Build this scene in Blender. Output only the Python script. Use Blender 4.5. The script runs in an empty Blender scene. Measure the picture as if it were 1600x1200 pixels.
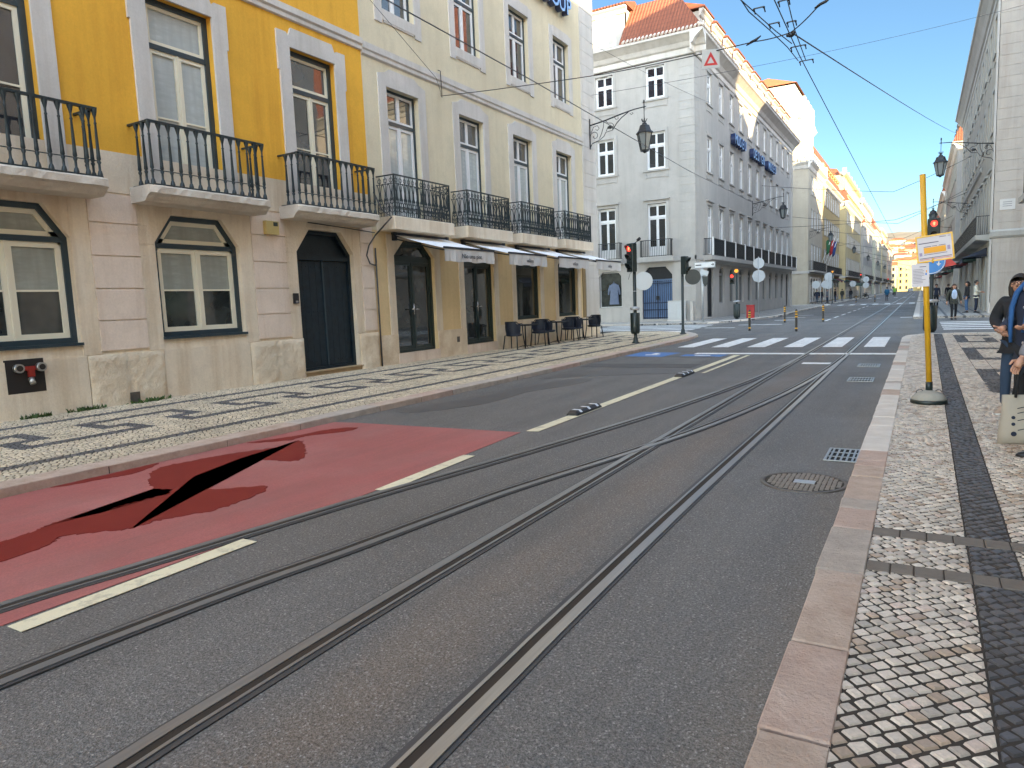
import bpy, bmesh, math, random
import numpy as np
from mathutils import Vector, Matrix
random.seed(7); rng=np.random.default_rng(7)
R=math.radians; PI=math.pi; sin=math.sin; cos=math.cos
S=bpy.context.scene
# ---------------------------------------------------------------- camera, world, sun, exposure
cam=bpy.data.objects.new('camera',bpy.data.cameras.new('camera')); S.collection.objects.link(cam)
cam.data.sensor_width=36; cam.data.lens=1085/1600*36; cam.data.clip_start=.05; cam.data.clip_end=6000
rt=(0.86292923,0.5037609,-0.0397252); dn=(0.02381611,-0.11907009,-0.99260017); fw=(-0.50476324,0.85559761,-0.11474669)
cam.matrix_world=Matrix(((rt[0],-dn[0],-fw[0],0),(rt[1],-dn[1],-fw[1],0),(rt[2],-dn[2],-fw[2],1.55),(0,0,0,1)))
S.camera=cam
SUN_EL=R(14.7); SUN_AZ=R(45)      # the sun stands behind the camera on the right: towards +X -Y
sd=Vector((cos(SUN_EL)*sin(SUN_AZ),-cos(SUN_EL)*cos(SUN_AZ),sin(SUN_EL)))
W=bpy.data.worlds.new('World'); S.world=W; W.use_nodes=True
nt=W.node_tree; nt.nodes.clear()
sky=nt.nodes.new('ShaderNodeTexSky'); sky.sky_type='NISHITA'; sky.sun_disc=False
sky.sun_elevation=SUN_EL; sky.sun_rotation=math.atan2(sd.x,sd.y)
sky.air_density=.8; sky.dust_density=.15; sky.ozone_density=2.0; sky.altitude=20
bg=nt.nodes.new('ShaderNodeBackground'); bg.inputs[1].default_value=.15
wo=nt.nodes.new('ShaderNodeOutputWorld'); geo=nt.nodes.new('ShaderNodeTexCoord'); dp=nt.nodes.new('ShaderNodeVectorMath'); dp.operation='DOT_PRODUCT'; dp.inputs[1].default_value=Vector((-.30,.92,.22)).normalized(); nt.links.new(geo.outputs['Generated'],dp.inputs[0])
# sky scaled by hand: dimmed ahead, lifted overhead and behind to light the street
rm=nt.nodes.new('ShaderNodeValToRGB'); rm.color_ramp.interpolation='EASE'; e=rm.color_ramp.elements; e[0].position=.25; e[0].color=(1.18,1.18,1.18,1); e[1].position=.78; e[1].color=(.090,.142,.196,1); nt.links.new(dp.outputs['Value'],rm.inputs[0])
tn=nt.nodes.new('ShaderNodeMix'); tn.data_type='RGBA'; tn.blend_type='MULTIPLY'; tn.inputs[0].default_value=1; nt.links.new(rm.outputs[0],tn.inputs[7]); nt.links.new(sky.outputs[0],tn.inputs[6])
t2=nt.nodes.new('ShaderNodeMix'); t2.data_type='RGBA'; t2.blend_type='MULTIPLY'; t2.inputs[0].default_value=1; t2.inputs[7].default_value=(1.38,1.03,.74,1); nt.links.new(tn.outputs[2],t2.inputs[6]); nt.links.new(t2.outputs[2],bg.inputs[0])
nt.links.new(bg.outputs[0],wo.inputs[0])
sl=bpy.data.lights.new('sun','SUN'); sl.energy=2.0; sl.angle=R(.5); sl.color=(1,.79,.46)
so=bpy.data.objects.new('sun',sl); S.collection.objects.link(so); so.rotation_euler=sd.to_track_quat('Z','Y').to_euler(); so.location=(20,-20,60)
S.view_settings.view_transform='Standard'; S.view_settings.look='None'; S.view_settings.exposure=3.5; S.view_settings.gamma=1
S.render.engine='CYCLES'
S.cycles.max_bounces=7; S.cycles.diffuse_bounces=5; S.cycles.glossy_bounces=3; S.cycles.transparent_max_bounces=6
# ---------------------------------------------------------------- materials
MATS={}
class NT:
    def __init__(s,name):
        s.m=bpy.data.materials.new(name); s.m.use_nodes=True; s.t=s.m.node_tree; s.b=s.t.nodes['Principled BSDF']; s.co=None
    def n(s,k,**kw):
        o=s.t.nodes.new(k)
        for a,v in kw.items():
            if a.startswith('i_'):
                a=a[2:]; o.inputs[int(a) if a.isdigit() else a.replace('_',' ')].default_value=v
            else: setattr(o,a,v)
        return o
    def l(s,a,b): s.t.links.new(a,b)
    def coord(s):
        if not s.co: s.co=s.n('ShaderNodeNewGeometry').outputs['Position']
        return s.co
    def noise(s,sc,det=4,rough=.55,vec=None,dist=0):
        o=s.n('ShaderNodeTexNoise',i_Scale=sc,i_Detail=det,i_Roughness=rough,i_Distortion=dist); s.l(vec or s.coord(),o.inputs['Vector']); return o.outputs['Fac']
    def map(s,scale,rot=(0,0,0)):
        o=s.n('ShaderNodeMapping'); o.inputs['Scale'].default_value=scale; o.inputs['Rotation'].default_value=rot; s.l(s.coord(),o.inputs['Vector']); return o.outputs[0]
    def ramp(s,fac,a,b,ca=(0,0,0,1),cb=(1,1,1,1)):
        o=s.n('ShaderNodeValToRGB'); e=o.color_ramp.elements; e[0].position=a; e[1].position=b; e[0].color=ca; e[1].color=cb; s.l(fac,o.inputs[0]); return o.outputs[0]
    def mix(s,f,a,b,mode='MIX'):
        o=s.n('ShaderNodeMix',data_type='RGBA',blend_type=mode)
        for i,v in ((0,f),(6,a),(7,b)):
            if hasattr(v,'is_linked') or isinstance(v,bpy.types.NodeSocket): s.l(v,o.inputs[i])
            elif i==0: o.inputs[0].default_value=v
            else: o.inputs[i].default_value=(*v[:3],1)
        return o.outputs[2]
    def bump(s,h,st,d=.01):
        o=s.n('ShaderNodeBump'); o.inputs['Strength'].default_value=st; o.inputs['Distance'].default_value=d; s.l(h,o.inputs['Height']); s.l(o.outputs[0],s.b.inputs['Normal'])
    def col(s,c):
        if isinstance(c,bpy.types.NodeSocket): s.l(c,s.b.inputs['Base Color'])
        else: s.b.inputs['Base Color'].default_value=(*c,1)
    def rough(s,r):
        if isinstance(r,bpy.types.NodeSocket): s.l(r,s.b.inputs['Roughness'])
        else: s.b.inputs['Roughness'].default_value=r
def mul(c,k): return tuple(min(1,x*k) for x in c)
def simple(name,c,rough=.6,metal=0,var=.12,sc=6,bump=0,bsc=60,spec=None,emit=None,es=1,coat=0):
    if name in MATS: return MATS[name]
    t=NT(name); f=t.noise(sc,5); t.col(t.mix(f,mul(c,1-var),mul(c,1+var))); t.rough(rough); t.b.inputs['Metallic'].default_value=metal
    if bump: t.bump(t.noise(bsc,4),bump,.01)
    if spec is not None: t.b.inputs['Specular IOR Level'].default_value=spec
    if coat: t.b.inputs['Coat Weight'].default_value=coat
    if emit: t.b.inputs['Emission Color'].default_value=(*emit,1); t.b.inputs['Emission Strength'].default_value=es
    MATS[name]=t.m; return t.m
def plaster(name,c,stain=(.75,.72,.66),dirt=.35,sc=.5,bump=.15,rough=.85):
    """painted wall or stone: large soft patches, vertical streaks, small grain"""
    if name in MATS: return MATS[name]
    t=NT(name); a=t.ramp(t.noise(sc,6,.6),.35,.75); st=t.ramp(t.noise(1.0,6,.68,t.map((2.6,2.6,.20))),.46,.72)
    col=t.mix(a,mul(c,.90),mul(c,1.07)); pt=t.ramp(t.noise(1.4,7,.72),.50,.62); col=t.mix(pt,col,t.mix(.5,col,mul(c,.84)))
    g=t.noise(35,4); col=t.mix(g,mul(c,.9),col) if False else col
    m=t.n('ShaderNodeMath',operation='MULTIPLY'); t.l(st,m.inputs[0]); m.inputs[1].default_value=dirt
    col=t.mix(m.outputs[0],col,tuple(c[i]*stain[i] for i in range(3)))
    sp=t.ramp(t.noise(7,5,.75),.66,.74); col=t.mix(sp,col,t.mix(.28,col,mul(stain,.35)))
    fine=t.ramp(t.noise(28,5,.7),.3,.75); col=t.mix(fine,t.mix(.12,col,(0,0,0)),col)
    t.col(col); t.rough(rough); t.bump(t.noise(22,6,.7),bump,.02); MATS[name]=t.m; return t.m
def stone(name,c,c2,pit=.5,sc=3,bump=.4,rough=.75,dark=(.12,.10,.08)):
    if name in MATS: return MATS[name]
    t=NT(name); f=t.ramp(t.noise(sc,6,.65),.35,.7); col=t.mix(f,c,c2)
    w=t.noise(sc*.35,4,.6); col=t.mix(t.ramp(w,.5,.75),col,mul(c2,.8))
    p=t.ramp(t.noise(sc*9,5,.75,t.map((1,1,2.2))),.62,.72); m=t.n('ShaderNodeMath',operation='MULTIPLY'); t.l(p,m.inputs[0]); m.inputs[1].default_value=pit
    col=t.mix(m.outputs[0],col,dark); t.col(col); t.rough(rough)
    t.bump(t.noise(sc*7,7,.7),bump,.03); MATS[name]=t.m; return t.m
def glass(name,c,rough=.03,spec=.8,wav=.05,curt=0,c2=None):
    """window pane: dark room or curtain behind a reflecting, slightly wavy pane"""
    if name in MATS: return MATS[name]
    t=NT(name)
    if curt:
        col=t.mix(t.ramp(t.noise(3.0,5,.6,t.map((1,1.2,5))),.3,.75),mul(c,.82),mul(c,1.12)); col=t.mix(t.ramp(t.noise(1.1,3,.5,t.map((1,6,.5))),.4,.7),col,mul(c,.8))
    else: col=t.mix(t.ramp(t.noise(1.3,3),.4,.65),c,c2 or mul(c,2.2))
    t.col(col); t.rough(rough); t.b.inputs['Specular IOR Level'].default_value=spec; t.b.inputs['IOR'].default_value=1.52; t.b.inputs['Coat Weight'].default_value=.6; t.b.inputs['Coat Roughness'].default_value=.02
    t.bump(t.noise(1.6,2),wav,.05); MATS[name]=t.m; return t.m
# setting materials ----------------------------------------------------
def mat_asphalt():
    t=NT('asphalt'); big=t.ramp(t.noise(.35,5,.6),.35,.7); col=t.mix(big,(.120,.112,.104),(.168,.157,.146))
    lane=t.ramp(t.noise(1.1,4,.6,t.map((2.6,.10,1))),.44,.62); col=t.mix(lane,col,t.mix(.35,col,(.045,.045,.05)))
    # brown dust along the right gutter and between the rails
    sx=t.n('ShaderNodeSeparateXYZ'); t.l(t.coord(),sx.inputs[0])
    def band(c,w,off):
        a=t.n('ShaderNodeMath',operation='SUBTRACT'); t.l(sx.outputs[0],a.inputs[0]); a.inputs[1].default_value=c
        b=t.n('ShaderNodeMath',operation='ABSOLUTE'); t.l(a.outputs[0],b.inputs[0])
        n=t.n('ShaderNodeMath',operation='MULTIPLY'); t.l(t.noise(2.2,5,.65,t.map((1,.35,1))),n.inputs[0]); n.inputs[1].default_value=off
        s2=t.n('ShaderNodeMath',operation='ADD'); t.l(b.outputs[0],s2.inputs[0]); t.l(n.outputs[0],s2.inputs[1])
        return t.ramp(s2.outputs[0],w,w+.30,(1,1,1,1),(0,0,0,1))
    d1=band(-.42,.36,.55); m1=t.n('ShaderNodeMath',operation='MULTIPLY'); t.l(d1,m1.inputs[0]); m1.inputs[1].default_value=.55
    col=t.mix(m1.outputs[0],col,(.19,.145,.095))
    d2=band(-1.95,.42,.75); m2=t.n('ShaderNodeMath',operation='MULTIPLY'); t.l(d2,m2.inputs[0]); m2.inputs[1].default_value=.7
    col=t.mix(m2.outputs[0],col,(.20,.14,.095))
    v=t.n('ShaderNodeTexVoronoi',i_Scale=125.); t.l(t.coord(),v.inputs['Vector'])
    chip=t.ramp(v.outputs['Color'],.25,.75); col=t.mix(t.mix(.75,chip,(1,1,1)),t.mix(.5,col,(0,0,0)),col,'MIX')
    sp=t.ramp(v.outputs['Color'],.76,.90); mm=t.n('ShaderNodeMath',operation='MULTIPLY'); t.l(sp,mm.inputs[0]); mm.inputs[1].default_value=.75; col=t.mix(mm.outputs[0],col,(.50,.47,.43))
    pz=t.ramp(t.noise(.8,6,.7,t.map((1.2,.5,1))),.52,.66); col=t.mix(pz,col,t.mix(.22,col,(.02,.02,.02)))
    lt=t.ramp(t.noise(.55,5,.65,t.map((1.6,.25,1))),.50,.72); col=t.mix(lt,col,t.mix(.20,col,(.38,.35,.31)))
    spots=t.ramp(t.noise(6.5,3,.5),.66,.70); m3=t.n('ShaderNodeMath',operation='MULTIPLY'); t.l(spots,m3.inputs[0]); m3.inputs[1].default_value=.35; col=t.mix(m3.outputs[0],col,(.035,.034,.034))
    gr=t.ramp(t.noise(75,3,.8),.36,.64); col=t.mix(gr,t.mix(.55,col,(0,0,0)),t.mix(.20,col,(.6,.57,.53)))
    gr2=t.ramp(t.noise(24,4,.7),.35,.68); col=t.mix(gr2,t.mix(.16,col,(0,0,0)),col)
    t.col(col); t.rough(t.mix(big,(.50,.50,.50),(.72,.72,.72))); t.bump(v.outputs['Distance'],.5,.006); return t.m
M_ASPH=mat_asphalt()
def paint(name,c,wear=.45,rough=.6,under=(.11,.108,.105),sc=7,lo=.52,lane=False):
    t=NT(name); w=t.ramp(t.noise(sc,7,.72),lo,lo+.13); m=t.n('ShaderNodeMath',operation='MULTIPLY'); t.l(w,m.inputs[0]); m.inputs[1].default_value=wear
    g=t.ramp(t.noise(120,3,.7),.35,.6); col=t.mix(t.mix(.6,g,(1,1,1)),mul(c,.78),c); col=t.mix(m.outputs[0],col,under)
    if lane:
        ty=t.ramp(t.noise(1.6,6,.7,t.map((2.4,.10,1))),.42,.66); col=t.mix(ty,col,t.mix(.30,col,(.16,.07,.06)))
        st=t.ramp(t.noise(5.0,7,.8,t.map((1.0,.25,1))),.60,.66); m9=t.n('ShaderNodeMath',operation='MULTIPLY'); t.l(st,m9.inputs[0]); m9.inputs[1].default_value=.35; col=t.mix(m9.outputs[0],col,(.17,.09,.08))
        pale=t.ramp(t.noise(.7,5,.6),.45,.75); col=t.mix(pale,col,t.mix(.16,col,(.7,.5,.45)))
        gg=t.ramp(t.noise(60,4,.8),.35,.62); col=t.mix(gg,t.mix(.28,col,(.05,.03,.03)),col)
    b=t.noise(.9,4); col=t.mix(t.ramp(b,.4,.7),col,t.mix(.18,col,(.12,.11,.1))); t.col(col); t.rough(rough); t.bump(t.noise(150,3),.35,.004); return t.m
M_WHITE=paint('road_white',(.92,.91,.88),.5); M_YEL=paint('road_cream',(.80,.72,.50),.40); M_RED=paint('lane_red',(.44,.12,.11),.16,sc=3,lo=.6,under=(.27,.15,.13),lane=True); M_BLUE=paint('bay_blue',(.07,.20,.48),.5)
t=NT('wet_red'); t.col(t.mix(t.noise(3),(.17,.014,.011),(.22,.022,.016))); t.rough(.6); t.b.inputs['Specular IOR Level'].default_value=.2; t.bump(t.noise(150,3),.3,.003); M_PUD=t.m
M_DAMP=None
t=NT('damp_asphalt'); t.col(t.mix(t.noise(3),(.070,.068,.068),(.115,.11,.108))); t.rough(.5); t.bump(t.noise(150,3),.3,.003); M_DAMP=t.m
t=NT('rail_steel'); t.col(t.mix(t.noise(2,4,.6,t.map((20,1,1))),(.19,.20,.21),(.34,.35,.365))); t.rough(.30); t.b.inputs['Metallic'].default_value=.6; t.bump(t.noise(4,4,.6,t.map((60,2,1))),.1,.003); M_RAIL=t.m
t=NT('groove'); t.col(t.mix(t.noise(1.5,5,.6),(.012,.009,.007),(.045,.03,.018))); t.rough(.8); M_GROOVE=t.m
M_TAR=simple('tar_seam',(.05,.05,.052),.55,bump=.3,bsc=90)
M_IRON=simple('cast_iron',(.14,.125,.11),.5,.6,.35,14,.3,90)
M_DKGREEN=simple('dark_green_paint',(.008,.018,.017),.45,0,.25,10,coat=.15)
M_BLACKIRON=simple('black_iron',(.022,.024,.027),.45,.3,.3,8,.15,80)
M_BALC=simple('balcony_iron',(.020,.032,.036),.42,.1,.35,7,.15,80)
M_BLACK=simple('black_plastic',(.015,.015,.017),.45)
M_YPOLE=simple('yellow_paint',(.66,.36,.015),.38,0,.12,9,coat=.2)
M_KERB=stone('kerb_limestone',(.46,.33,.25),(.66,.52,.42),.65,5,.8)
M_KERBA=stone('kerb_limestone_pink',(.48,.33,.26),(.66,.50,.41),.7,4,.9); M_KERBB=stone('kerb_limestone_grey',(.44,.37,.31),(.62,.53,.45),.7,6,.9)
M_KERB2=stone('kerb_pale',(.62,.55,.47),(.74,.68,.60),.45,4,.4)
M_JOINT=simple('pavement_joint_sand',(.045,.036,.028),.95,0,.35,12,.3,80)
t=NT('cobble_stone'); a=t.n('ShaderNodeAttribute',attribute_name='col'); t.col(t.mix(t.ramp(t.noise(60,5,.7),.35,.7),t.mix(.22,a.outputs['Color'],(.02,.015,.01)),a.outputs['Color'])) if 0 else t.col(t.mix(t.ramp(t.noise(1.6,6,.7),.45,.70),t.mix(t.ramp(t.noise(60,5,.7),.35,.7),t.mix(.30,a.outputs['Color'],(.02,.015,.01)),a.outputs['Color']),t.mix(.34,a.outputs['Color'],(.10,.075,.05)))); t.rough(.40); t.bump(t.noise(70,4),.25,.004); M_COB=t.m
t=NT('cobble_stone_matt'); a=t.n('ShaderNodeAttribute',attribute_name='col'); t.col(t.mix(t.ramp(t.noise(1.1,6,.7),.42,.70),a.outputs['Color'],t.mix(.36,a.outputs['Color'],(.12,.09,.055)))); t.rough(.55); M_COB2=t.m
def mat_farpave():
    t=NT('paved_limestone'); v=t.n('ShaderNodeTexVoronoi',i_Scale=15.,feature='DISTANCE_TO_EDGE'); t.l(t.coord(),v.inputs['Vector'])
    w=t.ramp(v.outputs['Distance'],.02,.09); n=t.noise(.5,4); col=t.mix(w,(.10,.09,.08),t.mix(n,(.36,.33,.29),(.50,.47,.42)))
    d=t.n('ShaderNodeTexWave',bands_direction='X',i_Scale=.42,i_Distortion=0.); t.l(t.coord(),d.inputs['Vector'])
    col=t.mix(t.ramp(d.outputs['Fac'],.93,.95),col,(.09,.09,.095)); t.col(col); t.rough(.5); return t.m
M_FPAVE=mat_farpave()
# ---------------------------------------------------------------- mesh builder
COL=S.collection
class MB:
    def __init__(s): s.v=[]; s.f=[]; s.m=[]; s.cur=0; s.sm=[]; s.smooth=False
    def mi(s,i): s.cur=i; return s
    def add(s,vs,fs):
        o=len(s.v); s.v+= [tuple(p) for p in vs]
        for f in fs: s.f.append([o+i for i in f]); s.m.append(s.cur); s.sm.append(s.smooth)
    def box(s,x0,x1,y0,y1,z0,z1):
        s.add([(x0,y0,z0),(x1,y0,z0),(x1,y1,z0),(x0,y1,z0),(x0,y0,z1),(x1,y0,z1),(x1,y1,z1),(x0,y1,z1)],[(0,3,2,1),(4,5,6,7),(0,1,5,4),(1,2,6,5),(2,3,7,6),(3,0,4,7)])
    def bbox(s,x0,x1,y0,y1,z0,z1,b=.004):
        """box with small chamfered top and vertical edges"""
        P=[(x0+b,y0),(x1-b,y0),(x1,y0+b),(x1,y1-b),(x1-b,y1),(x0+b,y1),(x0,y1-b),(x0,y0+b)]
        cx,cy=(x0+x1)/2,(y0+y1)/2
        Q=[(p[0]+(b if p[0]<cx else -b),p[1]+(b if p[1]<cy else -b)) for p in P]
        vs=[(x,y,z0) for x,y in P]+[(x,y,z1-b) for x,y in P]+[(x,y,z1) for x,y in Q]
        fs=[tuple(range(7,-1,-1)),tuple(range(16,24))]
        for k in (0,8):
            for i in range(8): j=(i+1)%8; fs.append((k+i,k+j,k+8+j,k+8+i))
        s.add(vs,fs)
    def prism(s,poly,a,b,axis='z'):
        n=len(poly)
        def P(p,h): return {'z':(p[0],p[1],h),'y':(p[0],h,p[1]),'x':(h,p[0],p[1])}[axis]
        s.add([P(p,a) for p in poly]+[P(p,b) for p in poly],[tuple(range(n-1,-1,-1)),tuple(range(n,2*n))]+[(i,(i+1)%n,n+(i+1)%n,n+i) for i in range(n)])
    def ring(s,po,pi,y0,y1):
        """frame between outer and inner xz polygons, front at y0 back at y1"""
        n=len(po); vs=[(p[0],y0,p[1]) for p in po]+[(p[0],y0,p[1]) for p in pi]+[(p[0],y1,p[1]) for p in po]+[(p[0],y1,p[1]) for p in pi]
        fs=[]
        for i in range(n):
            j=(i+1)%n; fs+=[(i,j,n+j,n+i),(n+i,n+j,3*n+j,3*n+i),(i,2*n+i,2*n+j,j),(2*n+i,3*n+i,3*n+j,2*n+j)]
        s.add(vs,fs)
    def tube(s,pts,r,n=6,cap=True,flat=None):
        pts=[Vector(p) for p in pts]; rr=r if isinstance(r,(list,tuple)) else [r]*len(pts)
        vs=[];up=Vector((0,0,1))
        prev=None
        for i,p in enumerate(pts):
            d=(pts[min(i+1,len(pts)-1)]-pts[max(i-1,0)]).normalized()
            if prev is None:
                a=up.cross(d)
                if a.length<.1: a=Vector((1,0,0)).cross(d)
                a.normalize()
            else:
                a=(prev-d*prev.dot(d)); a=a.normalized() if a.length>1e-6 else prev
            prev=a; b=d.cross(a)
            for k in range(n):
                t=2*PI*k/n; vs.append(p+(a*cos(t)+b*sin(t))*rr[i])
        m=len(pts); fs=[(i*n+k,i*n+(k+1)%n,(i+1)*n+(k+1)%n,(i+1)*n+k) for i in range(m-1) for k in range(n)]
        if cap: fs+=[tuple(range(n-1,-1,-1)),tuple((m-1)*n+k for k in range(n))]
        sm=s.smooth; s.smooth=n>5; s.add(vs,fs); s.smooth=sm
        if cap: s.sm[-1]=s.sm[-2]=False
    def lathe(s,prof,c=(0,0,0),n=16,ang0=0,cap=True):
        vs=[];m=len(prof)
        for r,z in prof:
            for k in range(n):
                t=2*PI*k/n+ang0; vs.append((c[0]+r*cos(t),c[1]+r*sin(t),c[2]+z))
        fs=[(i*n+k,i*n+(k+1)%n,(i+1)*n+(k+1)%n,(i+1)*n+k) for i in range(m-1) for k in range(n)]
        if cap: fs+=[tuple(range(n-1,-1,-1)),tuple((m-1)*n+k for k in range(n))]
        sm=s.smooth; s.smooth=n>6; s.add(vs,fs); s.smooth=sm
        if cap: s.sm[-1]=s.sm[-2]=False
    def ball(s,c,r,n=10,sq=(1,1,1)):
        m=max(5,n//2+1); vs=[];fs=[]
        for i in range(m+1):
            ph=PI*i/m
            for k in range(n): t=2*PI*k/n; vs.append((c[0]+r*sq[0]*sin(ph)*cos(t),c[1]+r*sq[1]*sin(ph)*sin(t),c[2]+r*sq[2]*cos(ph)))
        for i in range(m):
            for k in range(n): fs.append((i*n+k,(i+1)*n+k,(i+1)*n+(k+1)%n,i*n+(k+1)%n))
        sm=s.smooth; s.smooth=True; s.add(vs,fs); s.smooth=sm
    def beam(s,a,b,w,h):
        a=Vector(a);b=Vector(b);d=(b-a).normalized(); u=d.cross(Vector((0,0,1)))
        if u.length<.05: u=Vector((1,0,0))
        u.normalize(); v=u.cross(d); vs=[]
        for p in (a,b):
            for x,y in ((-1,-1),(1,-1),(1,1),(-1,1)): vs.append(p+u*x*w/2+v*y*h/2)
        s.add(vs,[(3,2,1,0),(4,5,6,7),(0,1,5,4),(1,2,6,5),(2,3,7,6),(3,0,4,7)])
    def xf(s,M):
        s.v=[tuple(M@Vector(p)) for p in s.v]; return s
    def mesh(s,name,mats):
        me=bpy.data.meshes.new(name); me.from_pydata(s.v,[],s.f); 
        for m in (mats if isinstance(mats,(list,tuple)) else [mats]): me.materials.append(m)
        if any(s.m): me.polygons.foreach_set('material_index',s.m)
        if any(s.sm): me.polygons.foreach_set('use_smooth',s.sm)
        me.validate(); return me
    def mark(s):
        if not hasattr(s,'cuts'): s.cuts=[]
        s.cuts.append((len(s.v),len(s.f))); return s
    def split(s,name,mats,parent):
        """one object for every marked piece"""
        c=s.cuts+[(len(s.v),len(s.f))]
        for (v0,f0),(v1,f1) in zip(c,c[1:]):
            q=MB(); q.v=s.v[v0:v1]; q.f=[[i-v0 for i in f] for f in s.f[f0:f1]]; q.m=s.m[f0:f1]; q.sm=s.sm[f0:f1]; q.build(name,mats,parent)
    def build(s,name,mats,parent=None,loc=(0,0,0),rz=0): return obj(name,s.mesh(name,mats),parent,loc,rz)
WORLD=set()      # things whose parts are written in world coordinates
def obj(name,me,parent=None,loc=(0,0,0),rz=0):
    o=bpy.data.objects.new(name,me); COL.objects.link(o); o.location=loc; o.rotation_euler=(0,0,rz)
    if parent:
        o.parent=parent
        if parent.name in WORLD: o.matrix_parent_inverse=Matrix.Translation(parent.location).inverted()
    return o
def tag(o,label=None,cat=None,group=None,kind=None):
    if label: o['label']=label
    if cat: o['category']=cat
    if group: o['group']=group
    if kind: o['kind']=kind
    return o
def empty(name,loc=(0,0,0),rz=0,label=None,cat=None,group=None): return tag(obj(name,None,None,loc,rz),label,cat,group)
def house(name,loc,label,cat='building',group=None):
    o=empty(name,loc,0,label,cat,group); WORLD.add(o.name); return o
def kids(o): return [c for c in bpy.data.objects if c.parent==o]
def copytree(o,parent=None,ch=None):
    if ch is None:
        ch={}
        for c in bpy.data.objects:
            if c.parent: ch.setdefault(c.parent.name,[]).append(c)
    c=o.copy(); COL.objects.link(c); c.parent=parent
    for k in ch.get(o.name,[]): copytree(k,c,ch)
    return c
def text_mesh(txt,size,depth,mats,bold=0,align='CENTER'):
    cu=bpy.data.curves.new('lettering','FONT'); cu.body=txt; cu.size=size; cu.extrude=depth; cu.align_x=align; cu.offset=bold; cu.resolution_u=2
    o=bpy.data.objects.new('lettering',cu); COL.objects.link(o); dg=bpy.context.evaluated_depsgraph_get(); me=bpy.data.meshes.new_from_object(o.evaluated_get(dg))
    bpy.data.objects.remove(o); me.materials.clear()
    for m in mats: me.materials.append(m)
    if len(mats)>1:
        for p in me.polygons: p.material_index=0 if p.normal.z>.5 else 1
    return me
def inpoly(x,y,P):
    c=False;j=len(P)-1
    for i in range(len(P)):
        if (P[i][1]>y)!=(P[j][1]>y) and x<(P[j][0]-P[i][0])*(y-P[i][1])/(P[j][1]-P[i][1])+P[i][0]: c=not c
        j=i
    return c
# ================================================================ GROUND
def sheet(name,poly,z,m,kind='structure',th=.003):
    b=MB(); b.prism(poly,z-th,z); o=b.build(name,m); tag(o,kind=kind); return o
g=MB(); g.add([(-2500,-400,-.05),(2500,-400,-.05),(2500,2500,-.05),(-2500,2500,-.05)],[(0,1,2,3)]); tag(g.build('ground',simple('earth',(.25,.23,.2),.9)),kind='structure')
g=MB(); g.add([(-60,-40,0),(40,-40,0),(40,460,0),(-60,460,0)],[(0,1,2,3)]); tag(g.build('road',M_ASPH),kind='structure')
def smoothpoly(P,n=5,jit=0):
    o=[];L=len(P)
    for i in range(L):
        p0,p1,p2,p3=[Vector((*P[(i+k)%L],0)) for k in (-1,0,1,2)]
        for k in range(n):
            t=k/n; q=.5*((2*p1)+(-p0+p2)*t+(2*p0-5*p1+4*p2-p3)*t*t+(-p0+3*p1-3*p2+p3)*t**3)
            o.append((q.x+random.uniform(-jit,jit),q.y+random.uniform(-jit,jit)))
    return o
ZL0,ZL1=.08,.115
PL=[(-7.35,-12),(-7.35,24.4),(-7.6,26.6),(-8.35,28.4),(-9.7,29.3),(-10.9,29.45),(-30,29.6),(-30,27.3),(-11.7,27.3),(-11.7,-12)]
def zl(x): return ZL0+(ZL1-ZL0)*min(1,max(0,(-7.35-x)/4.35))
# left pavement bed
b=MB(); n=len(PL)
b.add([(x,y,zl(x)-.006) for x,y in PL]+[(x,y,-.04) for x,y in PL],[tuple(range(n))]+[(i,(i+1)%n,n+(i+1)%n,n+i) for i in range(n)])
tag(b.build('left_pavement',M_JOINT),kind='structure')
# right pavement bed
PR=[(-.22,-12),(-.22,24.0),(-.1,24.8),(.5,25.4),(3.05,25.6),(30,25.7),(30,22),(3.05,22),(3.05,-12)]
b=MB(); b.prism([(x,y) for x,y in PR],-.04,.095); tag(b.build('right_pavement',M_JOINT),kind='structure')
# ---- cobbles
def clip(poly,ax,val,keep):
    o=[]
    for i in range(len(poly)):
        p,q=poly[i],poly[(i+1)%len(poly)]; a=(p[ax]-val)*keep; c=(q[ax]-val)*keep
        if a>=0: o.append(p)
        if (a>=0)!=(c>=0):
            t=a/(a-c); o.append((p[0]+(q[0]-p[0])*t,p[1]+(q[1]-p[1])*t))
    return o
def area(p): return abs(sum(p[i][0]*p[(i+1)%len(p)][1]-p[(i+1)%len(p)][0]*p[i][1] for i in range(len(p))))/2
class Cob:
    def __init__(s): s.v=[];s.f=[];s.c=[]
    def stone(s,poly,z,col,j,h,bev):
        A=area(poly)
        if A<2.5e-4: return
        cx=sum(p[0] for p in poly)/len(poly); cy=sum(p[1] for p in poly)/len(poly); r=math.sqrt(A)
        k1=max(.4,1-2*j/r); k2=max(.3,1-2*(j+bev)/r); n=len(poly); o=len(s.v); tl=random.uniform(-.05,.05);tm=random.uniform(-.05,.05)
        for p in poly: s.v.append((cx+(p[0]-cx)*k1,cy+(p[1]-cy)*k1,z-.008))
        for p in poly: s.v.append((cx+(p[0]-cx)*k2,cy+(p[1]-cy)*k2,z+h+(p[0]-cx)*tl+(p[1]-cy)*tm))
        s.f.append(list(range(o+n,o+2*n)))
        for i in range(n): s.f.append([o+i,o+(i+1)%n,o+n+(i+1)%n,o+n+i])
        s.c+= [(*col,1)]*(2*n)
    def build(s,name,m):
        me=bpy.data.meshes.new(name); me.from_pydata(s.v,[],s.f); me.materials.append(m)
        a=me.attributes.new('col','FLOAT_COLOR','POINT'); a.data.foreach_set('color',np.array(s.c,dtype=np.float32).ravel())
        o=obj(name,me); tag(o,kind='structure'); return o
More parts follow.
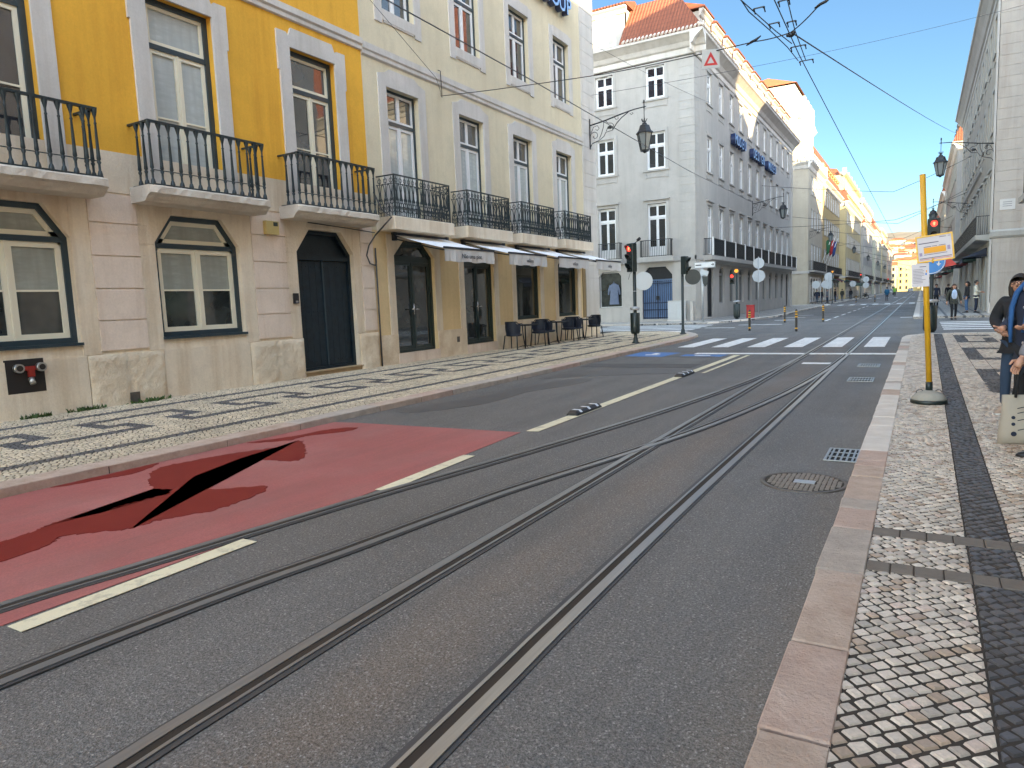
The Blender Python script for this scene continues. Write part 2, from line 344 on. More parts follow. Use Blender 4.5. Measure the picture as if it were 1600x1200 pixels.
def lay(cob,bounds,p,ang,region,colf,zf,cell,j,bev,lenv=(.8,1.35),skew=0,wob=.0):
    """rows of stones at an angle; stones are cut where the colour changes"""
    x0,x1,y0,y1=bounds; ca,sa=cos(ang),sin(ang); R0=math.hypot(x1-x0,y1-y0); cx,cy=(x0+x1)/2,(y0+y1)/2; R0*=1.15; nr=int(R0/p)+4
    for r in range(-nr//2,nr//2+1):
        s=-R0/2+(random.uniform(0,p) if skew else 0); v=r*p
        while s<R0/2:
            L=p*random.uniform(*lenv); q=[]
            mx=cx+(s+L/2)*ca-v*sa; my=cy+(s+L/2)*sa+v*ca
            if mx<x0-p or mx>x1+p or my<y0-p or my>y1+p: s+=L; continue
            wv=wob*sin(s*1.9+r*.045)*p
            for (ds,dv) in ((0,-.5),(L,-.5),(L,.5),(0,.5)):
                a=s+ds+dv*skew*p+random.uniform(-1,1)*p*.07; w=v+dv*p+wv+random.uniform(-1,1)*p*.07
                q.append((cx+a*ca-w*sa,cy+a*sa+w*ca))
            s+=L
            if not region(mx,my): continue
            xs=[a[0] for a in q]; ys=[a[1] for a in q]
            bx=sorted(c for c in cell[0](my) if min(xs)+.004<c<max(xs)-.004); by=[c for c in cell[1](mx) if min(ys)+.004<c<max(ys)-.004]
            pcs=[q]
            for ax,vals in ((0,bx),(1,by)):
                for c in vals:
                    nx=[]
                    for pc in pcs:
                        for k in (1,-1):
                            w=clip(pc,ax,c,k)
                            if len(w)>2: nx.append(w)
                    pcs=nx
            for pc in pcs:
                gx=sum(a[0] for a in pc)/len(pc); gy=sum(a[1] for a in pc)/len(pc); c=colf(gx,gy)
                if c is None: continue
                cob.stone(pc,zf(gx),c,j,random.uniform(.000,.004),bev)
def lightcol(a=.0):
    k=random.uniform(.92,1.42); u=random.random()
    if u<.12: return (.44*k,.33*k,.24*k)
    if u<.20: return (.56*k,.44*k,.36*k)
    if u<.30: return (.50*k,.43*k,.355*k)
    return (min(.88,.63*k),.535*k,.435*k)
def leftlight():
    k=random.uniform(.92,1.38); return (.55*k,.455*k,.32*k) if random.random()<.85 else (.40*k,.33*k,.25*k)
def darkcol():
    k=random.uniform(.65,1.4); return (.095*k,.090*k,.092*k)
P_,A_=2.18,9.50
def keyxs(y): return [-7.358,-11.69,-10.95,-10.75,-10.22,-10.02,-9.62,-9.42,-9.13,-8.93,-8.10,-7.92]
def keyys(x):
    if x<-10.25 or x>-8.9: return []
    k0=[0,.2,.46,.97,1.17,1.35,1.55]; o=[]
    for n_ in range(-7,10): o+=[A_+n_*P_+d for d in k0]
    return o
def keydark(x,y):
    if -10.95<x<-10.75 or -8.10<x<-7.92: return y<27 
    if y>27 or x<-10.22 or x>-8.93: return False
    f=(y-A_)%P_
    top=-10.22<x<-10.02; mid=-9.62<x<-9.42; bot=x>-9.13
    if top and (f<1.55): return True
    if mid and (f<.46 or .97<f<1.55): return True
    if bot and not (.46-.2<f<.97-.2+.001 and False) and (f>.97 or f<.46-.0 and f+P_<.97+1.55): return True
    if -10.05<x<-9.42 and (f<.2 or 1.35<f<1.55): return True
    if -9.62<x<-8.93 and (.97<f<1.17 or (.26<f<.46)): return True
    return False
cb=Cob()
def regL(x,y): return -11.72<x<-7.32 and y<26.6 or (x<-7.36 and y>=26.6 and inpoly(x,y,PL) and x>-16)
lay(cb,(-11.7,-7.35,-2.5,29.4),.062,R(52),regL,lambda x,y:None if (x>-7.358 or (x<-11.69 and y<27.2)) else (darkcol() if keydark(x,y) else leftlight()),zl,(keyxs,keyys),.0042,.005,(.75,1.25),0,.5)
cb.build('left_pavement_cobbles',M_COB2)
# right: big diamond set stones, one dark band, two rows of brown pavers
def bandL(y): return .25+.006*(y-3)
def keyR(y): return [bandL(y),bandL(y)+.215]
def yR(x): return [3.90-.10*(x+.25)*0+.02, 4.07, 4.52,4.68]
def colR(x,y):
    if 3.92<y<4.07 or 4.52<y<4.68 or x<-.222 or x>3.04: return None
    if bandL(y)<x<bandL(y)+.215: return darkcol()
    if y>8 and x>.86:
        f=(y-11.3)%5.0
        if x<1.12+ (0.0) and f<3.2: return darkcol()
        if x<1.75 and (f<.5 or 2.7<f<3.2): return darkcol()
        if 1.5<x<1.75 and .5<f<1.9: return darkcol()
    return lightcol()
cb=Cob()
lay(cb,(-.22,3.05,-2.5,12.5),.060,R(43),lambda x,y:-.27<x<3.1 and -2.5<y<12.54,colR,lambda x:.100,(lambda y:keyR(y)+[-.222,3.04],lambda x:[3.92,4.07,4.52,4.68,12.5]),.0060,.005,(.86,1.30),0,.8)
lay(cb,(-.22,3.05,12.5,25.4),.072,R(43),lambda x,y:inpoly(x,y,PR) and y>12.46 or (-.26<x<-.1 and 12.46<y<23.6),colR,lambda x:.100,(lambda y:keyR(y)+[.86,1.12,1.5,1.75,-.222,3.04],lambda x:[12.5]),.005,.006,(.85,1.3),0,.8)
cb.build('right_pavement_cobbles',M_COB)
b=MB(); mbr=stone('brown_paver',(.14,.115,.09),(.20,.165,.13),.3,8,.3,.6)
for y0 in (3.925,4.525):
    x=-.215
    while x<3.0:
        L=random.uniform(.105,.15)
        if x>.42: b.bbox(x,x+L-.006,y0,y0+.066,.05,.101+random.uniform(0,.003)); b.bbox(x,x+L-.006,y0+.074,y0+.142,.05,.101+random.uniform(0,.003))
        else: b.bbox(x,x+L-.006,y0,y0+.142,.05,.101+random.uniform(0,.003))
        x+=L
tag(b.build('brown_paver_rows',mbr),kind='structure')
# ---- kerbs: separate cut stones
def path_pts(P):
    L=[0]
    for a,c in zip(P,P[1:]): L.append(L[-1]+math.dist(a,c))
    def at(s):
        s=min(max(s,0),L[-1]-1e-6)
        for i in range(len(L)-1):
            if s<=L[i+1]: break
        t=(s-L[i])/(L[i+1]-L[i]); d=Vector((P[i+1][0]-P[i][0],P[i+1][1]-P[i][1])).normalized()
        return Vector((P[i][0]+(P[i+1][0]-P[i][0])*t,P[i][1]+(P[i+1][1]-P[i][1])*t)),d
    return at,L[-1]
def kerb(name,P,w,h,m,lens=(.7,1.1),cuts=None,side=1):
    at,T=path_pts(P); b=MB(); s=0;k=0
    while s<T-.02:
        L=(cuts[k]-s) if cuts and k<len(cuts) else random.uniform(*lens); k+=1
        e=min(T,s+L); p,d=at(s+.006); q,d2=at(e-.007); nn=Vector((-d.y,d.x))*side; n2=Vector((-d2.y,d2.x))*side
        hh=h+random.uniform(-.004,.006); c=.007; j=[random.uniform(-.006,.006) for _ in range(4)]
        V=[]
        for z,ins in ((-.04,0),(hh-c,0),(hh,c)):
            dd=d*ins
            V+=[(*(p+dd+nn*(j[0]+ins)),z),(*(q-dd+n2*(j[1]+ins)),z),(*(q-dd+n2*(w-ins*.6)),z),(*(p+dd+nn*(w-ins*.6)),z)]
        f0,f1=at(s)[0],at(e)[0]; b.cur=3; b.add([(*(f0+nn*.006),-.04),(*(f1+n2*.006),-.04),(*(f1+n2*(w-.01)),-.04),(*(f0+nn*(w-.01)),-.04),(*(f0+nn*.006),h-.016),(*(f1+n2*.006),h-.016),(*(f1+n2*(w-.01)),h-.016),(*(f0+nn*(w-.01)),h-.016)],[(4,5,6,7),(0,1,5,4),(2,3,7,6)]); b.cur=(4 if name[0]=='r' and p.y>6.5 and random.random()<.8 else random.choice((0,0,1,2))) if name[:5] in ('left_','right') else 0
        b.add(V,[(8,9,10,11)]+[(o+i,o+(i+1)%4,o+4+(i+1)%4,o+4+i) for o in (0,4) for i in range(4)]); s=e
    o=b.build(name,[m,M_KERBA,M_KERBB,M_JOINT,M_KERB2]); tag(o,kind='structure'); return o
kerb('left_kerb',[(-7.06,-12),(-7.06,24.5),(-7.32,26.7),(-8.15,28.65),(-9.65,29.6),(-10.9,29.75),(-30,29.9)],.31,.088,M_KERB,(.9,1.6))
kerb('right_kerb',[(-.44,-12),(-.44,23.6),(-.35,24.7),(.1,25.4),(.6,25.75),(30,25.95)],.225,.104,M_KERB,(.38,.75),[12+v for v in (-2,0,1.1,2.28,2.95,3.82,4.57,5.01,5.26,5.93,6.30,6.52,6.93)],-1)
# white-house pavement and further blocks
PW=[(-30,38.6),(-12.5,38.5),(-10.5,38.7),(-9.6,39.9),(-8.5,43.5),(-7.9,48.5),(-8.3,60),(-8.5,73.7),(-8.4,83),(-9.2,85.5),(-11.2,86.2),(-30,86.3),(-30,38.6)]
def block_pave(name,P,z=.1):
    b=MB(); b.prism(P,-.04,z); tag(b.build(name,M_FPAVE),kind='structure')
block_pave('far_pavement',PW[:-1]); kerb('far_kerb',PW[:-1],.3,.106,M_KERB2,(1.,1.6),None,1)
def rect_pave(x0,x1,y0,y1,face):
    P=[(x0,y0),(x1,y0),(x1,y1),(x0,y1)]; block_pave('far_pavement',P)
    xs=x1 if face>0 else x0
    kerb('far_kerb',[(xs,y0),(xs,y1)],.28,.106,M_KERB2,(1.2,2),None,face)
for y0,y1 in ((93.8,131),(139,178),(186,222),(230,270),(278,318),(326,372)): rect_pave(-30,-9.0,y0,y1,1)
for y0,y1 in ((40.4,80),(88,128),(136,176),(184,222),(230,270),(278,318),(326,372)): rect_pave(-.3,30,y0,y1,-1)
# ---- painted markings
sheet('red_lane',[(-7.05,-12),(-7.05,7.0),(-6.67,7.06),(-4.13,7.16),(-4.0,4.33),(-4.06,1.5),(-4.1,-12)],.004,M_RED)
pud=smoothpoly([(-5.45,1.2),(-5.62,2.25),(-5.68,2.53),(-5.75,2.70),(-5.68,2.96),(-5.71,3.24),(-5.73,3.66),(-6.16,3.72),(-6.74,4.16),(-6.74,4.56),(-6.58,5.09),(-6.38,5.46),(-6.46,5.83),(-5.98,5.48),(-5.60,5.02),(-5.98,4.90),(-6.29,4.86),(-5.98,4.48),(-6.02,4.08),(-5.5,3.86),(-5.01,4.11),(-4.83,3.51),(-5.01,3.07),(-5.04,2.84),(-5.32,2.53),(-5.20,2.30),(-5.1,1.2)],14,.022)
sheet('wet_patch',pud,.008,M_PUD)
sheet('wet_patch',smoothpoly([(-7.01,3.3),(-7.0,3.93),(-7.0,4.35),(-6.8,4.0),(-6.86,3.70)],9,.014),.008,M_PUD)
sheet('wet_patch',smoothpoly([(-7.0,5.5),(-6.79,5.92),(-6.65,6.56),(-6.38,6.75),(-6.34,6.47),(-6.60,6.1),(-6.62,5.77)],9,.014),.008,M_PUD)
for P in ([(-6.9,8.2),(-6.5,9.5),(-6.3,11.5),(-5.8,12.8),(-5.5,12.0),(-5.9,10.5),(-5.9,9.2),(-6.4,8.1)],[(-6.6,12.6),(-5.2,13.5),(-4.3,13.9),(-4.25,14.6),(-5.5,14.7),(-6.6,13.8)],[(-6.9,17.6),(-6,18.2),(-5,17.4),(-4.5,17.9),(-5.2,18.6),(-6.2,18.9)]):
    sheet('damp_patch',smoothpoly(P,6,.03),.004,M_DAMP)
def line(name,x0,x1,y0,y1,m=M_WHITE,dx=0): sheet(name,[(x0,y0),(x1,y0),(x1+dx,y1),(x0+dx,y1)],.0085,m)
line('lane_line',-4.01,-3.87,1.6,3.05,M_YEL); line('lane_line',-4.02,-3.88,4.42,5.85,M_YEL,-.05); line('lane_line',-4.1,-3.94,7.25,18.3,M_YEL,-.02); line('lane_line',-3.80,-3.72,14.0,18.3,M_YEL)
line('stop_line',-5.25,-.45,18.62,19.0); line('tram_stop_line',-2.2,-1.62,16.1,16.42)
for i,x in enumerate((-6.45,-5.42,-4.38,-3.36,-2.34,-1.3)): line('zebra_bar',x,x+.5,21.1,25.4)
for i in range(5): line('zebra_bar',-14.6-.2*i,-9.1-.1*i,30.8+1.55*i,31.35+1.55*i)
for i in range(5): line('zebra_bar',.75,9,29.6+1.45*i,30.15+1.45*i)
for x in (-7.6,-6.5,-5.4,-4.3,-3.2,-2.1,-1.0): line('zebra_bar',x,x+.5,80.4,83.6)
for x in (-7.8,-6.5,-5.2,-3.9,-2.6,-1.3): line('zebra_bar',x,x+.55,133,136.5)
line('stop_line',-.9,-.35,42.2,42.7); line('stop_line',-4.2,-.5,78,78.5)
for y in (39.8,44.2,48.6,53,57.5,62,67,72): line('lane_line',-4.34,-4.22,y,y+2.4)
for y in (42,46,50): line('lane_line',-7.2,-6.1,y,y+.35)
line('bay_line',-8,-5.9,36.5,36.8); line('bay_line',-9,-7.6,33.8,34.05)
sheet('blue_bay',[(-6.95,17.9),(-5.85,17.75),(-5.75,19.1),(-6.95,19.35)],.0045,M_BLUE); sheet('blue_bay',[(-5.45,18.0),(-4.35,17.9),(-4.3,18.5),(-5.45,18.5)],.0045,M_BLUE)
line('bay_symbol',-6.5,-6.1,18.25,18.4); line('bay_symbol',-6.4,-6.25,18.5,18.9); line('bay_symbol',-5.1,-4.7,18.15,18.28)
t=NT('asphalt_patch'); v=t.n('ShaderNodeTexVoronoi',i_Scale=140.); t.l(t.coord(),v.inputs['Vector']); c_=t.mix(t.ramp(t.noise(1.2,5,.6),.35,.7),(.105,.10,.098),(.145,.138,.13)); t.col(t.mix(t.ramp(v.outputs['Color'],.2,.8),t.mix(.45,c_,(0,0,0)),c_)); t.rough(.7); t.bump(v.outputs['Distance'],.5,.005); M_PATCH=t.m
def repair(P):
    sheet('asphalt_repair',P,.0035,M_PATCH)
    b=MB(); Q=P+[P[0]]
    for a,c in zip(Q,Q[1:]): strip0(b,a,c)
    tag(b.build('tar_joint',M_TAR),kind='structure')
def strip0(b,a,c):
    a=Vector(a);c=Vector(c);n=max(2,int((c-a).length/.12)); d=(c-a).normalized(); nn=Vector((-d.y,d.x)); vs=[]
    for k in range(n+1): p=a.lerp(c,k/n)+nn*random.uniform(-.004,.004); w=random.uniform(.006,.012); vs+=[(*(p+nn*w),.0048),(*(p-nn*w),.0048)]
    b.add(vs,[(2*k,2*k+2,2*k+3,2*k+1) for k in range(n)])
repair([(-6.9,14.9),(-4.3,15.05),(-4.3,15.9),(-6.9,15.75)])
# ---- tram rails
def strip(b,P,o0,o1,z0,z1):
    n=len(P); vs=[]
    for i,p in enumerate(P):
        a=Vector(P[max(0,i-1)]); c=Vector(P[min(n-1,i+1)]); d=(c-a).normalized(); nn=Vector((-d.y,d.x)); p=Vector(p)
        for o_ in (o0,o1):
            q=p+nn*o_
            for z in (z0,z1): vs.append((q.x,q.y,z))
    fs=[]
    for i in range(n-1):
        a=4*i; fs+=[(a+1,a+3,a+7,a+5),(a,a+1,a+5,a+4),(a+2,a+6,a+7,a+3)]
    b.add(vs,fs)
def refine(P,n=8):
    o=[]
    for i in range(len(P)-1):
        p0=P[max(0,i-1)];p1=P[i];p2=P[i+1];p3=P[min(len(P)-1,i+2)]
        for k in range(n):
            t=k/n; o.append(tuple(.5*((2*p1[a])+(-p0[a]+p2[a])*t+(2*p0[a]-5*p1[a]+4*p2[a]-p3[a])*t*t+(-p0[a]+3*p1[a]-3*p2[a]+p3[a])*t**3) for a in (0,1)))
    return o+[P[-1]]
def rail(P,head,z,label,w=1.):
    """head=+1: running head lies on the left of the groove"""
    b=MB(); h=head
    b.mi(2); strip(b,P,h*-.072 if h>0 else -.10*1,h*.10 if h>0 else .072,-.01,z-.007)
    b.mi(1); strip(b,P,-.024,.024,-.01,z-.005)
    b.mi(0)
    if h>0: strip(b,P,.022,.080,-.01,z); strip(b,P,-.040,-.022,-.01,z-.001)
    else: strip(b,P,-.080,-.022,-.01,z); strip(b,P,.022,.040,-.01,z-.001)
    o=b.build('tram_rail',[M_RAIL,M_GROOVE,M_TAR]); tag(o,label,'rail','tram rails set in the roadway')
rail(refine([(-1.30,-8),(-1.42,0),(-1.47,1.68),(-1.485,2.3),(-1.50,3.0),(-1.52,5.0),(-1.52,9),(-1.53,14),(-1.54,20),(-1.54,30),(-1.55,45),(-1.6,80),(-1.62,150),(-1.65,370)]),-1,.012,'steel grooved tram rail nearest the right-hand kerb, running straight up the street')
rail(refine([(-2.22,-8),(-2.32,0),(-2.37,1.6),(-2.40,3.0),(-2.40,6),(-2.40,12),(-2.41,18),(-2.42,28),(-2.44,41),(-2.48,80),(-2.5,150),(-2.53,370)]),1,.0135,'steel tram rail second from the right kerb, running straight up the street parallel to it')
rail(refine([(-4.75,-8),(-4.42,0),(-4.30,1.69),(-4.18,2.41),(-4.06,3.17),(-3.88,4.25),(-3.50,6.15),(-3.10,8.43),(-2.83,10.49),(-2.62,12.6),(-2.50,14.5),(-2.42,17.2)]),1,.015,'curving tram rail crossing the red lane and joining the straight track')
rail(refine([(-3.85,-8),(-3.52,0),(-3.44,1.31),(-3.38,2.0),(-3.30,2.6),(-3.19,3.2),(-3.07,4.04),(-2.93,4.9),(-2.58,6.36),(-2.20,8.15),(-1.90,10.40),(-1.71,12.61),(-1.58,15.3),(-1.54,17.6)]),-1,.0165,'curving tram rail crossing the straight rail, third from the right kerb')
# ---- covers, gratings, separators
def cover():
    t=empty('manhole_cover',(-.79,5.98,0),0,'round cast iron manhole cover with cobbled infill beside the right kerb','manhole cover')
    b=MB(); b.lathe([(.335,-.01),(.335,.008),(.30,.008),(.30,.004)],n=48,cap=False); b.build('rim',M_IRON,t)
    b=MB(); b.lathe([(.302,0),(.302,.005)],n=48); b.build('bed',M_JOINT,t)
    b=MB(); a=-.29
    while a<.29:
        c=-.29
        while c<.29:
            if a*a+c*c<.28**2 and not(abs(a)<.085 and abs(c)<.055): b.bbox(a-.016+random.uniform(-.003,.003),a+.016,c-.010,c+.012,.0,.009+random.uniform(0,.003),.003)
            c+=.027
        a+=.037
    b.build('stone_infill',stone('infill_stone',(.17,.145,.12),(.25,.21,.17),.2,20,.3,.6),t)
    b=MB(); b.box(-.075,.085,-.045,.045,.0,.011); b.build('plate',simple('worn_plate',(.42,.44,.46),.4,.5),t)
cover()
def grate(x0,x1,y0,y1,nx,ny,label):
    t=empty('drain_grating',((x0+x1)/2,(y0+y1)/2,0),0,label,'drain grating'); w,h=(x1-x0)/2,(y1-y0)/2
    b=MB(); b.box(-w,w,-h,h,-.01,.004); b.build('pit',simple('pit',(.008,.008,.008),.9),t)
    b=MB(); b.ring([(-w,-h),(w,-h),(w,h),(-w,h)],[(-w+.022,-h+.022),(w-.022,-h+.022),(w-.022,h-.022),(-w+.022,h-.022)],0,1)
    b.v=[(p[0],p[2],.012-p[1]*.016) for p in b.v]
    for i in range(1,nx): x=-w+2*w*i/nx; b.box(x-.008,x+.008,-h+.02,h-.02,.004,.0115)
    for i in range(1,ny): y=-h+2*h*i/ny; b.box(-w+.02,w-.02,y-.008,y+.008,.004,.0112)
    b.build('bars',simple('worn_grating',(.33,.34,.35),.38,.7,.25,14),t)
grate(-.74,-.455,6.83,7.40,6,3,'rusty cast iron drain grating against the right kerb, just past the manhole cover')
grate(-1.06,-.66,13.05,13.65,9,2,'drain grating right of the tram rail, nearer of the two before the stop line')
grate(-1.08,-.68,15.6,16.2,9,2,'drain grating right of the tram rail, farther one close to the stop line')
def separator(x,y,rz,label):
    t=empty('lane_separator',(x,y,.008),rz,label,'lane separator','rubber lane separators on the cream line')
    b=MB(); prof=[(-.09,0),(-.085,.03),(-.05,.062),(.05,.062),(.085,.03),(.09,0)]
    L=[(-.42,.5),(-.37,1),(.37,1),(.42,.5)]; vs=[];n=len(prof)
    for yy,k in L: vs+=[(px*(.85+.15*k),yy,pz*k) for px,pz in prof]
    b.add(vs,[(i*n+k,i*n+k+1,(i+1)*n+k+1,(i+1)*n+k) for i in range(3) for k in range(n-1)]+[tuple(range(n)),tuple(range(4*n-1,3*n-1,-1))]); b.build('body',M_BLACK,t)
    for yy in (-.28,0,.28):
        s_=MB(); s_.add([(px*1.01,yy+d,pz+.002) for d in (-.035,.035) for px,pz in prof[1:5]],[(k,k+1,4+k+1,4+k) for k in range(3)]); s_.build('reflector',simple('reflective_white',(.75,.77,.8),.3),t)
separator(-4.05,8.85,0,'black and white rubber lane separator on the cream line, nearer one'); separator(-4.02,13.6,0,'black rubber lane separator on the cream line, farther one near the stop line')
# ================================================================ FACADE TOOLKIT
ZERO=Vector((0,0,0))
class Face:
    """local frame of a facade: u along the wall, z up, d out of the wall"""
    def __init__(s,kind,pos): s.kind=kind; s.pos=pos
    def P(s,u,z,d=0):
        k,c=s.kind,s.pos
        return {'E':(c+d,u,z),'W':(c-d,u,z),'S':(u,c-d,z),'N':(u,c+d,z)}[k]
    def rz(s): return {'E':PI/2,'W':-PI/2,'S':0,'N':PI}[s.kind]
    def box(s,b,u0,u1,z0,z1,d0,d1):
        p=s.P(u0,z0,d0); q=s.P(u1,z1,d1); b.box(min(p[0],q[0]),max(p[0],q[0]),min(p[1],q[1]),max(p[1],q[1]),z0,z1)
    def prism(s,b,poly,d0,d1):
        n=len(poly); b.add([s.P(u,z,d0) for u,z in poly]+[s.P(u,z,d1) for u,z in poly],[tuple(range(n-1,-1,-1)),tuple(range(n,2*n))]+[(i,(i+1)%n,n+(i+1)%n,n+i) for i in range(n)])
    def extr(s,b,prof,u0,u1):
        """profile of (d,z) swept along u"""
        n=len(prof); b.add([s.P(u0,z,d) for d,z in prof]+[s.P(u1,z,d) for d,z in prof],[tuple(range(n-1,-1,-1)),tuple(range(n,2*n))]+[(i,(i+1)%n,n+(i+1)%n,n+i) for i in range(n)])
def octo(u0,u1,z0,z1,cu,cz):
    return [(u0,z0),(u1,z0),(u1,z1-cz),(u1-cu,z1),(u0+cu,z1),(u0,z1-cz)] if cu else [(u0,z0),(u1,z0),(u1,z1),(u0,z1)]
def arcpoly(u0,u1,z0,z1,rise,n=6):
    """flat arched head"""
    if not rise: return [(u0,z0),(u1,z0),(u1,z1),(u0,z1)]
    P=[(u0,z0),(u1,z0)]
    for i in range(n+1):
        t=i/n; u=u1+(u0-u1)*t; P.append((u,z1-rise+rise*sin(PI*t)**.8))
    return P
def wall(b,F,u0,u1,z0,z1,holes,matf=None,depth=.28,zb=(),ub=(),rev=None):
    """wall sheet with holes (u0,u1,z0,z1,cu,cz) and reveals"""
    us=sorted(set([u0,u1]+[h[0] for h in holes]+[h[1] for h in holes]+list(ub))); zs=sorted(set([z0,z1]+[h[2] for h in holes]+[h[3] for h in holes]+list(zb)))
    us=[u for u in us if u0-1e-6<=u<=u1+1e-6]; zs=[z for z in zs if z0-1e-6<=z<=z1+1e-6]
    for i in range(len(us)-1):
        for j in range(len(zs)-1):
            cu=(us[i]+us[i+1])/2; cz=(zs[j]+zs[j+1])/2
            if any(h[0]<cu<h[1] and h[2]<cz<h[3] for h in holes): continue
            if matf: b.cur=matf(cu,cz)
            b.add([F.P(us[i],zs[j]),F.P(us[i+1],zs[j]),F.P(us[i+1],zs[j+1]),F.P(us[i],zs[j+1])],[(0,1,2,3)])
    for h in holes:
        c=h[4] if len(h)>4 else 0; k=h[5] if len(h)>5 else 0
        if matf: b.cur=matf((h[0]+h[1])/2,h[3]+.02)
        if c:
            b.add([F.P(h[0],h[3]-k),F.P(h[0]+c,h[3]),F.P(h[0],h[3])],[(0,1,2)]); b.add([F.P(h[1],h[3]-k),F.P(h[1]-c,h[3]),F.P(h[1],h[3])],[(0,1,2)])
        P=octo(h[0],h[1],h[2],h[3],c,k); n=len(P)
        if rev is not None: b.cur=rev
        b.add([F.P(u,z) for u,z in P]+[F.P(u,z,-depth) for u,z in P],[(i,(i+1)%n,n+(i+1)%n,n+i) for i in range(n)])
def inset(P,d):
    """inset a convex polygon"""
    n=len(P); ar=sum(P[i][0]*P[(i+1)%n][1]-P[(i+1)%n][0]*P[i][1] for i in range(n)); sg=1 if ar>0 else -1; L=[]
    for i in range(n):
        a=Vector(P[i]);c=Vector(P[(i+1)%n]); e=(c-a).normalized(); nn=Vector((-e.y,e.x))*sg; L.append((a+nn*d,e))
    o=[]
    for i in range(n):
        p,e=L[i-1]; q,f=L[i]; den=e.x*f.y-e.y*f.x
        if abs(den)<1e-6: o.append(tuple(q)); continue
        t=((q.x-p.x)*f.y-(q.y-p.y)*f.x)/den; o.append(tuple(p+e*t))
    return o
GL={}
def winkit(key,w,h,mats,cas=.09,fr=.06,leaf=2,tr=None,bars=(),headc=0,headk=0,rise=0,split=False,curt=None,blind=None,solid=0,pane='glass_dark',door=False):
    """frame mesh + pane mesh of one window, origin at the middle of the sill on the wall plane; y<0 is outside"""
    if key in GL: return GL[key]
    hw=w/2; out=octo(-hw,hw,0,h,headc,headk) if headc else arcpoly(-hw,hw,0,h,rise)
    f=MB(); f.mi(0); inn=inset(out,cas); f.ring(out,inn,.02,.16)
    f.mi(1); y0,y1=.05,.10
    top=inn; z0=inn[0][1]; x0=inn[0][0]; x1=inn[1][0]; zt=max(p[1] for p in inn)
    p=MB(); 
    def addpane(P,m=0): p.mi(m); p.prism(P,.082,.09,'y')
    def leafframe(P,w_=fr):
        q=inset(P,w_); f.mi(1); f.ring(P,q,y0,y1); return q
    lower_top=tr if tr else zt
    if tr:
        f.mi(0); f.prism([(x0,tr-.045),(x1,tr-.045),(x1,tr+.045),(x0,tr+.045)],.028,.13,'y')
        # fanlight
        up=[q for q in inn if q[1]>tr+.05]; P=[(x0,tr+.045),(x1,tr+.045)]+([q for q in inn[2:]] if (headc or rise) else [(x1,zt),(x0,zt)])
        if split:
            for s_ in (-1,1):
                a,c=(x0,-.0) if s_<0 else (.0,x1); q=leafframe([(a,tr+.045),(c,tr+.045),(c,zt-(0 if not rise else rise*.3)),(a,zt-(0 if not rise else rise*.3))],fr*.8); addpane(q,1 if curt=='all' else 0)
        else:
            q=leafframe(P,fr*.9); addpane(q,1 if blind else 0)
        lower_top=tr-.045
    lw=(x1-x0)/leaf
    for i in range(leaf):
        a=x0+lw*i; c=a+lw
        P=[(a+.002,z0),(c-.002,z0),(c-.002,lower_top),(a+.002,lower_top)]
        q=leafframe(P); zz=[q[0][1]]+[z0+(lower_top-z0)*t for t in bars]+[q[2][1]]
        for t in bars: zc=z0+(lower_top-z0)*t; f.mi(1); f.prism([(q[0][0],zc-.015),(q[1][0],zc-.015),(q[1][0],zc+.015),(q[0][0],zc+.015)],y0+.008,y1-.005,'y')
        if solid: f.mi(1); zs=z0+(lower_top-z0)*solid; f.prism([(q[0][0],q[0][1]),(q[1][0],q[1][1]),(q[1][0],zs),(q[0][0],zs)],y0+.018,y1,'y'); zz[0]=zs
        for k in range(len(zz)-1):
            m=0
            if curt in ('all','low'): m=1
            if blind and k==len(zz)-2: m=1
            addpane([(q[0][0],zz[k]),(q[1][0],zz[k]),(q[1][0],zz[k+1]),(q[0][0],zz[k+1])],m)
    f.mi(1); 
    if leaf==2: f.prism([(-.018,z0),(.018,z0),(.018,lower_top),(-.018,lower_top)],.035,y0,'y')
    GL[key]=(f.mesh('window_frame',mats[:2]),p.mesh('pane',mats[2:]))
    return GL[key]
def place_win(kit,F,u,z,parent,dep=.14,name='window',label=None):
    o=obj(name,kit[0],parent,F.P(u,z,-dep),F.rz()); obj('pane',kit[1],o)
    if label: o['label']=label
    return o
# shared building materials
G_DARK=glass('glass_dark',(.016,.018,.022)); G_CURT=glass('glass_curtain',(.46,.50,.49),.12,.6,.04,1); G_BLIND=glass('glass_blind',(.34,.355,.31),.15,.5,.02,1); G_SHOP=glass('glass_shop',(.014,.018,.018),.03,.7,.03,0,(.06,.065,.06)); G_SKY=glass('glass_clear',(.02,.022,.026),.02,1.,.03)
M_TEAL=simple('dark_teal_paint',(.020,.040,.052),.4,0,.15,5,coat=.2); M_CREAMW=simple('cream_paint',(.80,.74,.57),.45,0,.06,4); M_WHITEW=simple('white_paint',(.80,.79,.77),.42,0,.05,4); M_SHOPG=simple('shop_green_paint',(.012,.028,.026),.35,0,.2,5,coat=.3)
M_PY=plaster('yellow_plaster',(.90,.47,.045),(.70,.60,.45),.6); M_PC=plaster('cream_plaster',(.76,.665,.47),(.78,.75,.70),.5); M_PO=plaster('ochre_plaster',(.82,.62,.34),(.75,.68,.6),.35)
M_PW=plaster('white_plaster',(.49,.455,.41),(.74,.72,.70),.5)
M_ST=plaster('lioz_stone',(.86,.735,.565),(.70,.60,.48),.8,1.3,.5,.7); M_STP=plaster('pink_lioz',(.86,.71,.58),(.72,.63,.53),.7,1.6,.4,.7); M_STG=plaster('grey_stone',(.68,.635,.58),(.7,.67,.62),.65,.8,.3,.75)
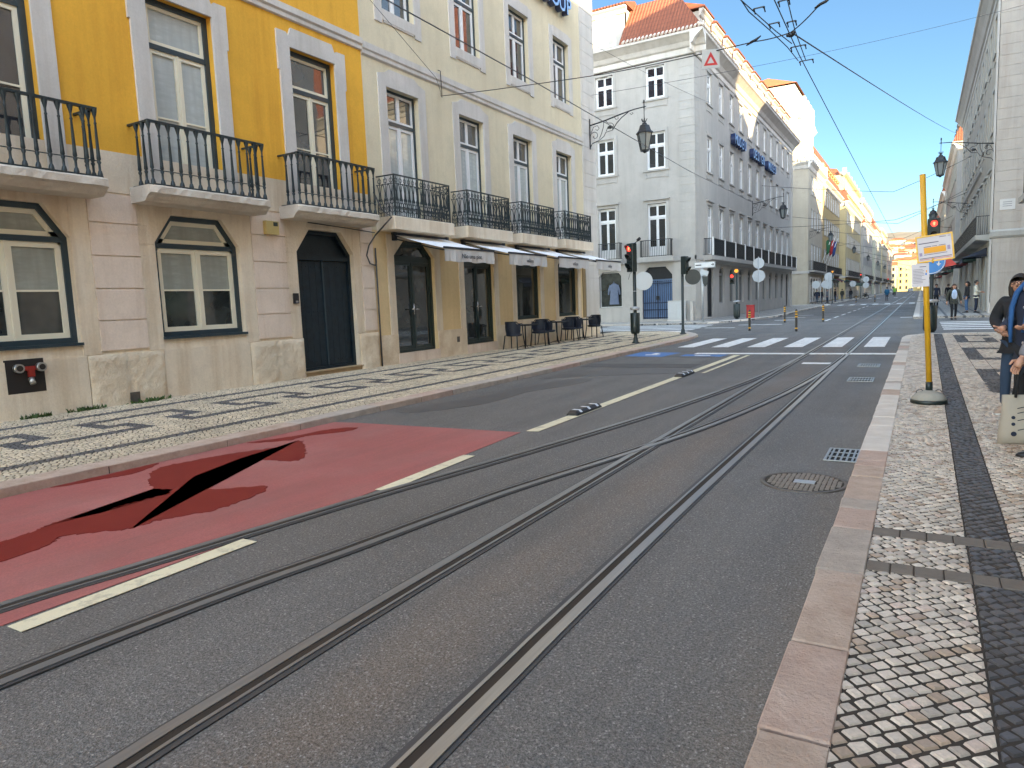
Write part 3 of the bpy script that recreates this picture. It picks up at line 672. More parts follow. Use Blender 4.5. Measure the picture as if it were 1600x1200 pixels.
M_STR=stone('rough_plinth',(.66,.51,.34),(.88,.76,.58),.25,2.2,.9,.85,(.26,.19,.13)); M_SLAB=stone('weathered_slab',(.70,.63,.53),(.60,.51,.41),.4,2.0,.7,.85,(.09,.08,.06))
M_STW=plaster('pale_stone',(.47,.44,.40),(.7,.69,.67),.35,.8,.25,.7)
def mat_tiles(name='roof_tiles',c1=(.17,.045,.022),c2=(.27,.085,.04),bd='Y'):
    t=NT(name); w=t.n('ShaderNodeTexWave',wave_type='BANDS',bands_direction=bd,i_Scale=1.55,i_Distortion=.15); t.l(t.coord(),w.inputs['Vector'])
    z=t.n('ShaderNodeTexWave',wave_type='BANDS',bands_direction='Z',i_Scale=.95,i_Distortion=.2,wave_profile='SAW'); t.l(t.coord(),z.inputs['Vector'])
    col=t.mix(t.noise(2.5,6,.7),c1,c2); col=t.mix(t.ramp(w.outputs['Fac'],.0,.28,(.35,.35,.35,1),(1,1,1,1)),t.mix(.6,col,(0,0,0)),col); col=t.mix(t.ramp(z.outputs['Fac'],0,.18,(.3,.3,.3,1),(1,1,1,1)),t.mix(.5,col,(0,0,0)),col)
    t.col(col); t.rough(.85); m=t.n('ShaderNodeMath',operation='ADD'); t.l(w.outputs['Fac'],m.inputs[0]); t.l(z.outputs['Fac'],m.inputs[1]); t.bump(m.outputs[0],.8,.06); return t.m
M_TILE=mat_tiles('roof_tiles',bd='Y'); M_TILEX=mat_tiles('roof_tiles_side',bd='X'); M_TILEO=mat_tiles('orange_tiles',(.33,.085,.025),(.42,.13,.045))
M_SLATE=simple('grey_green_cladding',(.30,.31,.27),.7,0,.15,2,.2,20)
def pipe(b,pts,r=.02): b.tube(pts,r,8)
# balconies -------------------------------------------------------
def baluster_profile(h):
    return [(.040,0),(.040,.05),(.030,.09),(.019,.11),(.019,.20),(.033,.235),(.022,.25),(.022,.265),(.033,.28),(.028,.34),(.017,h*.78),(.025,h*.80),(.015,h*.82),(.017,h*.88),(.045,h*.98),(.045,h)]
def bal_rail(w,proj,h,m):
    """turned cast iron balusters; origin middle of the wall edge on the slab top; y<0 outward"""
    if ('br',w) in GL: return GL[('br',w)]
    b=MB(); pf=baluster_profile(h-.03); hw=w/2
    n=int(round(w/.172)); 
    for i in range(n+1): b.lathe(pf,(-hw+w*i/n,-proj,0),7,cap=False)
    for s_ in (-1,1):
        for k in (1,2): b.lathe(pf,(s_*hw,-proj*(1-k/3.2),0),7,cap=False)
    for s_ in (-1,1): b.box(s_*hw-.028,s_*hw+.028,-proj-.035,0,h-.03,h); b.box(s_*hw-.03,s_*hw+.03,-proj-.03,0,-.006,.03)
    b.box(-hw-.03,hw+.03,-proj-.035,-proj+.035,h-.031,h+.004); b.box(-hw-.03,hw+.03,-proj-.028,-proj+.028,-.007,.028)
    b.box(-hw,hw,-proj-.006,-proj+.006,.245,.26)
    GL[('br',w)]=b.mesh('railing',m); return GL[('br',w)]
def arc(c,r,a0,a1,n=7,sx=1): return [(c[0]+sx*r*cos(a0+(a1-a0)*i/n),c[1]+r*sin(a0+(a1-a0)*i/n)) for i in range(n+1)]
def orn_rail(w,proj,h,m):
    if ('or',w) in GL: return GL[('or',w)]
    b=MB(); hw=w/2
    def cell(x,dx,put_):
        put=lambda P,t: put_(P,t*1.35)
        # one ornamental bay: pointed bars, rings on top, scrolls at the foot
        t=.009
        for s_ in (-1,1):
            c=x+s_*dx*.0
            put([(x+s_*dx*.5,.02),(x+s_*dx*.42,h*.30),(x+s_*dx*.18,h*.42),(x+s_*dx*.12,h*.58),(x+s_*dx*.30,h*.74),(x+s_*dx*.5,h*.80)],t)
            put([(x+s_*(dx*.12+.0)+s_*a*dx*.30,.10+z*.16) for a,z in [(0,0),(.6,.15),(1,.5),(.7,.95),(.2,.8),(.25,.5),(.5,.5)]],t*.9)
            put([(x+s_*a*dx*.34,.30+z*.12*h) for a,z in [(0,0),(.8,.3),(1.1,.9),(.6,1.3),(.2,1.0),(.5,.7)]],t*.85)
        put([(x,.02),(x,h*.97)],t*.95)
        put([(x+dx*.30*cos(a),h*.87+.055*sin(a)) for a in [2*PI*i/8 for i in range(9)]],t*.8)
    def line2(P,t,fn): b.tube([fn(*p) for p in P],t,4,cap=False)
    n=int(round(w/.165)); dx=w/n
    for i in range(n): cell(-hw+dx*(i+.5),dx,lambda P,t:line2(P,t,lambda x,z:(x,-proj,z)))
    m2=max(2,int(round(proj/.165))); dy=proj/m2
    for s_ in (-1,1):
        for i in range(m2): cell(-proj+dy*(i+.5),dy,lambda P,t,s_=s_:line2(P,t,lambda y,z:(s_*hw,y,z)))
    for z,hh in ((.0,.022),(h*.78,.014),(h-.02,.03)):
        b.box(-hw-.015,hw+.015,-proj-.022,-proj+.022,z,z+hh)
        for s_ in (-1,1): b.box(s_*hw-.018,s_*hw+.018,-proj,0,z+.001,z+hh-.001)
    for x in (-hw,0,hw): b.box(x-.016,x+.016,-proj-.018,-proj+.018,0,h)
    GL[('or',w)]=b.mesh('railing',m); return GL[('or',w)]
def bar_rail(w,proj,h,m,sp=.125,posts=None):
    k=('sr',w,sp)
    if k in GL: return GL[k]
    b=MB(); hw=w/2; n=int(round(w/sp))
    for i in range(n+1): x=-hw+w*i/n; b.box(x-.011,x+.011,-proj-.011,-proj+.011,0,h)
    for s_ in (-1,1):
        for i in range(1,int(proj/sp)+1): y=-proj+proj*i/(int(proj/sp)+1); b.box(s_*hw-.011,s_*hw+.011,y-.011,y+.011,0,h)
        b.box(s_*hw-.02,s_*hw+.02,-proj,0,h-.02,h+.02); b.box(s_*hw-.015,s_*hw+.015,-proj,0,.03,.05)
    b.box(-hw-.02,hw+.02,-proj-.025,-proj+.025,h-.019,h+.021); b.box(-hw,hw,-proj-.015,-proj+.015,.031,.051)
    GL[k]=b.mesh('railing',m); return GL[k]
def balcony(F,u,z,w,proj,parent,rail,slabm,th=.24,rough=False,label=None):
    hw=w/2+.1; p=proj+.06
    sb=MB()
    prof=[(0,-th),(-p+.16,-th),(-p+.10,-th+.05),(-p+.06,-th+.10),(-p,-th+.13),(-p,-.025),(-p+.025,0),(0,0)] if rough else [(0,-th),(-p,-th),(-p,-.02),(-p+.02,0),(0,0)]
    n=len(prof); N=26 if rough else 2; vs=[]
    for k in range(N):
        x=-hw+2*hw*k/(N-1); e=0 if 0<k<N-1 or not rough else .03
        for (y,zz) in prof:
            j=(random.uniform(-.012,.012) if rough and y<-.1 else 0)
            vs.append((x,y+j+(e if y<-.2 else 0),zz+(random.uniform(-.008,.004) if rough and y<-.1 and zz<-.05 else 0)))
    sb.add(vs,[tuple(range(n)),tuple(range(N*n-1,(N-1)*n-1,-1))]+[(k*n+i,k*n+(i+1)%n,(k+1)*n+(i+1)%n,(k+1)*n+i) for k in range(N-1) for i in range(n)])
    o=sb.build('balcony',slabm,parent,F.P(u,z,0),F.rz()); obj('railing',rail,o); 
    if label: o['label']=label
    return o
# ================================================================ YELLOW HOUSE
XF=-11.7; FE=Face('E',XF)
yel=house('yellow_building',(XF,5.3,0),'mustard yellow house with stone ground floor, dark double door and balustered balconies')
YC=[-7.5,-4.3,-1.1,2.1,5.3,8.5,11.72]
holes=[]
for i,c in enumerate(YC):
    if i==6: holes.append((10.87,12.65,.20,3.36,.40,.50))
    else: holes.append((c-.885,c+.885,1.20,3.38,.36,.50))
    holes.append((c-.665,c+.665,3.85,7.14)); holes.append((c-.665,c+.665,9.3,11.3)); holes.append((c-.665,c+.665,12.9,14.8))
b=MB()
def ym(u,z): return 1 if z<4.33 else 0
wall(b,FE,-9.5,13.33,-.05,16.6,holes,ym,.26,(4.33,),(),None)
b.mi(0); b.box(-27,XF-.27,-9.5,13.33,-.05,16.6)
b.build('wall',[M_PY,M_ST],yel)
b=MB()   # ground floor stone: pilasters, plinth, surrounds, joints
def piers(b):
    edges=[(-9.5,-8.6)]+[((YC[i]+YC[i+1])/2-.41,(YC[i]+YC[i+1])/2+.41) for i in range(5)]+[(9.69,10.55),(12.87,13.31)]
    return edges
zj=[1.03,1.54,2.07,2.61,3.15,3.64]
for a,c in piers(b):
    b.mark()
    for k in range(5): FE.box(b,a,c,zj[k]+.009,zj[k+1]-.009,0,.028)
b.split('rusticated_pier',M_STP,yel)
b=MB()
for i,c in enumerate(YC[:-1]): b.mark(); FE.box(b,c-.93,c+.93,-.03,.98,0,.035)
b.split('stone_panel',M_ST,yel)
b=MB(); FE.box(b,-9.5,13.33,3.66,4.33,0,.02); b.build('stone_band',M_ST,yel)
b=MB()   # jamb and lintel stones round the openings
for i,c in enumerate(YC):
    for s_ in (-1,1):
        a_,e_=sorted((c+s_*.895,c+s_*(1.185 if not(i==6 and s_>0) else 1.14)))
        if s_<0 and i==6: a_=10.56
        b.mark(); FE.box(b,a_,e_,.99,2.83,0,.013); b.mark(); FE.box(b,a_,e_,2.838,3.645,0,.011)
    b.mark(); FE.box(b,c-.50,c+.50,3.40,3.645,0,.012)
b.split('jamb_stone',M_ST,yel)
b=MB()   # rough plinth stones
pl=[(-9.5,-8.45)]+[((YC[i]+YC[i+1])/2-.66,(YC[i]+YC[i+1])/2+.66) for i in range(5)]+[(9.44,10.85),(12.67,13.31)]
for a,c in pl:
    b.mark(); N=max(3,int((c-a)/.06)); Mz=16; vs=[];
    for j in range(Mz+1):
        z=-.02+(1.0)*j/Mz
        for i in range(N+1):
            u=a+(c-a)*i/N; e=.0 if (i in(0,N) or j==Mz) else 1
            joint=abs(i-N//2)<1 and N>12
            d=.075+e*random.uniform(-.012,.012)-(0 if e else .03)-(.025 if joint and e else 0)
            vs.append(FE.P(u,z,d))
    b.smooth=True; b.add(vs,[(j*(N+1)+i,j*(N+1)+i+1,(j+1)*(N+1)+i+1,(j+1)*(N+1)+i) for j in range(Mz) for i in range(N)]); b.smooth=False
    FE.box(b,a+.002,c-.002,-.02,.975,0,.04)
b.split('plinth_stone',M_STR,yel)
b=MB()   # surrounds of the upper windows with ears and pediment steps
for c in YC:
    P=[(c-.665,3.78),(c-.96,3.78),(c-.96,6.62),(c-1.0,6.62),(c-1.0,7.42),(c-.74,7.42),(c-.68,7.36),(c-.60,7.54),(c+.60,7.54),(c+.68,7.36),(c+.74,7.42),(c+1.0,7.42),(c+1.0,6.62),(c+.96,6.62),(c+.96,3.78),(c+.665,3.78),(c+.665,7.14),(c-.665,7.14)]
    b.mark(); FE.prism(b,P,0,.045)
    for z0,z1 in ((9.3,11.3),(12.9,14.8)):
        b.mark(); [FE.box(b,c-.93,c-.665,z0-.5,z1+.25,0,.04),FE.box(b,c+.665,c+.93,z0-.5,z1+.25,0,.04),FE.box(b,c-.664,c+.664,z1,z1+.25,0,.04),FE.box(b,c-.664,c+.664,z0-.22,z0,0,.045)]
b.split('window_surround',M_STG,yel)
b=MB(); b.mark(); FE.extr(b,[(0,7.70),(.05,7.72),(.05,7.80),(.09,7.84),(.09,7.97),(0,8.0)],-9.5,13.33); b.mark(); FE.extr(b,[(0,16.2),(.2,16.3),(.35,16.5),(.35,16.7),(0,16.7)],-9.5,13.33); b.split('cornice',M_STG,yel)
b=MB(); b.add([(XF+.3,-9.5,16.7),(XF+.3,13.33,16.7),(XF-2.5,13.33,20),(XF-2.5,-9.5,20),(XF-13,13.33,21.5),(XF-13,-9.5,21.5)],[(0,1,2,3),(3,2,4,5)]); b.build('roof',M_TILE,yel)
KY=winkit('ky',1.33,3.29,[M_TEAL,M_CREAMW,G_CURT,G_CURT],.10,.07,2,2.48,(.50,),curt='all')
KY2=winkit('ky2',1.33,2.0,[M_TEAL,M_CREAMW,G_CURT,G_CURT],.10,.07,2,1.4,(),curt='all')
KYd=winkit('kyd',1.33,3.29,[M_TEAL,M_CREAMW,G_SKY,G_CURT],.10,.07,2,2.48,(.50,))
KYg=winkit('kyg',1.77,2.18,[M_TEAL,M_CREAMW,G_SHOP,G_BLIND],.09,.085,2,1.64,(.5,),.36,.50,blind=True)
rl=bal_rail(2.32,.55,1.06,M_BALC)
for i,c in enumerate(YC):
    k=KYd if i in(6,4) else KY
    place_win(k,FE,c,3.85,yel,.10,'balcony_window'); place_win(KY2,FE,c,9.3,yel); place_win(KY2,FE,c,12.9,yel)
    if i<6: place_win(KYg,FE,c,1.2,yel,.08)
    balcony(FE,c,3.77,2.32,.55,yel,rl,M_SLAB,.26,True)
# sills below the ground floor windows
b=MB()
for c in YC[:-1]: b.mark(); FE.box(b,c-.90,c+.90,1.16,1.205,-.1,.05)
b.split('sill',M_TEAL,yel)
# double door
d=MB(); P=octo(-.89,.89,0,3.16,.40,.50); Q=inset(P,.085); d.mi(0); d.ring(P,Q,0,.14)
d.prism([(Q[0][0],2.50),(Q[1][0],2.50),(Q[1][0],2.60),(Q[0][0],2.60)],.0,.13,'y'); d.prism([(Q[0][0],2.61),(Q[1][0],2.61),Q[2],Q[3],Q[4],Q[5]],.10,.12,'y'); d.prism([(Q[0][0]+.0,2.60),(Q[1][0],2.60),(Q[1][0],2.66),(Q[0][0],2.66)],.05,.10,'y')
M_DOOR=simple('door_blue_black',(.010,.020,.028),.5,0,.6,7,.5,40,spec=.35)
do=d.build('door',M_DOOR,yel,FE.P(11.76,.2,-.14),FE.rz())
for s_ in (-1,1):
    l=MB(); a,c=(Q[0][0]+.005,-.014) if s_<0 else (.014,Q[1][0]-.005)
    wd=(c-a)/4
    for k in range(4): l.bbox(a+wd*k+.0015,a+wd*(k+1)-.0015,.045,.09,.09,2.49,.004)
    for z in (.22,1.35,2.36):
        for k in range(6): l.ball((a+.06+(c-a-.12)*k/5,.045,z),.017,6)
    if s_>0: l.box(a+.02,a+.09,.03,.045,.75,.95)
    for k in range(9): l.box(a+random.uniform(.03,c-a-.08),0,0,0,0,0) if False else None
    l.build('door_leaf',M_DOOR,do)
l=MB(); l.box(-.022,.022,.02,.06,.08,2.5); l.build('astragal',M_TEAL,do)
for k in range(4):
    pass
b=MB(); FE.box(b,10.82,12.70,.0,.20,-.14,.02); FE.box(b,10.80,12.72,.20,.225,-.14,.06); b.build('doorstep',simple('step_stone',(.42,.30,.17),.8,0,.3,5,.3,30),yel)
# hydrant niche
b=MB(); FE.box(b,5.05,5.56,.51,1.0,-.0,.034) if False else None
nich=MB(); nich.mi(0); FE.box(nich,5.04,5.57,.50,1.01,.0,.037); nich.mi(1); FE.box(nich,5.33,5.42,.74,.90,.037,.07); FE.box(nich,5.20,5.52,.84,.90,.037,.075)
nich.mi(2)
for yy in (5.19,5.50):
    nich.tube([FE.P(yy,.88,.06),FE.P(yy,.88,.14)],.068,14); 
nich.tube([FE.P(5.36,.72,.06),FE.P(5.36,.63,.11)],.04,10)
nich.mi(0)
for yy in (5.19,5.50): nich.tube([FE.P(yy,.88,.13),FE.P(yy,.88,.143)],.045,12)
tag(nich.build('fire_hydrant_inlet',[simple('niche_black',(.02,.015,.012),.8),simple('valve_red',(.35,.03,.02),.5,.2),simple('coupling_metal',(.45,.44,.41),.35,.8)],None),'red double fire hose inlet in a dark square niche of the yellow house','hydrant')
# wall boxes
b=MB(); b.mi(0); FE.box(b,10.0,10.33,3.17,3.44,.02,.12); b.mi(1); FE.box(b,10.19,10.30,3.34,3.42,.12,.125); tag(b.build('alarm_box',[simple('alarm_yellow',(.55,.42,.16),.6),M_SHOPG]),'small yellowed alarm box on the stone pier left of the dark door','alarm box')
b=MB(); b.mi(0); FE.box(b,10.66,10.80,1.74,1.96,0,.05); b.mi(1); FE.box(b,10.70,10.77,1.76,1.80,.05,.054); tag(b.build('door_intercom',[M_BLACK,simple('steel_plate',(.5,.5,.5),.3,.8)]),'little black intercom at the left edge of the dark double door','intercom')
b=MB(); FE.box(b,6.85,7.02,.12,.30,.07,.085); tag(b.build('cable_cover',M_IRON),'small dark metal cover at the foot of the rough plinth stone','cover plate')
# drain pipe and cables between the two houses
b=MB(); b.tube([FE.P(13.37,3.05,.05),FE.P(13.37,.1,.05)],.02,8); b.tube([FE.P(13.36,3.35,.08),FE.P(13.10,3.1,.09),FE.P(13.0,2.85,.09),FE.P(13.1,2.66,.09),FE.P(13.3,2.62,.08),FE.P(13.37,2.7,.06),FE.P(13.37,3.0,.05)],.018,7); b.tube([FE.P(13.36,3.35,.08),FE.P(13.40,3.75,.60),FE.P(13.42,3.95,.3),FE.P(13.42,4.4,.06)],.02,7); b.tube([FE.P(11.2,3.50,.06),FE.P(12.4,3.46,.07),FE.P(13.36,3.42,.07)],.012,6)
tag(b.build('drain_pipe',simple('pipe_grey',(.07,.065,.065),.6)),'thin dark pipe with looping cables between yellow and cream house','pipe')
# weeds
def weed(x,y,r,label):
    b=MB()
    for _ in range(110):
        a=random.uniform(0,2*PI); q=random.uniform(0,r)**.8*.9; px=x+abs(q*cos(a))*.5; py=y+q*sin(a)*1.6; h=random.uniform(.02,.085); w=random.uniform(.008,.018); t=random.uniform(0,2*PI); dx,dy=cos(t)*w,sin(t)*w; lx,ly=random.uniform(-.03,.03),random.uniform(-.03,.03)
        b.add([(px-dx,py-dy,.11),(px+dx,py+dy,.11),(px+lx+dx*1.6,py+ly+dy*1.6,.11+h*.6),(px+lx*1.6,py+ly*1.6,.11+h)],[(0,1,2,3)])
    tag(b.build('weed',simple('weed_green',(.06,.11,.025),.7,0,.4,30)),label,'weed')
weed(-11.58,7.15,.22,'tuft of green weed beside the small dark cover at the plinth'); weed(-11.6,6.1,.16,'low green weed at the foot of the pink stone panel'); weed(-11.6,5.35,.10,'tiny green weed under the hydrant niche')
# ================================================================ CREAM HOUSE
crm=house('cream_building',(XF,20,0),'cream plastered corner house with ornate iron balconies and white awnings')
CC=[14.83,18.03,21.15,24.30]
GH=[(14.10,15.83,.38,3.30,.42,.40),(17.27,18.96,.38,3.30,.42,.40),(20.36,22.08,1.0,3.30,.42,.40),(23.5,25.22,1.0,3.30,.42,.40)]
holes=list(GH)
for c in CC: holes+= [(c-.655,c+.655,3.85,7.08),(c-.655,c+.655,8.93,11.12),(c-.655,c+.655,12.95,14.9)]
b=MB()
def cm(u,z):
    if u>26.0: return 2
    return 1 if z<3.5 else 0
wall(b,FE,13.33,27.28,-.05,16.6,holes,cm,.26,(3.5,),(26.0,))
b.mi(0); b.box(-27,XF-.27,13.34,27.27,-.05,16.6); FS=Face('S',0)
b.build('wall',[M_PC,M_PO,M_STG],crm)
FN=Face('N',27.28); b=MB(); wall(b,FN,-26.9,XF,-.05,16.6,[],None); b.build('side_wall',M_PC,crm)
b=MB()
for k in range(30):   # quoin stones
    z=.9+k*.52
    if z<16: FE.box(b,26.02,27.30,z+.006,z+.514,-.02,.022)
b.build('quoins',M_STG,crm)
b=MB()
for c in CC:
    b.mark(); FE.prism(b,[(c-.655,3.78),(c-.96,3.78),(c-.96,7.34),(c-.66,7.42),(c-.5,7.52),(c+.5,7.52),(c+.66,7.42),(c+.96,7.34),(c+.96,3.78),(c+.655,3.78),(c+.655,7.08),(c-.655,7.08)],0,.03)
    for z0,z1 in ((8.93,11.12),(12.95,14.9)):
        b.mark(); FE.box(b,c-.93,c-.655,z0-.34,z1+.30,0,.03); FE.box(b,c+.655,c+.93,z0-.34,z1+.30,0,.03); FE.box(b,c-.654,c+.654,z1,z1+.34,0,.035); FE.box(b,c-.654,c+.654,z0-.26,z0,0,.04); FE.box(b,c-.60,c+.60,z0-.30,z0-.262,0,.03)
b.split('window_surround',M_STG,crm)
b=MB()
for h in GH:
    u0,u1,z0,z1=h[:4]; 
    b.mark(); FE.prism(b,[(u0,.88),(u0-.26,.88),(u0-.26,3.42),(u1+.26,3.42),(u1+.26,.88),(u1,.88),(u1,z1-.40),(u1-.42,z1),(u0+.42,z1),(u0,z1-.40)],0,.02)
b.split('shop_surround',M_ST,crm)
b=MB()
for a,c,h_ in ((13.40,14.09,.88),(15.85,17.26,.88),(18.97,20.35,.88),(20.36,22.09,.995),(22.10,23.49,.88),(23.50,25.23,.995),(25.24,27.3,.88)): b.mark(); FE.box(b,a,c,-.02,h_,0,.035)
b.split('plinth_stone',M_STR,crm)
b=MB(); b.mark(); FE.box(b,14.06,15.87,.10,.38,-.1,.05); b.mark(); FE.box(b,17.24,18.99,.10,.38,-.1,.05); b.split('doorstep',M_STP,crm)
b=MB(); b.mark(); FE.extr(b,[(0,7.62),(.05,7.66),(.05,7.74),(.08,7.78),(.08,7.93),(0,7.97)],13.33,26.0); b.mark(); FE.extr(b,[(0,16.2),(.2,16.3),(.4,16.5),(.4,16.75),(0,16.75)],13.33,27.3); b.split('cornice',M_STG,crm)
b=MB(); b.add([(XF+.35,13.33,16.75),(XF+.35,27.4,16.75),(XF-2.5,25,20),(XF-2.5,13.33,20),(XF-13,25,21.5),(XF-13,13.33,21.5),(XF-15,27.4,16.75)],[(0,1,2,3),(3,2,4,5),(1,6,4,2)]); b.build('roof',M_TILE,crm)
b=MB(); FE.box(b,25.70,25.95,.2,3.3,0,.03); b.build('ochre_strip',simple('ochre_strip',(.30,.21,.10),.8),crm)
KC=winkit('kc',1.31,3.23,[M_TEAL,M_WHITEW,G_SKY,G_CURT],.06,.075,2,2.42,(),split=True,curt='low')
KC2=winkit('kc2',1.31,2.19,[M_TEAL,M_WHITEW,G_SKY,G_CURT],.06,.075,2,1.42,(),split=True)
ro=orn_rail(2.3,.55,1.0,M_BALC)
for i,c in enumerate(CC):
    place_win(KC,FE,c,3.85,crm,.12,'balcony_window'); place_win(KC2,FE,c,8.93,crm,.12); place_win(KC2,FE,c,12.95,crm,.12)
    balcony(FE,c-.06,3.80,2.3,.55,crm,ro,M_STW if False else M_ST,.32)
KD=winkit('kd',1.72,2.92,[M_SHOPG,M_SHOPG,G_SHOP,G_SHOP],.07,.085,2,2.42,(),.42,.40,door=True); KS=winkit('ks',1.72,2.3,[M_SHOPG,M_SHOPG,G_SHOP,G_SHOP],.07,.05,1,1.85,(),.42,.40)
for i,h in enumerate(GH):
    c=(h[0]+h[1])/2
    if i<2:
        o=place_win(KD,FE,c,.38,crm,.08,'shop_door'); hm=MB(); hm.tube([(-.03,-.0,.98),(-.03,-.0,1.28)],.016,8); hm.tube([(-.03,0,1.13),(-.03,-.03,1.13),(-.17,-.03,1.13)],.014,8); hm.tube([(.05,0,1.13),(.05,-.03,1.13),(.16,-.03,1.13)],.012,8); hm.build('door_handle',simple('chrome',(.75,.76,.78),.2,.9),o)
    else: place_win(KS,FE,c,1.0,crm,.08,'shop_window')
b=MB(); FE.box(b,16.72,16.85,.50,.66,.035,.045); tag(b.build('meter_flap',M_IRON),'small rusty flap on the pier between the two shop doors','cover plate')
# awnings
M_AWN=simple('awning_cloth',(.90,.90,.90),.75,0,.05,3,.1,200); M_VAL=simple('awning_valance',(.62,.60,.57),.8,0,.10,5,.1,120); M_LET=simple('dark_lettering',(.03,.03,.035),.7)
AW=[(14.10,16.38),(17.22,19.50),(20.38,22.68),(23.40,25.74)]
lbl=['white shop awning with a line of lettering over the first shop door','second white awning along the cream front, over the glazed shop door','third white awning, above the café tables on the left','last white awning, nearest the cream house corner']
for (y0,y1),la,tx in zip(AW,lbl,('Não uma pint.','utilizes','utilizes','utilize')):
    t=empty('awning',(-11.66,(y0+y1)/2,3.43),PI/2,la,'awning','white awnings along the cream house'); hw=(y1-y0)/2
    c=MB(); N=14; vs=[]
    for i in range(N+1):
        s_=i/N; 
        for x in (-hw,hw): vs.append((x,-1.56*s_,.0-.45*s_-.02*sin(PI*s_)))
    c.add(vs,[(2*i,2*i+1,2*i+3,2*i+2) for i in range(N)]); c.add([(v[0],v[1],v[2]-.006) for v in vs],[(2*i,2*i+2,2*i+3,2*i+1) for i in range(N)]); c.build('cloth',M_AWN,t)
    v=MB(); K=26; vs=[]
    for i in range(K+1):
        x=-hw+2*hw*i/K; wob=.012*sin(i*.9)+.008*sin(i*2.3); vs+= [(x,-1.585,-.46),(x,-1.585+wob,-.62),(x,-1.58+wob*1.6,-.775+.012*sin(i*.7))]
    v.add(vs,[(3*i+j,3*i+3+j,3*i+4+j,3*i+1+j) for i in range(K) for j in (0,1)]); v.add([(a,b_+.006,c_) for a,b_,c_ in vs],[(3*i+j,3*i+1+j,3*i+4+j,3*i+3+j) for i in range(K) for j in (0,1)]); v.build('valance',M_VAL,t)
    f=MB(); f.box(-hw-.02,hw+.02,-1.60,-1.555,-.465,-.415); f.box(-hw,hw,-.04,.03,-.06,.05)
    for s_ in (-1,1):
        f.tube([(s_*(hw-.12),-.02,-.12),(s_*(hw-.55),-.75,-.36),(s_*(hw-.12),-1.54,-.50)],.018,6)
        f.box(s_*hw-.05,s_*hw+.05,-.08,.03,-.16,.06)
    f.build('folding_frame',simple('awning_metal',(.05,.055,.07),.4,.6),t)
    m=text_mesh(tx,.165 if 'uma' in tx else .15,.002,[M_LET]); lo=obj('lettering',m,t,(.05,-1.605,-.68)); lo.rotation_euler=(R(90),0,0)
# blue letters high on the cream wall
M_SIGNF=simple('letter_face_blue',(.30,.50,.80),.35); M_SIGNS=simple('letter_side_navy',(.015,.03,.09),.4)
def wall_letters(txt,F,u0,z,size,dep,label,name='letter_sign',adv=None):
    t=empty(name,F.P(u0,z,.02),F.rz(),label,'sign')
    x=0
    for ch in txt:
        if ch==' ': x+=size*.5; continue
        o=obj('letter',text_mesh(ch,size,dep,[M_SIGNF,M_SIGNS],.012,'LEFT'),t,(x,-dep-.02,0)); o.rotation_euler=(R(90),0,0); x+=size*(adv or {'M':.92,'W':1.0,'I':.36,'J':.5}.get(ch,.76))
    return t
wall_letters('GROUP',FE,21.92,12.03,.82,.11,'blue raised lettering at the top of the cream wall')
# ================================================================ WHITE CORNER HOUSE
WY=42.0; WE=78.0; FE=Face('E',XF); FSW=Face('S',WY)
wht=house('white_corner_building',(XF,WY,0),'white corner house across the side street with tiled mansard, dormers and long iron balcony')
WC=[45.45+3.0*k for k in range(11)]
M_WG=plaster('shop_render_white',(.60,.59,.57),(.7,.68,.64),.3)
holes=[]
for i,c in enumerate(WC):
    holes+=[(c-.62,c+.62,4.15,7.25),(c-.60,c+.60,9.3,11.5),(c-.60,c+.60,13.42,15.35)]
    if i in (0,10): holes.append((c-.75,c+.75,.20,3.45,.3,.3))
    else: holes.append((c-.72,c+.72,1.02,3.42,.3,.35))
b=MB(); wall(b,FE,WY,WE,-.05,15.5,holes,None,.24); b.build('wall',M_PW,wht)
SX=[-23.6,-20.45,-17.28,-14.02]
holes=[]
for i,x in enumerate(SX):
    holes+=[(x-.58,x+.58,4.15,7.28),(x-.58,x+.58,9.3,11.5),(x-.58,x+.58,13.42,15.3)]
    if i==3: holes.append((-15.05,-13.12,.25,3.45,.42,.5))
    elif i==2: holes.append((-17.95,-16.40,1.03,3.3,.25,.3))
    else: holes.append((x-.75,x+.75,1.0,3.3,.25,.3))
b=MB(); wall(b,FSW,-27,XF,-.05,15.5,holes,None,.24); b.box(-27,XF-.25,WY+.25,WE,-.05,15.4); b.build('side_wall',M_PW,wht)
def eave(z,o): return [(0,z-1.1),(.06,z-1.05),(.06,z-.75),(.16,z-.68),(.3,z-.45),(o-.12,z-.18),(o-.02,z-.12),(o,z),(0,z+.02)]
b=MB(); b.mark(); FE.extr(b,eave(16.65,.75),WY-.75,WE+.1); b.mark(); FSW.extr(b,eave(16.652,.748),-27,XF+.74); b.split('eave',M_STG,wht)
# moulded strips, panels, quoins
b=MB()
b.mark(); FSW.box(b,-12.58,XF-.0,.0,15.4,0,.035)
for z in [k*.48+.5 for k in range(31)]: b.mark(); FSW.box(b,-12.56,XF+.045,z+.005,z+.465,.035,.05); 
b.mark(); FE.box(b,WY,WY+.9,.0,15.4,0,.035)
for z in [k*.48+.5 for k in range(31)]: b.mark(); FE.box(b,WY-.045,WY+.88,z+.005,z+.465,.035,.05)
q=MB(); q.v=b.v;q.f=b.f;q.m=b.m;q.sm=b.sm; q.build('quoin_stones',M_STW,wht)
b=MB()
b.mark(); FE.extr(b,[(0,3.62),(.05,3.66),(.12,3.74),(.55,3.76),(.60,3.80),(.60,4.05),(0,4.06)],WY+1.6,WE-.4)
b.mark(); FSW.extr(b,[(0,3.68),(.08,3.75),(.08,4.0),(0,4.02)],-27,XF+.08)
b.mark(); FE.extr(b,[(0,3.68),(.08,3.75),(.08,4.001),(0,4.02)],WY-.08,WE)
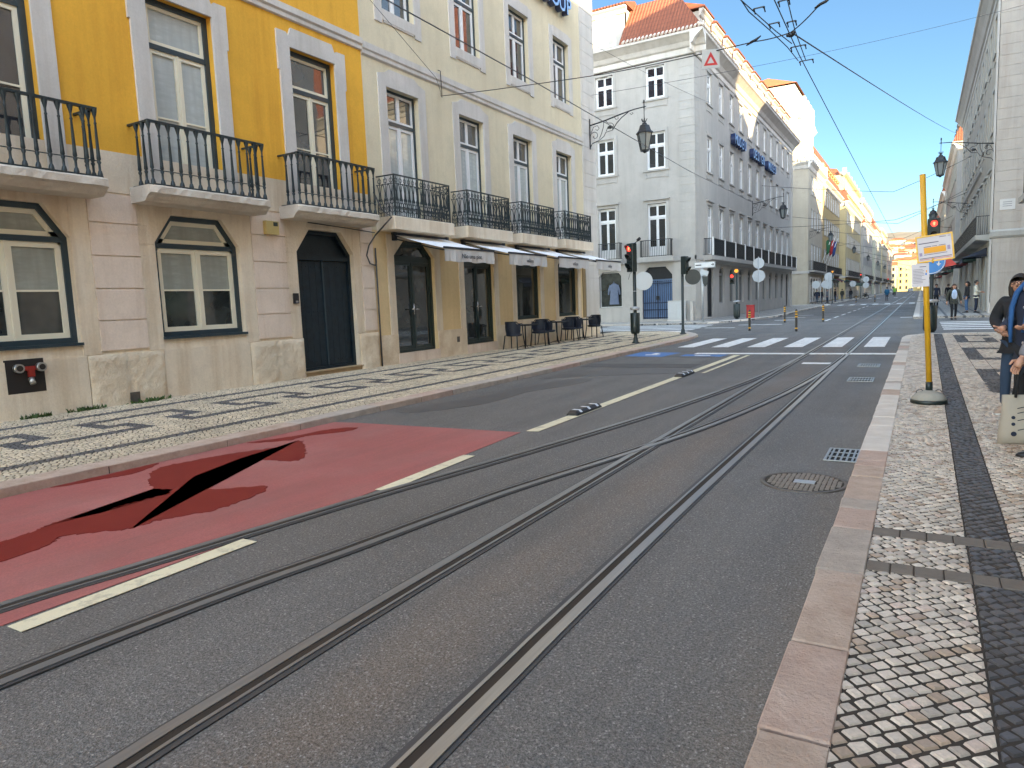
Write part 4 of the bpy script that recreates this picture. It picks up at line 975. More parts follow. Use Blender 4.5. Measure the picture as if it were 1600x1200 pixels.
b.mark(); FE.box(b,WE-.5,WE,.0,15.5,0,.08)
b.split('string_course',M_STW,wht)
b=MB()
def surr(b,F,c,hw,z0,z1,arch=0,apron=True,hood=False):
    b.mark(); F.box(b,c-hw-.18,c-hw,z0-.02,z1+.18,0,.03); F.box(b,c+hw,c+hw+.18,z0-.02,z1+.18,0,.03); F.box(b,c-hw+.001,c+hw-.001,z1,z1+.19,0,.032); F.box(b,c-hw-.24,c+hw+.24,z0-.10,z0,0,.07) if apron else None
    if apron: F.box(b,c-hw-.12,c+hw+.12,z0-.46,z0-.42,0,.03); F.box(b,c-hw-.16,c-hw-.02,z0-.52,z0-.101,0,.025); F.box(b,c+hw+.02,c+hw+.16,z0-.52,z0-.101,0,.025)
    if hood: F.box(b,c-hw-.24,c+hw+.24,z1+.20,z1+.30,0,.13)
for c in WC: surr(b,FE,c,.60,9.3,11.5); surr(b,FE,c,.60,13.42,15.35); surr(b,FE,c,.62,4.15,7.25,0,False,True)
for x in SX: surr(b,FSW,x,.58,9.3,11.5); surr(b,FSW,x,.58,13.42,15.3); surr(b,FSW,x,.58,4.15,7.28,0,False,True)
b.split('window_surround',M_STW,wht)
KW1=winkit('kw1',1.24,3.1,[M_WHITEW,M_WHITEW,G_DARK,G_DARK],.07,.075,2,2.3,(),split=True,curt=None,solid=.22)
KW1b=winkit('kw1b',1.24,3.1,[M_WHITEW,M_WHITEW,G_SKY,G_CURT],.07,.075,2,2.3,(),split=True,curt='low')
KW2=winkit('kw2',1.20,2.2,[M_WHITEW,M_WHITEW,G_DARK,G_DARK],.07,.075,2,1.42,(),split=True)
KW3=winkit('kw3',1.20,1.95,[M_WHITEW,M_WHITEW,G_DARK,G_DARK],.07,.075,2,1.22,(),rise=.16,split=True)
KWf=winkit('kwf',1.20,2.2,[M_WHITEW,M_WHITEW,G_SKY,G_BLIND],.07,.075,2,1.42,(),split=True); KWf3=winkit('kwf3',1.20,1.95,[M_WHITEW,M_WHITEW,G_SKY,G_DARK],.07,.075,2,1.22,(),rise=.16,split=True)
for i,c in enumerate(WC):
    place_win(KW1b,FE,c,4.15,wht,.06,'balcony_window'); place_win(KWf,FE,c,9.3,wht,.06); place_win(KWf3,FE,c,13.42,wht,.06)
    if 0<i<10:
        k=winkit('kwg',1.44,2.4,[simple('shop_frame_grey',(.25,.25,.24),.5),simple('shop_frame_grey',(.25,.25,.24)),G_SHOP,G_SHOP],.05,.04,1,1.95,(),.3,.35); place_win(k,FE,c,1.02,wht,.10,'shop_window')
    else:
        k=winkit('kwd',1.5,3.25,[M_BLACKIRON,M_BLACKIRON,G_DARK,G_DARK],.09,.30,2,2.45,(.4,),.3,.3); place_win(k,FE,c,.20,wht,.10,'shop_door')
for i,x in enumerate(SX):
    o=place_win(KW1,FSW,x,4.15,wht,.06,'balcony_window'); place_win(KW2,FSW,x,9.3,wht,.06); place_win(KW3,FSW,x,13.42,wht,.06)
# shop window with a coat on a hanger behind the glass
k=winkit('kwshop',1.55,2.27,[simple('shop_frame_grey',(.25,.25,.24),.5),M_WHITEW,G_SHOP,G_SHOP],.04,.03,1,None,()); place_win(k,FSW,-17.175,1.03,wht,.10,'shop_window')
# long balcony on the street side, two short ones round the corner
lr=bar_rail(33.4,.56,1.02,M_BLACKIRON,.10); 
o=MB(); o.box(-.01,.01,-.01,.01,0,.01)
bl=empty('long_balcony',FE.P(WY+1.95+16.7,4.06,0),FE.rz()); bl.parent=wht; bl.matrix_parent_inverse=Matrix.Translation(wht.location).inverted(); obj('railing',lr,bl)
b=MB()
for i in range(12): b.mark(); x=-16.7+33.4*i/11; b.box(x-.05,x+.05,-.62,-.52,0,1.1)
b.split('railing_post',M_WHITEW,bl)
sr=bar_rail(1.9,.42,1.0,M_BLACKIRON,.115)
for x in SX: balcony(FSW,x,4.06,1.9,.42,wht,sr,M_STW,.30)
# blue iron gate
gt=empty('iron_gate',FSW.P(-14.085,.25,-.12),0); gt.parent=wht; gt.matrix_parent_inverse=Matrix.Translation(wht.location).inverted()
M_GBL=simple('gate_blue_sheet',(.14,.22,.36),.5,0,.12,3); M_GIR=simple('gate_dark_iron',(.02,.03,.06),.4)
b=MB(); b.prism(octo(-.965,.965,0,3.2,.42,.5),.05,.07,'y'); b.build('backing_sheet',M_GBL,gt)
b=MB(); b.prism([(-.96,2.45),(.96,2.45),(.96,2.7),(.54,3.19),(-.54,3.19),(-.96,2.7)],.0,.048,'y'); b.build('transom_panel',M_BLACKIRON,gt)
for s_ in (-1,1):
    b=MB(); a=0.02 if s_>0 else -.93
    for i in range(8): x=a+.91*i/7; b.box(x-.014,x+.014,-.01,.018,0,2.25); b.ball((x,.004,2.32),.045,8)
    for z in (.05,.55,.98,2.18): b.box(a-.02,a+.93,.0,.03,z,z+.045)
    b.build('gate_leaf',M_GIR,gt)
b=MB(); b.box(-.09,.09,-.02,.03,1.18,1.42); b.build('lock',M_BLACKIRON,gt)
# lit orange lamp glimpsed inside a window; roof
b=MB()
b.mark(); FSW.box(b,-20.9,-15.95,16.66,19.3,-.55,-.3)  # attic block
b.split('attic',M_PW,wht)
def attic(F,u0,u1,z0,z1,dback,name='attic_dormer'):
    """masonry dormer with a moulded cornice and tiled cap"""
    t=MB(); t.mi(0); F.box(t,u0,u1,z0,z1,dback,-.28)
    F.extr(t,[(-.28,z1-.35),(-.2,z1-.3),(-.12,z1-.1),(.0,z1),(.0,z1+.09),(-.28,z1+.1)],u0-.14,u1+.14)
    t.mi(1); F.extr(t,[(.06,z1+.11),(.08,z1+.20),(-1.6,z1+.75),(-3.2,z1+.2),(-3.2,z1+.11)],u0-.2,u1+.2)
    return t
b=attic(FSW,-20.9,-15.95,16.67,19.15,-3.2); o=b.build('attic_dormer',[M_PW,M_TILEX],wht)
kd=winkit('kwatt',.62,1.75,[M_WHITEW,M_WHITEW,G_SKY,G_SKY],.05,.05,1,None,())
for x in (-17.55,-16.85): w=obj('window',kd[0],wht,FSW.P(x,17.05,-.22)); obj('pane',kd[1],w)
kd2=winkit('kwatt2',.62,1.5,[M_WHITEW,M_WHITEW,G_SKY,G_SKY],.05,.05,1,None,())
for c in WC:
    b=attic(FE,c-1.0,c+1.0,16.67,18.75,-3.2); b.build('attic_dormer',[M_PW,M_TILE],wht); w=obj('window',kd2[0],wht,FE.P(c,16.95,-.22),FE.rz()); obj('pane',kd2[1],w)
b=MB()
b.mi(1); b.add([(-16,WY-.72,16.68),(XF+.72,WY-.72,16.68),(XF-1.3,WY+1.5,19.6),(-16,WY+1.5,19.6)],[(0,1,2,3)])
b.add([(-27,WY-.72,16.68),(-20.8,WY-.72,16.68),(-20.8,WY+1.5,19.6),(-27,WY+1.5,19.6)],[(0,1,2,3)])
b.mi(0); b.add([(XF+.72,WY-.72,16.68),(XF+.72,WE,16.68),(XF-1.3,WE,19.6),(XF-1.3,WY+1.5,19.6)],[(0,1,2,3)])
b.mi(0); b.add([(XF-1.3,WY+1.5,19.6),(XF-1.3,WE,19.6),(XF-8,WE,21.0),(XF-8,WY+7,21.0)],[(0,1,2,3)]); b.mi(1); b.add([(-27,WY+1.5,19.6),(XF-1.3,WY+1.5,19.6),(XF-8,WY+7,21.0),(-27,WY+7,21.0)],[(0,1,2,3)])
b.mi(0); b.box(-26,XF-2.2,WY+2.2,WE,15.4,19.5)
b.build('roof',[M_TILE,M_TILEX],wht)
b=MB(); b.mi(1)
x=-27.
while x<XF+.7: 
    if not -20.9<x<-15.9: b.tube([(x,WY-.80,16.70),(x,WY-.40,16.96)],.075,6)
    x+=.24
y=WY-.7
while y<WE: b.tube([(XF+.80,y,16.70),(XF+.45,y,16.92)],.075,6,cap=True); y+=.26
b.mi(0); b.build('eave_tiles',[simple('tile_ends',(.55,.46,.38),.85,0,.3,8),simple('tile_ends',(.55,.46,.38))],wht)
wall_letters('MUSEU',FE,51.0,12.0,.98,.16,'first of the three blue raised words on the white facade',adv=.76); wall_letters('DESIGN',FE,57.2,12.0,.98,.16,'middle word of the three blue raised words on the white facade',adv=.76); wall_letters('MUSEU',FE,63.3,12.0,.98,.16,'farthest of the three blue raised words on the white facade',adv=.76)
# coat in the shop window, meter cabinets
b=MB(); b.tube([(0,0,1.62),(0,0,1.50)],.02,6); 
prof=[(.10,1.50),(.25,1.40),(.30,1.25),(.27,1.0),(.29,.5),(.33,.1)]
vs=[];n=14
for r_,z in prof:
    for k in range(n): a=2*PI*k/n; vs.append((r_*cos(a)*1.05,r_*.42*sin(a),z))
b.smooth=True; b.add(vs,[(i*n+k,i*n+(k+1)%n,(i+1)*n+(k+1)%n,(i+1)*n+k) for i in range(5) for k in range(n)]); 
for s_ in (-1,1): b.tube([(s_*.24,0,1.38),(s_*.36,-.02,1.1),(s_*.40,-.03,.75)],[.08,.07,.055],8)
ct=b.build('hanging_coat',simple('coat_blue_grey',(.14,.17,.24),.85,0,.2,6),None,(-16.95,WY-.02+.09,1.15)); ct.scale=(.95,.25,.95); tag(ct,'blue-grey coat hanging in the shop window left of the blue gate','coat')
cabm=simple('cabinet_grey',(.50,.50,.48),.55,0,.1,4)
t=empty('utility_cabinet',(-12.75,WY-.32,.10),0,'pale grey street cabinet against the white wall right of the blue gate','cabinet'); b=MB(); b.bbox(-.52,.52,-.16,.16,.10,1.22,.01); b.box(-.54,.54,-.18,.18,1.222,1.25); b.build('body',cabm,t)
b=MB(); b.box(-.50,-.01,-.175,-.161,.14,1.18); b.box(.01,.50,-.175,-.161,.14,1.18); b.build('doors',simple('cabinet_door',(.54,.54,.52),.5),t); b=MB(); b.box(-.55,.55,-.2,.16,-.02,.098); b.build('base',M_STG,t); b=MB(); b.box(.40,.44,-.19,-.176,.6,.72); b.build('handle',M_BLACK,t)
b=MB(); b.bbox(-11.95,-11.80,WY-.30,WY-.15,.1,1.25,.005); b.box(-11.97,-11.78,WY-.32,WY-.13,1.252,1.27); tag(b.build('bollard_post',M_STG),'short grey post beside the pale street cabinet','post')
# ================================================================ GENERIC BLOCKS ALONG THE STREET
FARW={}
M_FTRIM=plaster('far_trim',(.40,.37,.32))
def farwin(w,h,tone=0,arch=False):
    k=(w,h,tone)
    if k in FARW: return FARW[k]
    f=MB(); f.mi(0); hw=w/2; f.ring([(-hw-.16,-.12),(hw+.16,-.12),(hw+.16,h+.2),(-hw-.16,h+.2)],[(-hw,0),(hw,0),(hw,h),(-hw,h)],-.07,.02)
    f.mi(1); f.ring([(-hw,0),(hw,0),(hw,h),(-hw,h)],[(-hw+.07,.07),(hw-.07,.07),(hw-.07,h-.07),(-hw+.07,h-.07)],-.02,.015); f.box(-.035,.035,-.02,.01,.07,h-.07); f.box(-hw+.07,hw-.07,-.021,.01,h*.68,h*.68+.06)
    p=MB(); p.box(-hw+.07,hw-.07,-.004,.012,.07,h-.07)
    FARW[k]=(f.mesh('window_frame',[M_FTRIM,M_WHITEW]),p.mesh('pane',[G_DARK if tone!=2 else G_SKY])); return FARW[k]
def fdoor(w,h):
    k=('d',w,h)
    if k in FARW: return FARW[k]
    f=MB(); f.mi(0); hw=w/2; f.ring(octo(-hw-.2,hw+.2,0,h+.2,.25,.25),octo(-hw,hw,0,h,.25,.25),-.06,.02)
    p=MB(); p.prism(octo(-hw,hw,0,h,.25,.25),-.012,.012,'y')
    FARW[k]=(f.mesh('shop_opening',[M_STG]),p.mesh('pane',[G_SHOP])); return FARW[k]
HOUSECOL=[plaster('far_cream',(.40,.34,.22)),plaster('far_ochre',(.44,.32,.14)),plaster('far_grey',(.33,.31,.28)),plaster('far_white',(.46,.43,.37)),plaster('far_pink',(.40,.30,.24)),plaster('far_pale_green',(.34,.34,.27))]
def block(kind,pos,u0,u1,zc,m,label,floors=((9.3,2.1),(13.3,1.95)),gf=True,bal=True,roof=None,near=False,dorm=True,us=3.1,side=None,roofz=None,wtone=0,sc_=True,attic_=False):
    """one block: street wall, cross-street end walls, windows, cornice, roof"""
    F=Face(kind,pos); t=house('block_building',F.P(u0 if kind!='X' else u0,0,0),label); sg=-1 if kind=='E' else 1
    zr=zc+5.9 if attic_ else (roofz or zc+5.2); dx=15*sg
    b=MB(); x0,x1=sorted((pos,pos+dx)); b.box(x0,x1,u0,u1,-.05,zc); b.build('wall',m,t)
    b=MB(); F.extr(b,[(0,zc-.8),(.1,zc-.7),(.25,zc-.35),(.55,zc-.1),(.6,zc+.02),(0,zc+.03)],u0-.5,u1+.5); 
    Fs=Face('S',u0); xs=sorted((pos-.02*sg,pos+dx)); Fs.extr(b,[(0,zc-.8),(.1,zc-.7),(.25,zc-.35),(.5,zc-.1),(.55,zc+.01),(0,zc+.03)],xs[0],xs[1]); b.build('cornice',M_STG,t)
    if sc_:
        b=MB(); F.box(b,u0-.05,u1+.05,3.75,4.05,0,.14); Fs.box(b,xs[0],xs[1],3.75,4.05,0,.08); b.build('string_course',M_STW,t)
    n=int((u1-u0-2.2)/us); off=(u1-u0-(n-1)*us)/2; cs=[u0+off+us*i for i in range(n)]
    for i,c in enumerate(cs):
        k=farwin(1.2,2.9,wtone); w=obj('window',k[0],t,F.P(c,4.3,.0),F.rz()); obj('pane',k[1],w)
        for z,h in floors: k=farwin(1.15,h,wtone); w=obj('window',k[0],t,F.P(c,z,0),F.rz()); obj('pane',k[1],w)
        k=fdoor(1.95,2.95) ; w=obj('shop_opening',k[0],t,F.P(c,.25,0),F.rz()); obj('pane',k[1],w)
    ns=3
    for i in range(ns):
        x=pos+sg*(2.6+3.1*i); 
        if near and kind=='W' and False: continue
        for z,h in ((4.6,2.6),)+tuple(floors): k=farwin(1.15,h,wtone); w=obj('window',k[0],t,(x,u0,z),0); obj('pane',k[1],w)
    if bal:
        rr=bar_rail(u1-u0-2.2,.5,1.0,M_BLACKIRON,.14 if near else .22); e=obj('balcony',MBbox(F,u0+1,u1-1,3.9,4.07,.0,.62).mesh('balcony',M_STW),t); r_=obj('railing',rr,e,F.P((u0+u1)/2,4.07,0),F.rz())
    # mansard + dormers
    b=MB(); P=lambda u,z,d:F.P(u,z,d)
    b.add([P(u0-.5,zc+.04,.5),P(u1+.5,zc+.04,.5),P(u1-1.3,zr,-1.6),P(u0+1.6,zr,-1.6)],[(0,1,2,3)]); b.add([P(u0+1.6,zr,-1.6),P(u1-1.3,zr,-1.6),P(u1-4,zr+1.6,-7.5),P(u0+5,zr+1.6,-7.5)],[(0,1,2,3)])
    b.mi(1); b.add([P(u0-.5,zc+.04,.5),P(u0+1.6,zr,-1.6),P(u0+1.6,zr,-14.9),P(u0-.5,zc+.04,-14.9)],[(0,1,2,3)]); b.add([P(u0+1.6,zr,-1.6),P(u0+5,zr+1.6,-7.5),P(u0+5,zr+1.6,-14.9),P(u0+1.6,zr,-14.9)],[(0,1,2,3)])
    b.mi(0); b.add([P(u1+.5,zc+.04,.5),P(u1+.5,zc+.04,-14.9),P(u1-1.3,zr,-14.9),P(u1-1.3,zr,-1.6)],[(0,1,2,3)]); b.add([P(u0+5,zr+1.6,-7.5),P(u1-4,zr+1.6,-7.5),P(u1-4,zc,-14.9),P(u0+5,zc,-14.9)],[(0,1,2,3)])
    b.build('roof',roof or [M_TILE,M_TILEX],t)
    if attic_:
        a=MB(); F.box(a,u0+.2,u1-.2,zc+.05,zc+4.6,-9,-.35); F.extr(a,[(-.35,zc+4.3),(-.1,zc+4.5),(.1,zc+4.75),(.1,zc+4.95),(-1,zc+5.0)],u0-.1,u1+.1); F.box(a,u0,u1,zc+.9,zc+1.05,-.05,.45)
        for i in range(int((u1-u0)/.55)): F.box(a,u0+.3+.55*i,u0+.5+.55*i,zc+.05,zc+.9,.1,.35)
        for i in range(int((u1-u0)/6)+1): F.box(a,u0+6*i,u0+6*i+.9,zc+4.95,zc+5.7,-.6,.0)
        a.build('attic_storey',m,t)
        for c in cs: k=farwin(1.1,2.2,2); w=obj('window',k[0],t,F.P(c,zc+1.4,-.35),F.rz()); obj('pane',k[1],w)
    elif dorm:
        for i,c in enumerate(cs):
            d=MB(); d.mi(0); F.box(d,c-.8,c+.8,zc+.1,zc+2.2,-2.5,-.25); F.extr(d,[(-.25,zc+2.05),(-.02,zc+2.2),(0,zc+2.32),(-.25,zc+2.33)],c-.95,c+.95); d.mi(1); F.extr(d,[(.05,zc+2.34),(-1.2,zc+2.9),(-2.6,zc+2.4)],c-.95,c+.95); d.mi(2); F.box(d,c-.35,c+.35,zc+.5,zc+1.8,-.25,-.24); d.build('dormer',[m,M_TILE,G_SKY],t)
    return t,cs,F
def MBbox(F,u0,u1,z0,z1,d0,d1): b=MB(); F.box(b,u0,u1,z0,z1,d0,d1); return b
# --- left row beyond the white house
b2,cs,F2=block('E',XF,90.3,104.3,16.7,plaster('far_warm_stone',(.44,.385,.30)),'pale stone block with roof balustrade and a set-back upper tower storey',bal=False,dorm=False,us=2.6,roofz=17.1,roof=[M_STG,M_STG])
tb=MB(); tb.box(-22,-12.8,91.3,103,16.7,22.4); tb.build('tower_storey',plaster('tower_white',(.42,.37,.27)),b2)
tb=MB(); tb.extr=None; Fq=Face('E',-12.8); Fq.extr(tb,[(0,22.0),(.3,22.3),(.45,22.55),(0,22.6)],91,103.3); Face('S',91.3).extr(tb,[(0,22.0),(.3,22.3),(.45,22.55),(0,22.6)],-22,-12.4); tb.build('tower_cornice',M_STG,b2)
for y in (93,95.4,97.8,100.2):
    k=farwin(.9,3.4,2); w=obj('window',k[0],b2,Fq.P(y,18.2,0),Fq.rz()); obj('pane',k[1],w)
tb=MB(); A=[(-22,91.0,22.6),(-12.4,91.0,22.6),(-12.4,103.3,22.6),(-22,103.3,22.6)]; Bq=[(-21.5,92.3,26.3),(-13.6,92.3,26.3),(-13.6,102,26.3),(-21.5,102,26.3)]
tb.mi(0); tb.add(A+Bq,[(0,1,5,4),(1,2,6,5),(2,3,7,6),(3,0,4,7)]); tb.mi(1); tb.add([(-21.7,92.0,26.4),(-13.3,92.0,26.4),(-13.3,102.3,26.4),(-21.7,102.3,26.4),(-17.5,97,28.8),(-17.5,98,28.8)],[(0,1,4),(1,2,5,4),(2,3,5),(3,0,4,5)])
tb.build('tower_roof',[M_SLATE,M_TILEO],b2)
for x in (-19.6,-15.6):
    d=MB(); d.mi(0); d.prism([(x-.75,22.8),(x+.75,22.8),(x+.75,24.7),(x+.5,25.2),(x-.5,25.2),(x-.75,24.7)],91.1,92.4,'y'); d.mi(1); d.prism([(x-.38,23.1),(x+.38,23.1),(x+.38,24.3),(x+.25,24.6),(x-.25,24.6),(x-.38,24.3)],91.04,91.099,'y'); d.mi(2); d.box(x-.22,x+.22,91.0,91.039,23.3,24.3); d.build('dormer',[M_SLATE,M_WHITEW,G_SKY],b2)
for y in (94,96.4,98.8,101.2):
    d=MB(); d.mi(0); d.box(-14,-12.55,y-.7,y+.7,22.8,25.0); d.mi(1); d.box(-12.55,-12.5,y-.35,y+.35,23.1,24.5); d.build('dormer',[M_SLATE,M_WHITEW],b2)
rb=MB()
for i in range(0,36): y=90.0+.4*i; rb.lathe([(.07,0),(.05,.1),(.09,.3),(.05,.55),(.08,.7)],(XF+.35,y,16.75),6,cap=False)
for i in range(0,18): x=XF+.2-.4*i; rb.lathe([(.07,0),(.05,.1),(.09,.3),(.05,.55),(.08,.7)],(x,90.3-.35,16.75),6,cap=False)
rb.box(XF+.2,XF+.5,89.8,104.2,17.45,17.65); rb.box(XF-7,XF+.499,89.8,90.1,17.451,17.649); 
for p in ((XF+.35,89.95),(XF+.35,100),(XF+.35,104),(XF-7,89.95)): rb.box(p[0]-.2,p[0]+.2,p[1]-.2,p[1]+.2,16.75,17.9)
rb.build('balustrade',M_STG,b2)
sh=MB()
for y in (89.0+1.9,): pass
b=MB(); P_=[(-.32,.35),(.32,.35),(.32,.0),(.2,-.3),(0,-.45),(-.2,-.3),(-.32,0)]; b.prism([(-14.2+p[0],2.3+p[1]) for p in P_],90.18,90.298,'y'); tag(b.build('wall_shield',M_BLACKIRON),'dark shield-shaped plaque on the corner wall of the balustraded stone block','plaque')
rr=bar_rail(12.8,.5,1.1,M_BLACKIRON,.14); e=obj('balcony',MBbox(F2,91,104,3.95,4.12,0,.62).mesh('balcony',M_STW),b2); obj('railing',rr,e,F2.P(97.5,4.12,0),F2.rz())
block('E',XF,104.4,127.5,16.4,HOUSECOL[1],'ochre block in shade behind the flagpoles, with tiled dormers',near=True,us=2.6)
block('E',XF+.1,136.0,172,16.9,plaster('far_yellow_stone',(.46,.37,.20)),'yellow stone block with balustrade, its upper corner catching the sun',us=2.9,attic_=True)
block('E',XF,181,217,16.7,HOUSECOL[2],'grey shaded block, fourth on the left side of the street',attic_=True)
block('E',XF,226,264,18.2,HOUSECOL[5],'pale green block, fifth on the left side of the street',us=3.4)
block('E',XF,273,312,16.6,HOUSECOL[0],'cream block, sixth on the left side of the street',us=3.6,attic_=True)
block('E',XF,321,366,17,HOUSECOL[4],'pinkish block, last on the left before the hill',us=3.8)
# --- right row
RX=3.05; FWR=Face('W',RX)
r1=house('stone_corner_building',(RX,43,0),'grey stone corner house on the right with street plaque and balcony')
M_RS=plaster('right_ashlar',(.45,.405,.355),(.62,.56,.50),.5,.45,.3,.7); M_RW=plaster('right_render',(.40,.37,.31),(.7,.62,.52),.7)
RC=[45.3+2.95*k for k in range(11)]; holes=[]
for c in RC: holes+=[(c-.6,c+.6,4.35,7.2),(c-.6,c+.6,9.4,11.5),(c-.6,c+.6,13.3,15.2),(c-.75,c+.75,.2,3.3,.25,.3)]
b=MB(); wall(b,FWR,43,79,-.05,16.2,holes,None,.25); b.box(RX+.26,26,43.26,79,-.05,16.1); b.build('street_wall',M_RW,r1)
FRS=Face('S',43.0); hs=[]
for x in (7.6,10.8,14.0): hs+=[(x-.58,x+.58,4.5,7.2),(x-.58,x+.58,9.4,11.5),(x-.58,x+.58,13.3,15.2)]
b=MB(); wall(b,FRS,RX,26,-.05,16.2,hs,None,.25); b.build('side_wall',M_RS,r1)
b=MB()   # ashlar courses on the corner
for k in range(31):
    z=.62+k*.5; off=(k%2)*.55; x=RX-.02
    FRS.box(b,RX-.03,RX+1.15+off*.3,z+.004,z+.494,.0,.03)
    FRS.box(b,RX+1.158+off*.3,RX+2.9-off*.3,z+.004,z+.494,.0,.027)
    FRS.box(b,RX+2.908-off*.3,RX+5.2,z+.004,z+.494,.0,.029)
b.build('ashlar',M_RS,r1)
b=MB(); FWR.box(b,42.97,44.0,.0,16.0,0,.05); b.build('corner_pilaster',M_STG,r1)
b=MB(); b.mark(); FRS.extr(b,[(0,3.82),(.06,3.86),(.12,3.95),(.14,4.18),(.1,4.25),(0,4.28)],RX-.12,26); b.mark(); FWR.extr(b,[(0,3.80),(.1,3.84),(.62,3.92),(.66,4.15),(0,4.16)],44.4,78.5); b.mark(); FWR.extr(b,[(0,8.3),(.1,8.4),(.12,8.6),(0,8.65)],52,79)
b.mark(); FWR.extr(b,eave(16.9,.65),42.4,79.4); b.mark(); FRS.extr(b,eave(16.902,.64),RX-.62,26); b.split('cornice',plaster('right_trim',(.42,.41,.38)),r1)
b=MB()
for c in RC:
    for z0,z1 in ((9.4,11.5),(13.3,15.2)): surr(b,FWR,c,.60,z0,z1)
    surr(b,FWR,c,.6,4.35,7.2,0,False,True); b.mark(); FWR.box(b,c-1.0,c-.75,.0,3.5,0,.06); FWR.box(b,c+.75,c+1.0,.0,3.5,0,.06)
b.split('window_surround',plaster('right_trim',(.42,.41,.38)),r1)
KR=winkit('kr',1.2,2.85,[M_WHITEW,M_WHITEW,G_DARK,G_DARK],.07,.07,2,2.1,(),split=True); 
for c in RC:
    place_win(KR,FWR,c,4.35,r1,.08); place_win(KW2,FWR,c,9.35,r1,.08); place_win(KW3,FWR,c,13.27,r1,.08); k=winkit('krd',1.5,3.1,[M_BLACKIRON,M_BLACKIRON,G_SHOP,G_SHOP],.06,.08,2,2.4,(),.25,.3); place_win(k,FWR,c,.2,r1,.12,'shop_door')
for x in (7.6,10.8,14.0): place_win(KW2,FRS,x,9.35,r1,.08); place_win(KW3,FRS,x,13.27,r1,.08); place_win(KR,FRS,x,4.4,r1,.08)
e=empty('balcony',FWR.P(61.5,4.16,0),FWR.rz()); e.parent=r1; e.matrix_parent_inverse=Matrix.Translation(r1.location).inverted(); obj('railing',bar_rail(33,.6,1.0,M_BLACKIRON,.11),e)
b=MB(); b.mi(0); P=FWR.P
b.add([P(42.4,16.92,.6),P(79.4,16.92,.6),P(78,23.2,-1.8),P(44.6,23.2,-1.8)],[(0,1,2,3)]); b.add([P(44.6,23.2,-1.8),P(78,23.2,-1.8),P(75,24.2,-9),P(49,24.2,-9)],[(0,1,2,3)])
b.mi(1); b.add([P(42.4,16.92,.6),P(44.6,23.2,-1.8),P(44.6,23.2,-22),P(42.4,16.92,-22)],[(0,1,2,3)]); b.add([P(44.6,23.2,-1.8),P(49,24.2,-9),P(49,24.2,-22),P(44.6,23.2,-22)],[(0,1,2,3)]); b.mi(0); b.box(6,25,45.5,78,16,20.4); b.build('roof',[M_TILE,M_TILEX],r1)
for y0,y1,h in ((46,56,3.4),(58,70,2.6)):
    b=MB(); FWR.box(b,y0,y1,16.95,16.95+h,-3,-.5); FWR.extr(b,[(-.5,16.8+h),(-.1,16.95+h),(-.1,17.1+h),(-4,17.5+h)],y0-.2,y1+.2); b.build('attic',M_RW,r1)
b=MB(); b.mi(0); FRS.box(b,3.30,3.93,5.22,5.74,.03,.05); b.mi(1)
for z in (5.6,5.5,5.40): FRS.box(b,3.42,3.80,z-.015,z+.015,.05,.052)
tag(b.build('street_plaque',[simple('plaque_marble',(.52,.51,.49),.4),simple('plaque_letters',(.2,.2,.2),.6)]),'small pale street-name plaque on the grey stone corner','plaque')
RCOL=[plaster('right_row_grey',(.33,.31,.28)),plaster('right_row_stone',(.38,.34,.27)),plaster('right_row_pale',(.42,.40,.36))]
block('W',RX,90,127,16.7,RCOL[0],'second block on the right side of the street, beyond the grey stone one',us=3.0)
block('W',RX,137,175,17.0,RCOL[1],'third block on the right side of the street',us=3.2)
block('W',RX,184,222,16.5,RCOL[2],'fourth block on the right side of the street',us=3.4)
block('W',RX,231,312,17.2,RCOL[0],'long fifth block on the right side of the street',us=5)
block('W',RX,321,366,16.5,RCOL[1],'last block on the right side of the street',us=4)
# --- the block this side of the crossing on the right: it stands behind the photographer and shades the street
nb,ncs,_=block('W',RX,-62,26.9,16.0,plaster('near_right_wall',(.78,.72,.62)),'long cream block along the near right pavement, shading the street',us=3.2,roofz=18.2,wtone=1,near=True)
b=MB(); b.box(4.6,26,12,26.3,16,25.6); b.build('shade_block',M_PC,nb)  # unseen upper mass, height chosen so its shadow covers the white house
for k,(x0,y0,y1,h) in enumerate(((30,-90,26.9,20),(30,43,79,23),(30,90,127,23),(30,137,175,23))):
    b=MB(); b.box(x0,x0+40,y0,y1,0,h); b.build('back_block_wall',HOUSECOL[k%3],None); o=bpy.context.scene.collection.objects[-1]; tag(o,['broad plain block behind the near right one','plain block behind the grey stone corner house','plain block behind the second right block','plain block behind the third right block'][k],'building'); o.name='back_building'
